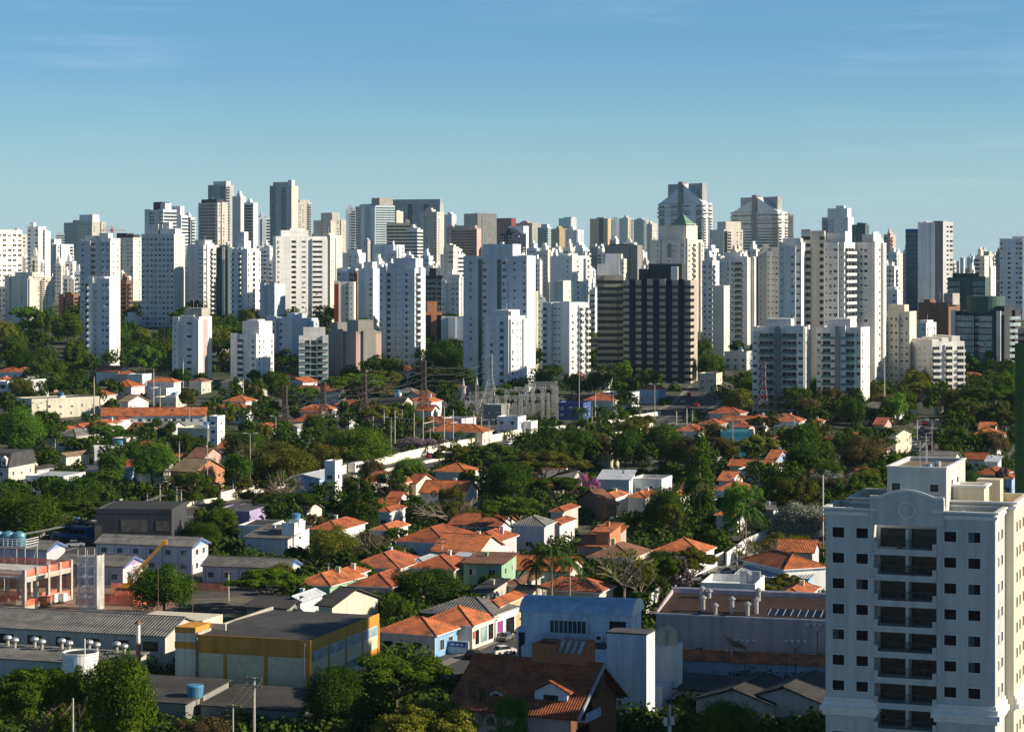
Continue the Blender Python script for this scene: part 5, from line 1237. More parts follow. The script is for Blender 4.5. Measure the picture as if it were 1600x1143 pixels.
b = MB(); b.ext([(.25,h-.35),(d/2,h+.05),(d-.2,h-.35),(d-.2,h-.25),(d/2,h+.15),(.25,h-.25)], 'x', -w+.3, -.2); b.build('roof', [CORD], yw)
bx(yw, 'verge', CONC, (-w-.05,.12,h-.3,-w+.3,d,h+.25))
bx(yw, 'annex', YEL, (-w-3.45,-.04,7.2,-w-.06,.0,8.2),(-w-3.42,.0,9.5,-w-.06,5.4,10.35)); bx(yw, 'annex_wall', wm('H'), (-w-3.38,.02,-1,-w-.08,4.98,9.5),(-w-3.3,5.02,4,-w+2.5,5.3,10.3))
for x in (-w+.2,-.9): b = MB(); b.bar((x,-.2,.2),(x,-.2,h-.6),.09,6); b.box(x-.2,-.38,h-.8,x+.2,-.02,h-.45); b.build('downpipe', [wm('M')], yw)
bx(yw, 'plinth', wm('G'), (-w+.02,.02,-1,-.02,.11,.54))
# ---- long sheet roofed warehouses on the left
def shed(label, px, Y, r, w, d, h, ty, wall, rf_, pitch, ref=None, name='warehouse', cat='warehouse', oh=.4, py=980, nwin=0):
    root = corner(name, label, cat, px, Y, r, ref, (-w,0,0,d), py=py)
    rb, R = roof_mb(w, d, h, ty, pitch, oh); rb.build('roof', [ROOFS[rf_], WHITE], root, (-w/2, d/2, 0))
    b = MB(); b.box(-w,0,-.8,0,d,h)
    if ty == 'g': b.ext([(0,h),(d,h),(d/2,h+d/2*pitch*.97)], 'x', -w, 0)
    if ty == 'G': b.ext([(-w,h),(0,h),(-w/2,h+w/2*pitch*.97)], 'y', 0, d)
    if ty == 's': b.ext([(0,h),(d,h),(d,h+d*pitch*.48)], 'x', -w, 0)
    b.build('wall', [wm(wall)], root)
    for i in range(nwin):
        x = -w+w*(i+.5)/nwin; place('window', UWIN['d'][0], root, (x,0,h-2.3), 0, (min(2.6,w/nwin*.7),1,1.5))
    return root
w1 = shed('long warehouse with stained walls under grey fibre cement sheets, left', 258, 360, 18, 46, 13, 6, 'g', 'E', 'c', .30, ref='the long grey roofed warehouse', nwin=9, py=970)
b = MB(); b.box(-12,13.4,-1,0,21,6.6); b.box(-26,13.6,5.9,-12.1,21,6.3,1); b.build('rear_wing', [wm('H'), BITU], w1)
ch = corner('chimney', 'rusty white topped metal chimney before the long warehouse', 'chimney', 216, 345, 0, py=990)
b = MB(); b.cyl(0,0,0,10.4,.33,.3,12,0); b.cyl(0,0,5.2,7.6,.36,.34,12,1); b.cyl(0,0,10.4,10.9,.55,.1,12,1); b.cyl(0,0,0,5.2,.8,.34,12,1); b.build('pipe', [WHITE, RUST], ch)
w2 = shed('low shed with round ventilators in front of the long warehouse', 190, 343, 18, 32, 8, 4.4, 's', 'E', 'c', .16, ref='the ventilator shed', py=1015)
for i in range(13):
    x = -31+i*2.35+(.5 if i % 2 else 0); y = 7.3 if i % 2 else 6.2; b = MB(); z = 4.4+y*.09
    b.cyl(x,y,z,z+.9,.28,.28,8,1); pr = [(.25,.9),(.55,1.05),(.68,1.3),(.55,1.6),(.2,1.75)]
    for (a, u), (c, v) in zip(pr, pr[1:]): b.cyl(x,y,z+u,z+v,a,c,12,0)
    b.build('roof_ventilator', [MET, CONC], w2)
tk = corner('storage_tank', 'round white open topped tank beside the ventilator shed', 'tank', 126, 338, 0, py=1030)
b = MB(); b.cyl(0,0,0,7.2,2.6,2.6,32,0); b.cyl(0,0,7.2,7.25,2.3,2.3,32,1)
for i in range(32):
    a, c = math.pi*2*i/32, math.pi*2*(i+1)/32; b.bar((2.55*math.cos(a),2.55*math.sin(a),7.35),(2.55*math.cos(c),2.55*math.sin(c),7.35),.14,4,0)
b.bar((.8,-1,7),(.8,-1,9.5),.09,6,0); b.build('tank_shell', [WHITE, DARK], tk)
shed('dark low shed at the foot of the yellow factory hall', 290, 318, 18, 18, 14, 3.5, 's', 'M', 'd', .12, py=1070, name='shed', cat='shed')
shed('dark shed right of the blue rooftop tank under the yellow hall', 470, 316, 18, 15, 12, 2.8, 's', 'M', 'd', .12, py=1100, name='shed', cat='shed')
tb = corner('water_tank', 'blue plastic tank on a low roof left under the yellow hall', 'water tank', 305, 322, 0, py=1085); b = MB(); b.cyl(0,0,3.8,5.3,1.05,1.2,18); b.cyl(0,0,5.3,5.5,1.25,1.1,18); b.build('tank_shell', [bpy.data.materials['blue plastic tank']], tb)
bx(tb, 'stand', WOOD, (-1,-1,0,-.8,-.8,3.8),(.8,-1,0,1,-.8,3.8),(-1,.8,0,-.8,1,3.8),(.8,.8,0,1,1,3.8))
# ---- building site: frame, barracks, scaffold, tanks, mobile crane
NETO = bpy.data.materials.new('orange safety net'); NETO.use_nodes = True
def netm(m, col, al):
    n, l = m.node_tree.nodes, m.node_tree.links; b = n['Principled BSDF']; b.inputs['Base Color'].default_value = (*col, 1); b.inputs['Roughness'].default_value = .8
    q = n.new('ShaderNodeTexNoise'); q.inputs['Scale'].default_value = 2.5; q.inputs['Detail'].default_value = 4
    r = rng_(n, l, q.outputs[0], .3, .7, al-.25, al+.25); l.new(r, b.inputs['Alpha'])
netm(NETO, (.72,.20,.12), .72); NETW = bpy.data.materials.new('white scaffold net'); NETW.use_nodes = True; netm(NETW, (.62,.62,.6), .6)
cs = corner('building_frame', 'concrete frame of a building under construction wrapped in orange netting', 'construction', 38, 427, 21, ref='the building site frame', foot=(-34,1,-1,17), py=910)
for ix in range(4):
    for iy in range(5):
        b = MB(); x, y = -ix*9.0, iy*4.0; b.box(x-.32,y-.32,-.5,x+.32,y+.32,7.7 if ix == 0 else 6.2)
        if ix == 0 or True: b.build('column', [CONP], cs)
for ix in range(4): bx(cs, 'beam', CONP, (-ix*9.0-.25,.34,5.3,-ix*9.0+.25,15.6,5.95))
bx(cs, 'slab', plain('fresh concrete', (.50,.50,.50), .7, .2, .3), (-27,0-.3,5.95,.3,16.3,6.25))
bx(cs, 'ground_beam', CONP, (-.3,.4,-.2,.3,15.5,.9)); bx(cs, 'lower_slab', CONC, (-27,-.5,-.2,-.4,16.5,.35))
def net(root, pts, h_, mt, name='safety_net', z=0):
    b = MB(); rg = random.Random(len(pts)*7+int(h_*10))
    for (a, c) in zip(pts, pts[1:]):
        k = max(2, int(math.hypot(c[0]-a[0], c[1]-a[1])/1.2))
        P = [(a[0]+(c[0]-a[0])*i/k+rg.uniform(-.12,.12), a[1]+(c[1]-a[1])*i/k+rg.uniform(-.12,.12)) for i in range(k+1)]
        for p, q in zip(P, P[1:]):
            b.poly([(p[0],p[1],z),(q[0],q[1],z),(q[0],q[1],z+h_),(p[0],p[1],z+h_+rg.uniform(-.15,0))])
    return b.build(name, [mt], root)
net(cs, [(-27,0),(0,0),(0,16.2),(-27,16.2)], 1.3, NETO, z=6.3); net(cs, [(-26,3),(-4,3.5)], 2.2, NETO, z=.4); net(cs, [(-26,9),(-2,9),(-2,15)], 1.8, NETO, z=.4); net(cs, [(0.4,0),(.4,15)], 1.2, NETO, z=.9)
nf = corner('site_fence', 'orange plastic netting fence round the muddy ground by the crane', 'fence', 160, 440, 21, py=935)
net(nf, [(-2,-6),(9,-4),(13,6),(4,14),(-4,10)], 2.0, NETO); net(nf, [(0,-2),(10,1)], 1.7, NETO); net(nf, [(1,3),(9,7)], 1.7, NETO); net(nf, [(-3,16),(16,20)], 1.6, NETO)
for x, y in ((-2,-6),(9,-4),(13,6),(4,14),(10,1),(1,3)): bx(nf, 'post', WOOD, (x-.08,y-.08,0,x+.08,y+.08,2.1))
EARTH = plain('red site earth', (.24,.15,.11), .95, .3, .4); b = MB(); b.poly([(-98,410,.05),(-70,405,.05),(-62,425,.05),(-64,452,.05),(-90,460,.05),(-112,450,.05)]); struct('earth_yard', b, EARTH)
bf = corner('net_fence', 'long faded pink netting strip behind the building frame', 'fence', 118, 457, 10, py=875); net(bf, [(-38,0),(0,0)], 2.6, plain('faded pink sheet', (.42,.24,.20), .8, .2)); bx(bf, 'post', WOOD, *[(-38+i*4,-.1,0,-37.85+i*4,.05,2.8) for i in range(10)])
sc = corner('scaffold_tower', 'scaffold stair tower wrapped in white netting', 'scaffold', 151, 428, 21, ref='the netted scaffold tower', py=905)
for x in (-4,-2,0):
    for y in (0,2.6): b = MB(); b.bar((x,y,0),(x,y,11.2 if x < 0 else 10.4),.06,5); b.build('standard', [STEEL], sc)
for k in range(6): b = MB(); z = .3+k*1.9; [b.bar(p, q, .045) for p, q in (((-4,0,z),(0,0,z)),((-4,2.6,z),(0,2.6,z)),((-4,0,z),(-4,2.6,z)),((0,0,z),(0,2.6,z)))]; b.box(-3.9,.1,z-.06,-2.1,2.5,z); b.build('ledger', [STEEL], sc)
for k in range(5): b = MB(); z = .3+k*1.9; b.bar((-4 if k%2 else -2,1.2,z),(-2 if k%2 else -4,1.2,z+1.9),.2,4); b.bar((-2,-.02,z),(0,-.02,z+1.9),.04); b.build('stair_flight', [MET], sc)
net(sc, [(-2,-.08),(.08,-.08),(.08,2.7)], 10.2, NETW); net(sc, [(-4.05,-.1),(-2,-.1)], 10.2, NETW)
tp = corner('tank_platform', 'raised steel platform with white railings at the left edge', 'platform', 40, 452, 18, ref='the tank platform', py=850)
b = MB(); b.box(-14,0,8.6,0,5,8.9)
for x in (-.2,-4.8,-9.4,-13.9):
    for y in (.1,4.8): b.bar((x,y,0),(x,y,8.6),.14,6)
    b.bar((x,.1,1),(x-.1,4.8,8),.07); b.bar((x,.1,2),(x-4,.1,8),.07)
b.build('deck', [MET], tp); b = MB()
for z in (9.35,9.85,10.3): b.bar((-14,.05,z),(0,.05,z),.07); b.bar((0,.05,z),(0,5,z),.07)
for i in range(15): b.bar((-14+i,.05,8.9),(-14+i,.05,10.3),.06)
b.build('railing', [WHITE], tp)
TKB = plain('teal blue tank plastic', (.10,.27,.36), .4)
for i, lb in enumerate(('right blue domed tank on the steel platform','middle blue domed tank on the steel platform','left blue domed tank on the steel platform')):
    t_ = corner('water_tank', lb, 'water tank', 30-i*17, 454.5+i*.6, 0, py=835, group='blue tanks on the steel platform'); b = MB(); b.cyl(0,0,8.92,10.8,1.05,1.3,20); b.cyl(0,0,10.8,11.3,1.38,1.2,20); b.cyl(0,0,11.3,11.7,1.2,.3,20); b.build('tank_shell', [TKB], t_)
BT = plain('bright blue trim', (.06,.14,.42), .6)
def barrack(px, Y, r, w, d, h, label, ref=None, gab='J', flo=1):
    root = shed(label, px, Y, r, w, d, h, 'g', 'V', 'c', .34, ref=ref, name='site_barrack', cat='barrack', py=870)
    b = MB(); A = d/2+.42; R = A*.34
    b.ext([(-.42+0,h-.05),(d/2,h+R-.05),(d+.42,h-.05),(d+.42,h-.3),(d/2,h+R-.35),(-.42,h-.3)], 'x', .41, .5); b.build('bargeboard', [BT], root)
    b = MB(); b.ext([(0.02,h),(d-.02,h),(d/2,h+d/2*.33)], 'x', 0, .03); b.build('gable_panel', [wm(gab)], root)
    for s in range(flo):
        n_ = int(w/3.2)
        for i in range(n_):
            x = -w+w*(i+.5)/n_; place('window', UBANDB, root, (x,0,1.0+s*2.8), 0, (1.3,1,1.2)); bx(root, 'batten', BT, (x-1.25,-.05,s*2.8+.1,x-1.15,0,s*2.8+2.7))
        for y in (d*.3,d*.72): place('window', UBANDB, root, (0,y,1.0+s*2.8), math.pi/2, (1.1,1,1.2))
    return root
barrack(300, 478, 17, 22, 8, 5.6, 'long two storey site barrack with blue trimmed windows', ref='the long site barrack', flo=2)
barrack(192, 462, 17, 15, 9, 3.6, 'single storey site barrack with a purple gable behind the crane', gab='I')
barrack(73, 482, 17, 13, 8, 4.4, 'small site barrack with a blue gable beside the tank platform')
barrack(448, 462, 14, 18, 8, 3.2, 'low open fronted site barrack right of the dark site tree', ref='the low right barrack')
cr_ = corner('mobile_crane', 'yellow mobile crane with its boom raised to the right', 'crane', 203, 448, 0, ref='the mobile crane', py=900)
YP = plain('machine yellow paint', (.62,.33,.02), .45, .15)
bx(cr_, 'carrier', FRD, (-2.6,-1.2,.7,3.2,1.2,1.3)); bx(cr_, 'cab', YP, (1.6,-1.1,1.3,3.0,1.1,2.6)); bx(cr_, 'upper_body', YP, (-1.6,-.9,1.5,-.1,.9,2.2),(-.1,-.9,1.5,.7,.3,2.8))
for x in (-2,-.2,2.3):
    for y in (-1.15,1.15): place('wheel', _cw, cr_, (x,y,.55), 0, (1.75,1.6,1.75))
b = MB()
for y in (-.45,.45):
    for z in (0,.75): b.bar((-.5,y,2.2+z),(6.6,y,10.0+z*.6),.11)
for i in range(16):
    t = i/16; u = (i+1)/16
    for y in (-.45,.45): b.bar((-.5+7.1*t,y,2.2+7.8*t),(-.5+7.1*u,y,2.95+7.65*u),.06)
    b.bar((-.5+7.1*t,-.45,2.95+7.65*t),(-.5+7.1*u,.45,2.95+7.65*u),.06)
b.box(6.3,-.5,9.8,7.2,.5,10.7); b.build('boom', [YP], cr_)
b = MB(); b.bar((.7,0,2),(3.4,0,5.9),.17,6); b.build('hydraulic_ram', [YP], cr_); b = MB(); b.bar((6.9,0,10),(6.9,0,7.6),.05); b.box(6.75,-.1,7.3,7.05,.1,7.7); b.build('hook', [FRD], cr_)
for i, (px, Y, c) in enumerate(((82,436,'W'),(96,437,'W'),(70,432,'O'))):
    q = corner('material_pallet', ('wrapped white pallet inside the frame, left one','wrapped white pallet inside the frame, right one','brick pallet on the ground of the frame')[i], 'pallet', px, Y, 20, py=930); bx(q, 'load', wm(c), (-.9,-.7,.5,.9,.7,2.0)); bx(q, 'pallet_base', WOOD, (-1,-.8,.35,1,.8,.5))
# ---- white and blue house, glazed corner shop
wb = corner('house', 'white house with a light blue side wall and two white framed windows', 'house', 680, 376, 23, ref='the white and blue house', foot=(-10.2,0,0,9), py=1000)
b = MB(); b.box(-10.2,0,-.8,-.03,8.8,3.6); b.build('wall', [wm('W')], wb); bx(wb, 'side_wall', plain('light blue paint', (.20,.40,.68), .8), (-.03,.02,-.8,.0,8.78,3.6))
rb, R = roof_mb(10.2, 8.8, 3.6, 'h', .42, .6); rb.build('roof', [TILE, WHITE], wb, (-5.1,4.4,0))
for y in (2.6,6.0): place('window', UWIN['l'][0], wb, (0,y,.9), math.pi/2, (1.7,1.3,1.9)); b = MB(); parapet(b, .0, .1, 0, 0, 0, 0)
for x in (-8.6,-3.4): place('window', UWIN['d'][0], wb, (x,0,1.5), 0, (1.7,1,.8))
b = MB(); b.box(-2.3,-.5,1.7,-1.4,0,2.3); b.build('air_conditioner', [FR], wb); bx(wb, 'downpipe', WHITE, (-.1,-.12,0,.02,0,3.6))
sh = corner('shop', 'glazed cream corner shop under an orange tiled roof', 'shop', 738, 384, 23, ref='the corner shop', foot=(-12,0,0,19), py=1000)
b = MB(); b.box(-9,0,-.8,0,9.4,4.0,0); b.box(-7,9.4,-.8,0,18.7,4.3,1); b.build('wall', [wm('C'), wm('W')], sh)
rb, R = roof_mb(9, 9.4, 4.0, 'h', .45, .6); rb.build('roof', [TILE, WHITE], sh, (-4.5,4.7,0)); rb, R = roof_mb(13, 11, 4.35, 'h', .36, .5); rb.build('rear_roof', [CORR, WHITE], sh, (-6.5,14,0))
for y0, y1, z0, z1, m_ in ((1.0,2.8,.6,3.2,GL),(3.2,6.2,.6,3.4,GLL),(6.5,8.8,.6,3.4,GL),(10.3,13,1.2,3.3,plain('purple poster', (.25,.06,.20), .5)),(14,18,.2,3.3,GLD)):
    b = MB(); b.box(0,y0,z0,.06,y1,z1,1); b.box(.06,y0+.12,z0+.1,.07,y1-.12,z1-.1,0); b.build('shop_window', [m_, WHITE], sh)
bx(sh, 'fascia', WHITE, (0,9.6,3.5,.35,18.9,4.6)); bx(sh, 'canopy_post', WHITE, (0,9.2,0,.3,9.5,3.5)); place('window', UWIN['l'][2], sh, (-4,0,1), 0, (3,1,2))
bx(sh, 'red_panel', plain('red and white poster', (.5,.03,.03), .6), (0.07,.3,1.8,.1,.9,3.0))
gw = corner('gate_wall', 'low white wall with a blue sign between shop and blue house', 'wall', 732, 379, 23, py=1012); bx(gw, 'wall', wm('S'), (-4.6,0,0,0,.3,2.2)); bx(gw, 'sign_board', plain('blue sign', (.03,.06,.38), .5), (-3.6,-.07,1.25,-.5,-.0,2.0)); bx(gw, 'lettering', WHITE, (-3.2,-.09,1.5,-2.5,-.07,1.75),(-2.3,-.09,1.5,-1.7,-.07,1.75),(-1.5,-.09,1.5,-.9,-.07,1.75))
# ---- brick chalet with dormers
BRK = plain('dark brick', (.17,.07,.035), .9, .25, 3); BRL = plain('warm brick', (.34,.13,.06), .9, .25, 3); TILEF = ribbed('fresh orange tiles', (.46,.12,.035), .36, .4, .6, dark=(.13,.05,.03), dk=.5, cross=.5)
bh = corner('chalet', 'big brown brick house with a steep tiled roof and dormers', 'house', 904, 297, 24, ref='the dormered brick house', foot=(-18.5,0,0,17), py=1080)
w, d, h, pt = 17.9, 16.4, 5.8, .62
b = MB(); b.box(-w,0.02,-1,-1.2,d,h); b.ext([(0.02,h),(d,h),(d/2,h+d/2*pt)], 'x', -w, -1.2); b.build('wall', [BRK], bh)
bx(bh, 'front_wall', wm('P'), (-w,-.02,-1,-1.2,.015,h))
b = MB(); A = d/2+.9; R = A*pt; b.ext([(-A,h-.3),(0,h-.3+R),(A,h-.3),(A,h),(0,h+R),(-A,h)], 'x', -w-.8, .25, 0); b.bar((-w-.8,0,h+R),(.25,0,h+R),.17,5,0); b.build('roof', [TILEF], bh, (0,d/2,0))
b = MB(); b.ext([(-A-.05,h-.45),(0,h-.45+R),(A+.05,h-.45),(A+.05,h+.06),(0,h+.08+R),(-A-.05,h+.06)], 'x', .25, .45); b.build('bargeboard', [plain('blue grey boards', (.30,.36,.44), .7)], bh, (0,d/2,0))
for z, y0, y1 in ((1.2,2,7),(4.6,3,8)): b = MB(); b.box(-1.2,y0,z,-.1,y1,z+.2); b.box(-.2,y0,z+.2,-.1,y1,z+1.2); b.box(-1.19,y0,z+.25,-1.12,y1-.5,z+2.6,1); b.build('balcony', [wm('J'), GLD], bh)
bx(bh, 'loft_window', GLD, (-1.2,6.5,h+1,-1.1,10,h+2.8)); bx(bh, 'gable_beam', WOOD, (-1.2,.1,h-.3,0,.4,h),(-1.2,d-.4,h-.3,0,d-.1,h),(-1.15,d/2-.15,h+2,.2,d/2+.15,h+R-.4))
def dormer(x0, x1, y0, z0, hh, dep, nm='dormer'):
    xm = (x0+x1)/2; W_ = (x1-x0)/2; b = MB(); b.box(x0,y0,z0,x1,y0+dep,z0+hh); b.ext([(x0,z0+hh),(x1,z0+hh),(xm,z0+hh+W_*.5)], 'y', y0, y0+dep)
    dm = b.build(nm, [plain('dormer boards '+str(x0), (.62,.66,.72), .8)], bh); q = MB(); W2 = W_+.6; R2 = W2*.5
    q.ext([(xm-W2,z0+hh-.1),(xm,z0+hh-.1+R2),(xm+W2,z0+hh-.1),(xm+W2,z0+hh+.12),(xm,z0+hh+.12+R2),(xm-W2,z0+hh+.12)], 'y', y0-.55, y0+dep+1.2); q.build('dormer_roof', [TILEF], dm)
    place('window', UWIN['d'][0], dm, (xm,y0,z0+.35), 0, (W_*.9,1,hh*.6))
dormer(-6.9,-2.3,1.7,h+.8,1.9,5); dormer(-13.4,-11.5,1.7,h+.9,1.0,2.6)
b = MB(); zt = 13.6; b.box(-9.9,d/2-.5,h+2,-2.2,d/2+3.0,zt-1.0); parapet(b,-9.9,-6.5,d/2-.5,d/2+3.0,zt-1.0,zt); b.ext([(d/2-.5,zt-1.0),(d/2+3.0,zt-1.0),(d/2+3.0,zt+.4),(d/2+1.2,zt+.4)], 'x', -6.5, -2.2); b.build('tank_room', [BRL], bh)
for i in range(4): b = MB(); x = -6.2+i*.95; b.poly([(x,d/2-.52,zt-.95),(x+.5,d/2-.52,zt-.95),(x+.5,d/2+1.2,zt+.45),(x,d/2+1.2,zt+.45)]); b.build('skylight', [GLL], bh)
# ---- white vaulted building and the tall blue white block
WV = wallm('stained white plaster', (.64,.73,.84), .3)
va = corner('vaulted_building', 'white building with a long barrel vault roof in shade', 'building', 986, 345, 14, ref='the white vaulted building', foot=(-19,0,-16,9), py=960)
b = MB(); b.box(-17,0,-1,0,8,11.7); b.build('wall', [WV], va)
pr = [(4+4.25*math.cos(a), 11.6+2.0*math.sin(a)) for a in [math.pi*i/14 for i in range(15)]]
b = MB(); b.ext(pr, 'x', -17.2, .15); b.build('vault_roof', [plain('pale blue vault sheets', (.34,.50,.66), .5, .2, .8)], va)
b = MB(); b.ext([(4+4.4*math.cos(a), 11.55+2.15*math.sin(a)) for a in [math.pi*i/14 for i in range(15)]], 'x', .15, .4); b.build('vault_edge', [WHITE], va)
b = MB(); b.box(-12.5,-.05,8.6,-6.8,.01,10.6,1); [b.box(-12.4+i*.7,-.08,8.7,-11.85+i*.7,-.05,10.5,0) for i in range(8)]; b.build('window', [GLB, FR], va); bx(va, 'window', GLD, (-3.3,-.05,8.5,-.8,.01,10.7))
lw = corner('annex_building', 'flat white annex with air conditioners in front of the vaulted building', 'building', 948, 329, 14, foot=(-14,0,0,13), py=1000)
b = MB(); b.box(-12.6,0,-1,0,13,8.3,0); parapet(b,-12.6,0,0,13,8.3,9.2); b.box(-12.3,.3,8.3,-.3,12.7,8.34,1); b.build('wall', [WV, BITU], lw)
bx(lw, 'slot_tower', WV, (-14.2,4,-1,-12.65,8,11.2)); bx(lw, 'slot', DARK, (-13.9,3.93,1,-13.0,4.0,10.6))
for i, x in enumerate((-3.4,-1.9,-.8)): b = MB(); b.box(x-.5,10.6,8.4,x+.5,11.2,9.6,0); b.cyl(x,10.58,9.0,9.01,.01,.01,4,0); b.box(x-.32,10.57,8.65,x+.32,10.6,9.35,1); b.build('air_conditioner', [WHITE, FRD], lw)
b = MB(); [b.bar((-10+i*.5,4,8.9),(-4+i*.5,9,9.1),.05) for i in range(7)]; b.build('pipe_rack', [MET], lw)
tb2 = corner('service_block', 'tall blank blue white block under a dark roof', 'building', 1010, 322, 20, ref='the tall blank block', foot=(-8,0,0,10), py=1050)
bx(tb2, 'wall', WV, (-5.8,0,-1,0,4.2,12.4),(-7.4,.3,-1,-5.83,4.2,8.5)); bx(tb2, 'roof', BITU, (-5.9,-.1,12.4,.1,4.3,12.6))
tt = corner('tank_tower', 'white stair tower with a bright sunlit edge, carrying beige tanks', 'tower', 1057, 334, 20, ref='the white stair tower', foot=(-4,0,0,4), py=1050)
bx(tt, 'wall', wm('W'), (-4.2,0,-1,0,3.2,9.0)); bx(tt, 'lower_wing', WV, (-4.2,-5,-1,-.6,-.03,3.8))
b = MB()
for z in (9.6,10.2): [b.bar(p, q, .04) for p, q in (((-4.1,.1,z),(-.05,.1,z)),((-.05,.1,z),(-.05,3.1,z)))]
for i in range(6): b.bar((-4.1+i*.8,.1,9),(-4.1+i*.8,.1,10.2),.04)
b.build('railing', [RAIL], tt)
TKC = plain('beige tank plastic', (.50,.43,.34), .6, .1)
for i, (x, y, lb) in enumerate(((1034,333.6,'left beige domed tank on the white stair tower'),(1044,336,'rear beige domed tank on the white stair tower'),(1050,333.6,'front right beige domed tank on the white stair tower'))):
    q = corner('water_tank', lb, 'water tank', x, y+.9, 0, py=990, group='beige tanks on the white stair tower'); b = MB(); b.cyl(0,0,9.02,10.9,.82,.82,20); b.cyl(0,0,10.9,11.5,.82,.25,20); b.build('tank_shell', [TKC], q)
# ---- pink wall building with vents
pk = corner('factory', 'large lilac walled hall with steel vents and solar panels', 'building', 1292, 363, 16, ref='the lilac walled hall', foot=(-28,0,0,13), py=960)
b = MB(); b.box(-27.5,0,-1,0,12,8.0); b.box(-27.5,12,8,0,12.3,10.6); b.ext([(0,8),(12,8),(12,10.4),(0.3,8.5)], 'x', -27.5, -27.2); b.build('wall', [wallm('lilac plaster', (.52,.46,.50), .25)], pk)
b = MB(); b.ext([(.1,8.02),(11.9,9.6),(11.9,9.8),(.1,8.22)], 'x', -27.1, -.1); b.build('roof', [ribbed('shade darkened old tiles', (.05,.022,.015), .36, .5, .5, dark=(.02,.016,.015), dk=.9, cross=.4)], pk)  # roof tile colour darkened to stand in for shade
bx(pk, 'parapet_coping', WV, (-27.6,-.1,7.95,0,.1,8.2),(-27.6,12.3,10.6,0,12.5,10.75))
for x, y, z in ((-20.2,2,2.3),(-15.5,2,2.3),(-11.6,2.2,2.3),(-18,.8,1.5),(-12.8,.9,1.9),(-22,10,1.6),(-20.8,10,1.2),(-12.5,9.5,1.8)):
    b = MB(); z0 = 8.0+y*.135; b.cyl(x,y,z0,z0+z,.35,.35,12,0); b.cyl(x,y,z0+z,z0+z+.15,.6,.6,12,0); b.cyl(x,y,z0+z+.15,z0+z+.5,.6,.15,12,0); b.cyl(x,y,z0-.1,z0+.15,.55,.5,12,0); b.build('roof_vent', [MET], pk)
for i in range(8): b = MB(); x = -9.6+i*1.2; b.poly([(x,1.2,8.42),(x+1.1,1.2,8.42),(x+1.1,4.6,9.0),(x,4.6,9.0)],0); b.bar((x,1.2,8.45),(x,4.6,9.03),.03,4,1); b.build('solar_panel', [glassm('solar cells', (.01,.012,.02), .2), STEEL], pk) if i == 0 else place('solar_panel', pk.children[-1].data if False else bpy.data.meshes['solar_panel'], pk, (i*1.2,0,0))
lo_ = shed('long low building with an orange tiled roof below the lilac hall', 1292, 347, 15, 23.5, 5, 3.7, 'g', 'J', 't', .34, ref='the long orange roof below the hall', py=1030)
hf = corner('sports_court_fence', 'tall dark mesh fence of a sports court by the white apartment block', 'fence', 1287, 338, 12, py=1040)
b = MB()
for i in range(5): b.bar((-11+i*2.8,0,0),(-11+i*2.8,0,7.2),.06)
for z in (1.2,4.2,7.2): b.bar((-11,0,z),(.4,0,z),.035)
b.bar((-11,0,7.2),(-12.6,4,5),.05); b.build('frame', [plain('green steel', (.05,.09,.08), .6)], hf)
GRN = plain('green court sheet', (.03,.12,.08), .8); bx(hf, 'windbreak', GRN, (-12.2,.05,1.5,-11,.1,4.2))
for px, Y, ht in ((1277,344,9.5),(1243,343,7.2),(1164,343,7.3)):
    q = corner('floodlight_mast', {1277:'tall floodlight mast nearest the white apartment block',1243:'shorter floodlight mast on the sports court',1164:'small floodlight mast by the satellite dish'}[px], 'floodlight', px, Y, 5, py=1020, group='floodlight masts of the sports court')
    b = MB(); b.bar((0,0,0),(0,0,ht),.08,6); b.bar((-1.6,0,ht+.9),(1.6,0,ht+.9),.05); b.bar((0,0,ht-.5),(-1.2,0,ht+.9),.05); b.bar((0,0,ht-.5),(1.2,0,ht+.9),.05); b.build('mast', [plain('green steel', (.05,.09,.08), .6)], q)
    for i in range(4): bx(q, 'lamp', FR, (-1.6+i*.9,-.25,ht+.9,-1.15+i*.9,.15,ht+1.1))
di = corner('satellite_dish', 'large mesh satellite dish standing by the lilac wall', 'satellite dish', 1143, 352, 0, py=1000)
b = MB(); n_ = 20
for k in range(3):
    for i in range(n_):
        a, c = 2*math.pi*i/n_, 2*math.pi*(i+1)/n_; r0, r1 = k*.75, (k+1)*.75; f = lambda r_, t: Vector((r_*math.cos(t), .16*r_*r_, r_*math.sin(t)))
        b.poly([f(r0,a),f(r1,a),f(r1,c),f(r0,c)] if k else [f(r0,a),f(r1,a),f(r1,c)])
o = b.build('dish', [plain('dish mesh', (.40,.36,.30), .5)], di, (0,0,6.0)); o.rotation_euler = (math.radians(60),0,math.radians(-70)); b = MB(); b.bar((0,0,0),(0,0,6),.12,6); b.build('stand', [MET], di)
shed('grey shed at the bottom edge, left of two beside the court', 1205, 318, 25, 11, 13, 3.3, 'G', 'G', 'd', .32, py=1100, name='shed', cat='shed')
shed('dark grey shed at the bottom edge against the white apartment block', 1290, 316, 25, 12, 14, 3.6, 'G', 'G', 'd', .34, py=1100, name='shed', cat='shed')
shed('brownish patched shed roof between the court and the grey sheds', 1160, 330, 25, 12, 8, 2.6, 's', 'E', 'd', .2, py=1075, name='shed', cat='shed')
mf_ = corner('house', 'flat white modern building with two large rooftop cooling units', 'building', 1180, 402, 14, ref='the flat roof with cooling units', foot=(-10,0,0,13), py=915)
b = MB(); b.box(-9.6,0,-1,0,12,7.2,0); parapet(b,-9.6,0,0,12,7.2,8.5); b.build('wall', [wm('W')], mf_); bx(mf_, 'dark_front', wm('N'), (-9.6,-.05,2,0,.0,7.4))
for x in (-3.2,-1.0): bx(mf_, 'cooling_unit', MET, (x-.7,8,7.3,x+.7,9.4,9.6))
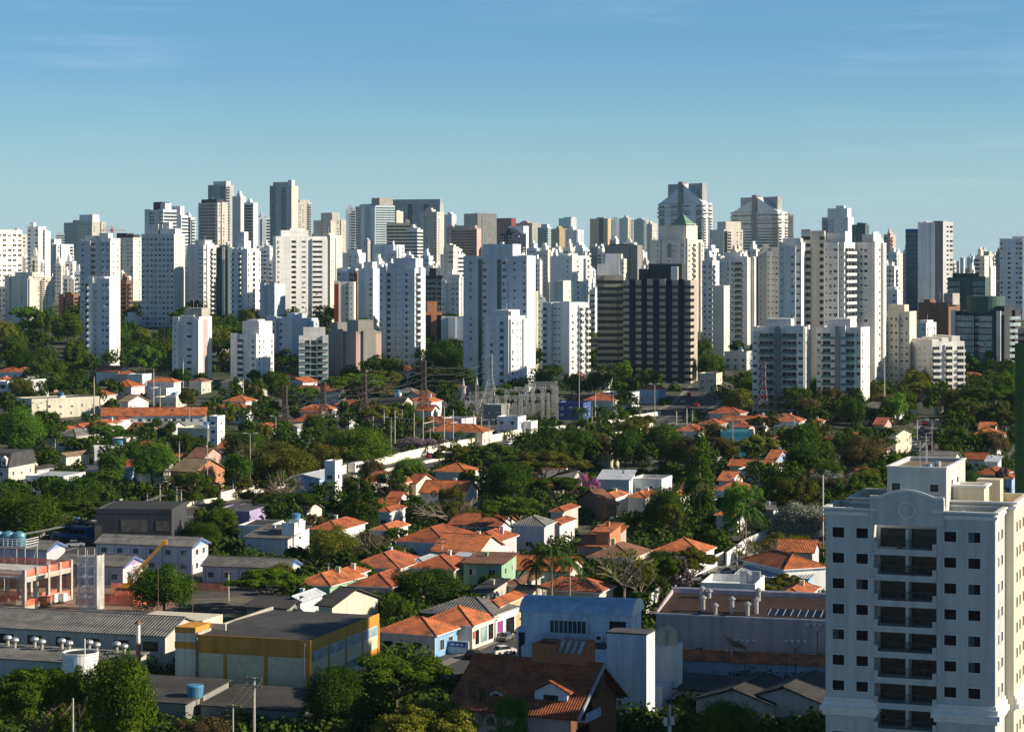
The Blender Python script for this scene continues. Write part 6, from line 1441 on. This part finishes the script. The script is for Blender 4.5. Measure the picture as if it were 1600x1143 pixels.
bx(mf_, 'roof_deck', wm('S'), (-9.3,.3,7.2,-.3,11.7,7.25))
fw = [((1195,905),(1290,880)),]
wallrun([(1008,960),(1040,925),(1075,905),(1130,880)], 2.6, .25, wm('W'), 'white garden wall along the tree lined side street', name='garden_wall', cat='wall')
wallrun([(1135,885),(1165,862),(1200,846)], 3.0, .3, wm('W'), 'tall white wall at the head of the side street', name='garden_wall', cat='wall')
wallrun([(215,800),(300,790),(345,783)], 1.2, .3, BAR, 'low cream wall beyond the black walled warehouse', name='garden_wall', cat='wall')

# ---------------------------------------------------------------- pylons, portals, switchyard, poles, wires
LAT = plain('rusty galvanised lattice', (.17,.115,.095), .6, .2); LATW = plain('light galvanised lattice', (.48,.48,.48), .5, .1); LATR = plain('red mast paint', (.45,.13,.10), .6)
def lattice(b, h, wb, wt, nseg, r, mi=0, x=0, y=0, z0=0, alt=None):
    zs = [z0+h*(1-(1-i/nseg)**1.15) for i in range(nseg+1)]
    def c(i): s = wb+(wt-wb)*min(1, (zs[i]-z0)/(h*.62))**.8; return [(x+a*s/2, y+e*s/2, zs[i]) for a, e in ((-1,-1),(1,-1),(1,1),(-1,1))]
    for i in range(nseg):
        A, B_ = c(i), c(i+1); m_ = mi if alt is None or i % 2 else alt
        for j in range(4):
            k = (j+1) % 4; b.bar(A[j], B_[j], r, 4, m_); b.bar(A[j], B_[k], r*.6, 3, m_); b.bar(A[k], B_[j], r*.6, 3, m_); b.bar(B_[j], B_[k], r*.6, 3, m_)
TIPS = {}
def pylon(px, yt, yb, label, mt, wb=6.5, wt=1.5, arms=True, key=None, ref=None, alt=None, r=.17):
    Y = Yof(yb); gz = g(Y); h = PZ(yt, Y)-gz; root = thing('transmission_pylon', label, 'pylon', (PX(px, Y), Y, gz), math.radians(-12), 'lattice pylons', ref); THINGS[-1][2] = (px, (yt+yb)/2, Y)
    b = MB(); lattice(b, h, wb, wt, 13, r, alt=alt); b.build('mast', [mt, LATR], root); tips = []
    if arms:
        for k, f in enumerate((.97,.86,.75)):
            z = h*f; L = (3.6,4.6,3.8)[k]; q = MB()
            for s in (-1, 1):
                for e in (-.5, .5): q.bar((s*wt/2,e,z),(s*L,0,z+.25),.07,3)
                q.bar((s*wt/2,0,z+1.1),(s*L,0,z+.25),.07,3); q.bar((s*L,0,z+.2),(s*L,0,z-1.3),.07,4,0)
                a = math.radians(-12); tips.append((root.location.x+s*L*math.cos(a), root.location.y+s*L*math.sin(a), gz+z-1.3))
            q.build('cross_arm', [mt], root)
    TIPS[key] = tips; return root
pylon(445,603,684,'leftmost brown lattice pylon of the row',LAT,key=0,ref='the leftmost pylon'); pylon(505,597,680,'second brown lattice pylon of the row from the left',LAT,key=1,ref='the second pylon')
pylon(569,586,672,'third brown lattice pylon, beside the wide trees',LAT,key=2,ref='the third pylon'); pylon(662,563,657,'tall brown pylon by the bright sided orange house',LAT,key=3,ref='the fourth pylon')
pylon(766,555,644,'large white lattice pylon before the slender white tower',LATW,wb=9,key=4,ref='the large white pylon',r=.15)
pylon(1193,565,655,'red and white banded lattice pylon before the left balconied block',LATW,wb=5,arms=False,key=5,alt=1,ref='the red and white pylon')
WIRE = plain('overhead wire', (.12,.125,.13), .5)
def wires(A, B_, label, r=.035, sag=2.2, name='power_lines', grp='power lines between the pylons'):
    root = thing(name, label, 'power lines', tuple(A[0]), 0, grp); o = Vector(A[0])
    THINGS[-1][2] = (CX+F*(A[0][0]+B_[0][0])/(A[0][1]+B_[0][1]), 0, A[0][1])
    for a, c in zip(A, B_):
        b = MB(); P = []
        for i in range(13):
            t = i/12; p = Vector(a).lerp(Vector(c), t); p.z -= sag*4*t*(1-t); P.append(p-o)
        b.path(P, r, 3); b.build('wire', [WIRE], root)
for i, nm in enumerate(('between the two leftmost pylons','between second and third pylons','between third and fourth pylons','between fourth pylon and the large white pylon')): wires(TIPS[i], TIPS[i+1], 'bundle of six wires '+nm)
YD = Yof(650); wires(TIPS[4], [(PX(860, YD)+i*1.2, YD+i*2, 14+i*.5) for i in range(6)], 'wires dropping from the large white pylon into the switchyard')
# portals of concrete posts
def portal(posts, label, beams=True):
    Ys = Yof(posts[0][2]); root = thing('power_portal', label, 'power portal', (PX(posts[0][0], Ys), Ys, g(Ys)), 0, 'concrete power portals'); o = root.location.copy(); tops = []
    for x, yt, yb in posts:
        Y = Yof(yb); h = PZ(yt, Y)-g(Y); b = MB(); p = Vector((PX(x, Y), Y, g(Y)))-o; b.bar(p, p+Vector((0,0,h)), .24, 6, 0, .17); b.build('post', [CONP], root); tops.append((p, h))
    if beams:
        for (p, h), (q, k) in zip(tops, tops[1:]):
            m_ = min(h, k)*.82; b = MB(); b.bar(p+Vector((0,0,m_)), q+Vector((0,0,m_)), .16, 4)
            for t in (.25,.5,.75): c = p.lerp(q, t)+Vector((0,0,m_)); b.bar(c, c-Vector((0,0,1.6)), .09, 4)
            b.build('beam', [CONP], root)
portal([(583,650,690),(605,658,692),(617,640,697),(647,645,700)],'left concrete portal with hanging insulators beside the avenue')
portal([(661,640,705),(677,648,700),(694,635,700),(708,640,700)],'right concrete portal in front of the lilac walled box house')
# switchyard
SY = plain('switchyard steel', (.27,.285,.29), .5, .15); INS = plain('red brown insulator', (.25,.08,.05), .4)
def gantry(x0, x1, yt, yb, label, auto=True):
    Y = Yof(yb); gz = g(Y); h = PZ(yt, Y)-gz; L = (x1-x0)*Y/F; root = thing('switchyard_gantry', label, 'gantry', (PX(x0, Y), Y, gz), math.radians(22), 'switchyard gantries', auto=auto)
    THINGS[-1][2] = ((x0+x1)/2, yt, Y); n_ = max(2, int(L/7)+1)
    for i in range(n_): b = MB(); lattice(b, h, 1.0, .8, 6, .075, x=L*i/(n_-1)); b.build('column', [SY], root)
    b = MB()
    for z in (h-1.0, h-.2):
        for y in (-.4,.4): b.bar((0,y,z),(L,y,z),.06)
    k = int(L/1.0)
    for i in range(k): u, v = L*i/k, L*(i+1)/k; [b.bar((u,y,h-1.0 if i%2 else h-.2),(v,y,h-.2 if i%2 else h-1.0),.04,3) for y in (-.4,.4)]
    b.build('beam', [SY], root)
    for i in range(int(L/2.4)): q = MB(); x = 1.2+i*2.4; q.bar((x,0,h-1),(x,0,h-2.4),.12,5); q.build('insulator', [INS if i % 3 == 1 else LATW], root)
for i, (a, c, yt, yb) in enumerate(((728,760,625,664),(735,770,612,655),(775,815,618,660),(790,835,608,655),(805,850,604,650),(822,868,600,646),(815,860,615,658),(770,800,606,650),(832,872,596,640),(848,872,604,662))):
    gantry(a, c, yt, yb, 'grey lattice switchyard gantry')
for x, yt in ((724,590),(745,587)):
    Y = Yof(655); root = thing('lightning_mast', ('left' if x < 730 else 'right')+' spiked lattice mast at the left end of the switchyard', 'mast', (PX(x, Y), Y, g(Y)), 0, 'spiked masts of the switchyard'); THINGS[-1][2] = (x, yt, Y)
    b = MB(); h = PZ(yt, Y)-g(Y); lattice(b, h*.8, 1.6, 1.1, 9, .08); b.cyl(0,0,h*.8,h,.6,.02,6); b.build('mast', [LATW], root)
rs = random.Random(9); root = thing('switchgear', 'dense rows of thin switchgear posts and busbars in the switchyard', 'switchgear', (PX(800, YD), YD, g(YD)), math.radians(10)); THINGS[-1][2] = (800,640,YD)
b = MB()
for i in range(130): x, y, h = rs.uniform(-18,20), rs.uniform(-16,22), rs.uniform(4,9); b.bar((x,y,0),(x,y,h),.08,4); (b.bar((x-.9,y,h),(x+.9,y,h),.07) if i % 2 else b.cyl(x,y,h-1.6,h,.2,.2,6))
for i in range(10): y = -15+i*4; b.bar((-18,y,7.5),(20,y,7.5),.05)
b.build('posts', [SY], root)
# lamps and poles
def lamp(px, yt, yb, two=True, label='street lamp', h=None):
    Y = Yof(yb); h = PZ(yt, Y)-g(Y); root = thing('street_lamp', label, 'street lamp', (PX(px, Y), Y, g(Y)), 0, 'lamp posts over the quarter', auto=True); THINGS[-1][2] = (px, yt, Y)
    b = MB(); s = Y/700; b.bar((0,0,0),(0,0,h),.14*s,6,0,.09*s); b.build('pole', [CONP], root)
    for k in ((-1,1) if two else (1,)):
        b = MB(); b.bar((0,0,h-.2),(k*1.2,0,h+.1),.06*s,4); b.build('arm', [STEEL], root); b = MB(); b.box(k*1.6-.55,-.2,h,k*1.6+.55,.2,h+.25*s); b.build('lamp_head', [FR], root)
for q in ((58,630,688),(296,638,700),(324,665,775),(391,677,765),(431,650,697),(611,652,720),(764,656,697),(1023,600,668),(925,635,684),(1145,655,730),(1456,656,745)): lamp(*q, label='slim double headed lamp post')
for q in ((672,668,703),(707,662,700),(905,560,664)): lamp(*q, two=False, label='single armed lamp post')
def upole(px, yt, yb, label='concrete utility pole', arms=1, mt=None, auto=True, rr=.15, heavy=False):
    Y = Yof(yb); h = PZ(yt, Y)-g(Y); root = thing('utility_pole', label, 'utility pole', (PX(px, Y), Y, g(Y)), math.radians(-25), 'utility poles', auto=auto); THINGS[-1][2] = (px, yt, Y)
    s = max(1, Y/650); b = MB(); b.bar((0,0,0),(0,0,h),rr*1.3*s,7,0,rr*s); b.build('pole', [mt or CONP], root)
    for k in range(arms):
        z = h-.25-k*.9; b = MB(); b.box(-1.1,-.07,z,1.1,.07,z+.14); [b.cyl(x,0,z+.14,z+.42,.07,.05,6) for x in (-1,-.4,.5,1)]; b.build('cross_arm', [WOOD], root)
    if heavy:
        for x, z in ((-.45,h-2.6),(.5,h-2.4),(.1,h-3.6)): b = MB(); b.cyl(x,-.3,z,z+1.0,.28,.28,10); b.build('transformer', [MET], root)
    return root
for q in ((147,588,655),(173,640,665),(240,575,640),(286,560,606),(380,590,640),(250,600,650),(86,685,712),(130,690,722),(182,660,700),(208,665,705),(262,690,730),(280,690,745),(244,660,700),(364,713,770),(176,722,760),(230,770,800),(276,760,815),(283,765,815),(250,755,815),(45,815,842),(80,815,850),(600,640,690),(628,640,686),(740,640,680),(752,645,690),(958,615,655),(930,612,660),(1000,640,668),(1073,636,664),(1082,640,660),(1057,641,665),(992,660,690),(972,665,695),(984,662,692),(1011,655,680),(1221,672,700),(1241,650,690),(1251,628,652),(1433,655,690),(1472,670,705),(1485,672,706),(1498,675,712),(1506,665,700),(1572,666,700),(1382,560,650),(690,840,900),(513,880,915),(463,900,935),(1151,850,908),(1076,893,925),(742,868,905),(632,855,900),(560,905,950),(357,893,938),(1556,625,660)): upole(*q, arms=1 if q[0] % 2 else 2)
upole(397,1058,1210,'foreground utility pole with cross arms before the yellow hall',arms=2,auto=False,rr=.17); upole(364,1100,1225,'thin pole just left of the foreground utility pole',arms=1,auto=False,rr=.1)
upole(1047,1100,1215,'foreground pole crowded with transformers beside the round tree',arms=3,auto=False,rr=.14,heavy=True); upole(114,1090,1225,'pale pole under the lower left trees',arms=0,auto=False,rr=.12)
upole(301,882,972,'thin tall mast rising from the yellow hall annex',arms=0,auto=False,rr=.06,mt=WOOD); upole(247,882,970,'thin tall mast behind the long grey warehouse',arms=0,auto=False,rr=.06,mt=WOOD)
q = upole(1286,742,880,'red and white antenna mast left of the white apartment block',arms=0,auto=False,rr=.14,mt=STEEL); b = MB(); b.cyl(0,0,1,6,.2,.18,8); b.cyl(0,0,9,10.5,.18,.17,8); b.build('red_band', [LATR], q)
def ptop(px, yt, yb, k): Y = Yof(yb); return [(PX(px, Y)+e, Y, PZ(yt, Y)-.1) for e in k]
wires(ptop(397,1062,1210,(-.9,0,.9)), ptop(364,1103,1225,(-.9,0,.9)), 'three wires between the two foreground poles', r=.022, sag=.3, name='overhead_wires', grp='foreground wires')
wires(ptop(364,1103,1225,(-.9,0,.9)), [(-60,300,1+i*.5) for i in range(3)], 'three wires running down left from the thin foreground pole', r=.022, sag=.5, name='overhead_wires', grp='foreground wires')
wires(ptop(-20,840,880,(0,.5,1,1.5)), ptop(250,772,815,(0,.5,1,1.5)), 'cable bundle sagging over the left street trees', r=.07, sag=1.5, name='overhead_wires', grp='street cables')
wires(ptop(86,690,712,(0,.5,1)), ptop(208,670,705,(0,.5,1)), 'cables in front of the stepped red roofs', r=.06, sag=1.2, name='overhead_wires', grp='street cables')
wires(ptop(1076,905,925,(0,.4,.8)), ptop(1151,870,908,(0,.4,.8)), 'thick cables over the tree lined side street', r=.05, sag=.6, name='overhead_wires', grp='street cables')
# tower crane far behind
Y = Yof(452); root = thing('tower_crane', 'small orange tower crane far behind the left towers', 'tower crane', (PX(175, Y), Y, g(Y)), 0); THINGS[-1][2] = (175,360,Y)
OR = plain('orange crane paint', (.55,.20,.06), .6); h = PZ(357, Y)-g(Y); b = MB(); lattice(b, h, 3, 2.4, 14, .3); b.build('mast', [OR], root)
b = MB(); b.bar((-12,0,h-2),(14,6,h-2),.5); b.bar((0,0,h+3),(14,6,h-2),.2); b.bar((0,0,h+3),(-12,0,h-2),.2); b.bar((0,0,h-3),(0,0,h+3),.5); b.build('jib', [OR], root)

bw_ = next(r[0] for r in THINGS if r[1].startswith('black walled warehouse'))
for x0, x1, z0, z1 in ((-3,3,3.5,6.3),(5,8,3.8,6.0),(-9,-7.5,1,5)): bx(bw_, 'wall_patch', plain('grey stained plaster '+str(x0), (.13,.12,.10), .9, .4, .8), (x0,-9.06,z0,x1,-8.99,z1))
# ---------------------------------------------------------------- more roofs between the named houses
rh = random.Random(21)
def autohouses(n, x0, x1, y0, y1, avoid=(), roofs='ttrrtbcr', szs=(7,13)):
    k = t = 0
    while k < n and t < n*40:
        t += 1; x, y = rh.uniform(x0, x1), rh.uniform(y0, y1); Y = Yof(y); w_ = rh.uniform(*szs); d_ = rh.uniform(7, 11); hw = w_*F/Y/2+2
        X_, Y_ = PX(x, Y), Y+d_/2+2
        if shy(x, y) or shy(x, y-8) or any(a <= x <= c and b_ <= y <= e for a, b_, c, e in avoid) or blocked(X_, Y_, max(w_, d_)*.95): continue
        rf_ = rh.choice(roofs); wall = rh.choice('WWWCPVHE'); h_ = rh.choice((3.2,3.4,5.6)); ty = 'f' if rf_ in 'fk' else rh.choice('hhg')
        ww = {'W':'white','C':'cream','P':'pink','V':'lavender','H':'pale yellow','E':'beige'}[wall]; rr_ = {'t':'orange','r':'red tiled','b':'brown tiled','c':'grey sheet','f':'flat','d':'dark sheet'}[rf_]
        house(x-hw, x+hw, HY+(H-g(Y)-h_)*F/Y, h_, d_, ty, wall, rf_, f'{ww} {"two storey " if h_ > 5 else ""}house, {rr_} roof,', r=rh.choice((16,20,24,-62)), auto=True, Y=Y, w=w_); k += 1
SW = [(720,600,880,672)]
autohouses(24, 0, 720, 585, 690, avoid=SW)
autohouses(14, 0, 760, 690, 860)
autohouses(28, 880, 1580, 600, 720, avoid=[(960,600,1100,665)])
autohouses(24, 820, 1560, 700, 880)
autohouses(5, 600, 1250, 880, 960)

autotrees(34, 0, 780, 512, 596, 11, 17, ['dark','mid','olive','yellow','light'])
autotrees(22, 860, 1600, 588, 655, 10, 15, ['dark','mid','olive','yellow','light'], avoid=SW)
autotrees(30, 1230, 1600, 628, 720, 9, 14, ['dark','mid','yellow','olive','light','brown'])
autotrees(26, 0, 700, 596, 700, 8, 12, ['dark','mid','olive','yellow'], avoid=SW)
autotrees(36, 850, 1420, 690, 860, 9, 14, ['dark','mid','yellow','olive','light','brown'])
autotrees(18, 330, 1000, 740, 860, 7, 11, ['dark','mid','olive','brown'], 'rumd')
autotrees(12, 0, 400, 700, 830, 8, 12, ['dark','mid','light'])
autotrees(10, 430, 1240, 880, 990, 5, 7, ['dark','mid','olive'])
# the wooded belt at the foot of the towers, read as one mass behind the trees one can tell apart
def canopy(specs):
    rg = random.Random(13); V, Fc, cnt = [], [], 0
    for n_, x0, x1, y0, y1, h0, h1 in specs:
        k = t = 0
        while k < n_ and t < n_*12:
            t += 1; x, y = rg.uniform(x0, x1), rg.uniform(y0, y1); Y = Yof(y); X_ = PX(x, Y); h = rg.uniform(h0, h1); R = h*rg.uniform(.4, .6)
            if shy(x, y) or blocked(X_, Y, R) or any((X_-a)**2+(Y-b_)**2 < ((R+c)*.5)**2 for a, b_, c in TPOS): continue
            TPOS.append((X_, Y, R)); k += 1; B = []
            for i in range(14):
                z = rg.uniform(-.5, 1); a = rg.uniform(0, 6.28); q = math.sqrt(1-z*z); B.append((q*math.cos(a)*R*.7, q*math.sin(a)*R*.7, h*.55+z*h*.3, R*rg.uniform(.28,.45), .8))
            v, f = leafquads(rg, B, 620, .30+Y/3400); m = len(V); gz = g(Y)
            V += [(a+X_, c+Y, d+gz) for a, c, d in v]; Fc += [tuple(i+m for i in q) for q in f]
    me = bpy.data.meshes.new('tree_belt'); me.from_pydata(V, [], Fc); me.materials.append(leafm('belt leaves', (.022,.058,.006), (.075,.12,.009)))
    o = place('tree_belt', me); o['kind'] = 'stuff'; o['label'] = 'dark green canopy of far trees at the foot of the towers'; o['category'] = 'woodland'
canopy([(120,0,780,505,600,9,16),(90,640,1600,560,650,9,15),(70,1240,1600,600,720,7,12),(60,0,760,600,720,6,11),(70,820,1500,690,830,7,12),(50,0,800,720,850,6,10),(40,430,1260,860,985,4,7)])
# more cars along the streets
rc = random.Random(8); kc = 0
for P, hw in ROADS:
    L = sum((c-a).length for a, c in zip(P, P[1:])); wide = hw > 9
    for i in range(int(L/(22 if wide else 14))):
        a, c = rc.choice(list(zip(P, P[1:]))); p = a.lerp(c, rc.random()); t = (c-a).normalized(); s = rc.choice((-1, 1))*(rc.choice((2.4, 5.8)) if wide else hw-3.3)
        q = p+Vector((-t.y, t.x, 0))*s
        if kc > 46 or any(r[0].name.startswith('parked_car') and (r[0].location.xy-q.xy).length < 6 for r in THINGS): continue
        col = rc.choice(('white','silver','black','grey','red','white','silver')); px_ = CX+F*q.x/q.y; py_ = HY+F*(H-g(q.y))/q.y
        if -10 < px_ < 1290 or 1400 < px_ < 1480: car(px_, py_, col, col+' car parked on the street' if not wide else col+' car driving on the avenue', math.degrees(math.atan2(t.y, t.x)), Y=q.y, auto=True); kc += 1
# low shrubs and hedges: one mass nobody would count
def shrubs(n):
    rg = random.Random(3); V, Fc = [], []; bl = []; t = 0
    while len(bl) < n and t < n*8:
        t += 1; y = 520+rg.random()**.8*640; x = rg.uniform(-20, 1620); Y = Yof(y)
        X_ = PX(x, Y); R = rg.uniform(1.2, 3.2)
        if 395 < Y < 480 and -115 < X_ < -45: continue
        if blocked(X_, Y, R*1.6): continue
        bl.append((X_, Y, g(Y)+R*.35, R, .75))
    import bisect
    for b_ in bl:
        s_ = .28+b_[1]/2600; v, f = leafquads(rg, [(0,0,0,b_[3],.8)], int(46*b_[3]**1.3), s_); k = len(V)
        V += [(a+b_[0], c+b_[1], d+b_[2]) for a, c, d in v]; Fc += [tuple(i+k for i in q) for q in f]
    me = bpy.data.meshes.new('shrubbery'); me.from_pydata(V, [], Fc); me.materials.append(leafm('shrub leaves', (.020,.050,.007), (.065,.095,.012)))
    o = place('shrubbery', me); o['kind'] = 'stuff'; o['label'] = 'dense green shrubs and hedges filling the gardens'; o['category'] = 'shrubs'
shrubs(3600)
print('trees', sum(1 for r in THINGS if 'tree' in r[0].name), 'houses', sum(1 for r in THINGS if r[0].name.startswith('house')))
# ---------------------------------------------------------------- labels of the repeats: nearest landmark first, then order
def nearlab(p):
    best = sorted(REFS, key=lambda r: math.hypot(r[1][0]-p[0], (r[1][1]-p[1])*1.6) if math.hypot(r[1][0]-p[0], r[1][1]-p[1]) > 3 else 1e9)[0]
    dx, dy = p[0]-best[1][0], p[2]-best[1][2]
    if abs(dx) > 34 or abs(dy)/best[1][2] < .025: d = 'right of' if dx > 0 else 'left of'
    else: d = 'behind' if dy > 0 else 'in front of'
    return d+' '+best[0]
auto = {}
for rec in THINGS:
    if rec[3]: auto.setdefault((rec[1], nearlab(rec[2])), []).append(rec)
ORD = ['leftmost', 'second', 'third', 'fourth', 'fifth', 'sixth', 'seventh', 'eighth', 'ninth', 'tenth']
NUM = ['', 'one', 'two', 'three', 'four', 'five', 'six', 'seven', 'eight', 'nine', 'ten', 'many']
for (l0, nl), recs in auto.items():
    recs.sort(key=lambda r: r[2][0])
    for i, r in enumerate(recs):
        s = f'{l0} {nl}'.replace(',,', ',')
        n_ = len(recs)
        if n_ == 2: s += ', '+('left' if i == 0 else 'right')+' one'
        elif n_ > 2: s += f', {ORD[min(i,9)]}' + (f' of {NUM[min(n_,11)]}' if i == 0 else ' from left' if i < n_-1 else '') if i < n_-1 else ', rightmost'
        r[0]['label'] = s
bad = [r[0]['label'] for r in THINGS if not 4 <= len(r[0]['label'].split()) <= 16]
seen = {}
for r in THINGS: seen.setdefault(r[0]['label'], []).append(r[0].name)
print('THINGS', len(THINGS), 'OBJECTS', len(S.objects), 'BADLAB', bad[:10], 'DUP', [(k, len(v)) for k, v in seen.items() if len(v) > 1][:10])
# ---------------------------------------------------------------- the air
hz = bpy.data.materials.new('haze'); hz.use_nodes = True; hn = hz.node_tree; hn.nodes.clear()
vo = hn.nodes.new('ShaderNodeVolumePrincipled'); out = hn.nodes.new('ShaderNodeOutputMaterial'); hn.links.new(vo.outputs[0], out.inputs['Volume'])
vo.inputs['Color'].default_value = (.50, .78, 1, 1); vo.inputs['Density'].default_value = .000022; vo.inputs['Anisotropy'].default_value = .0
b = MB(); b.box(-3600, -200, -1.0, 3600, 9100, 190)
ho = b.build('haze', [hz]); ho['kind'] = 'stuff'
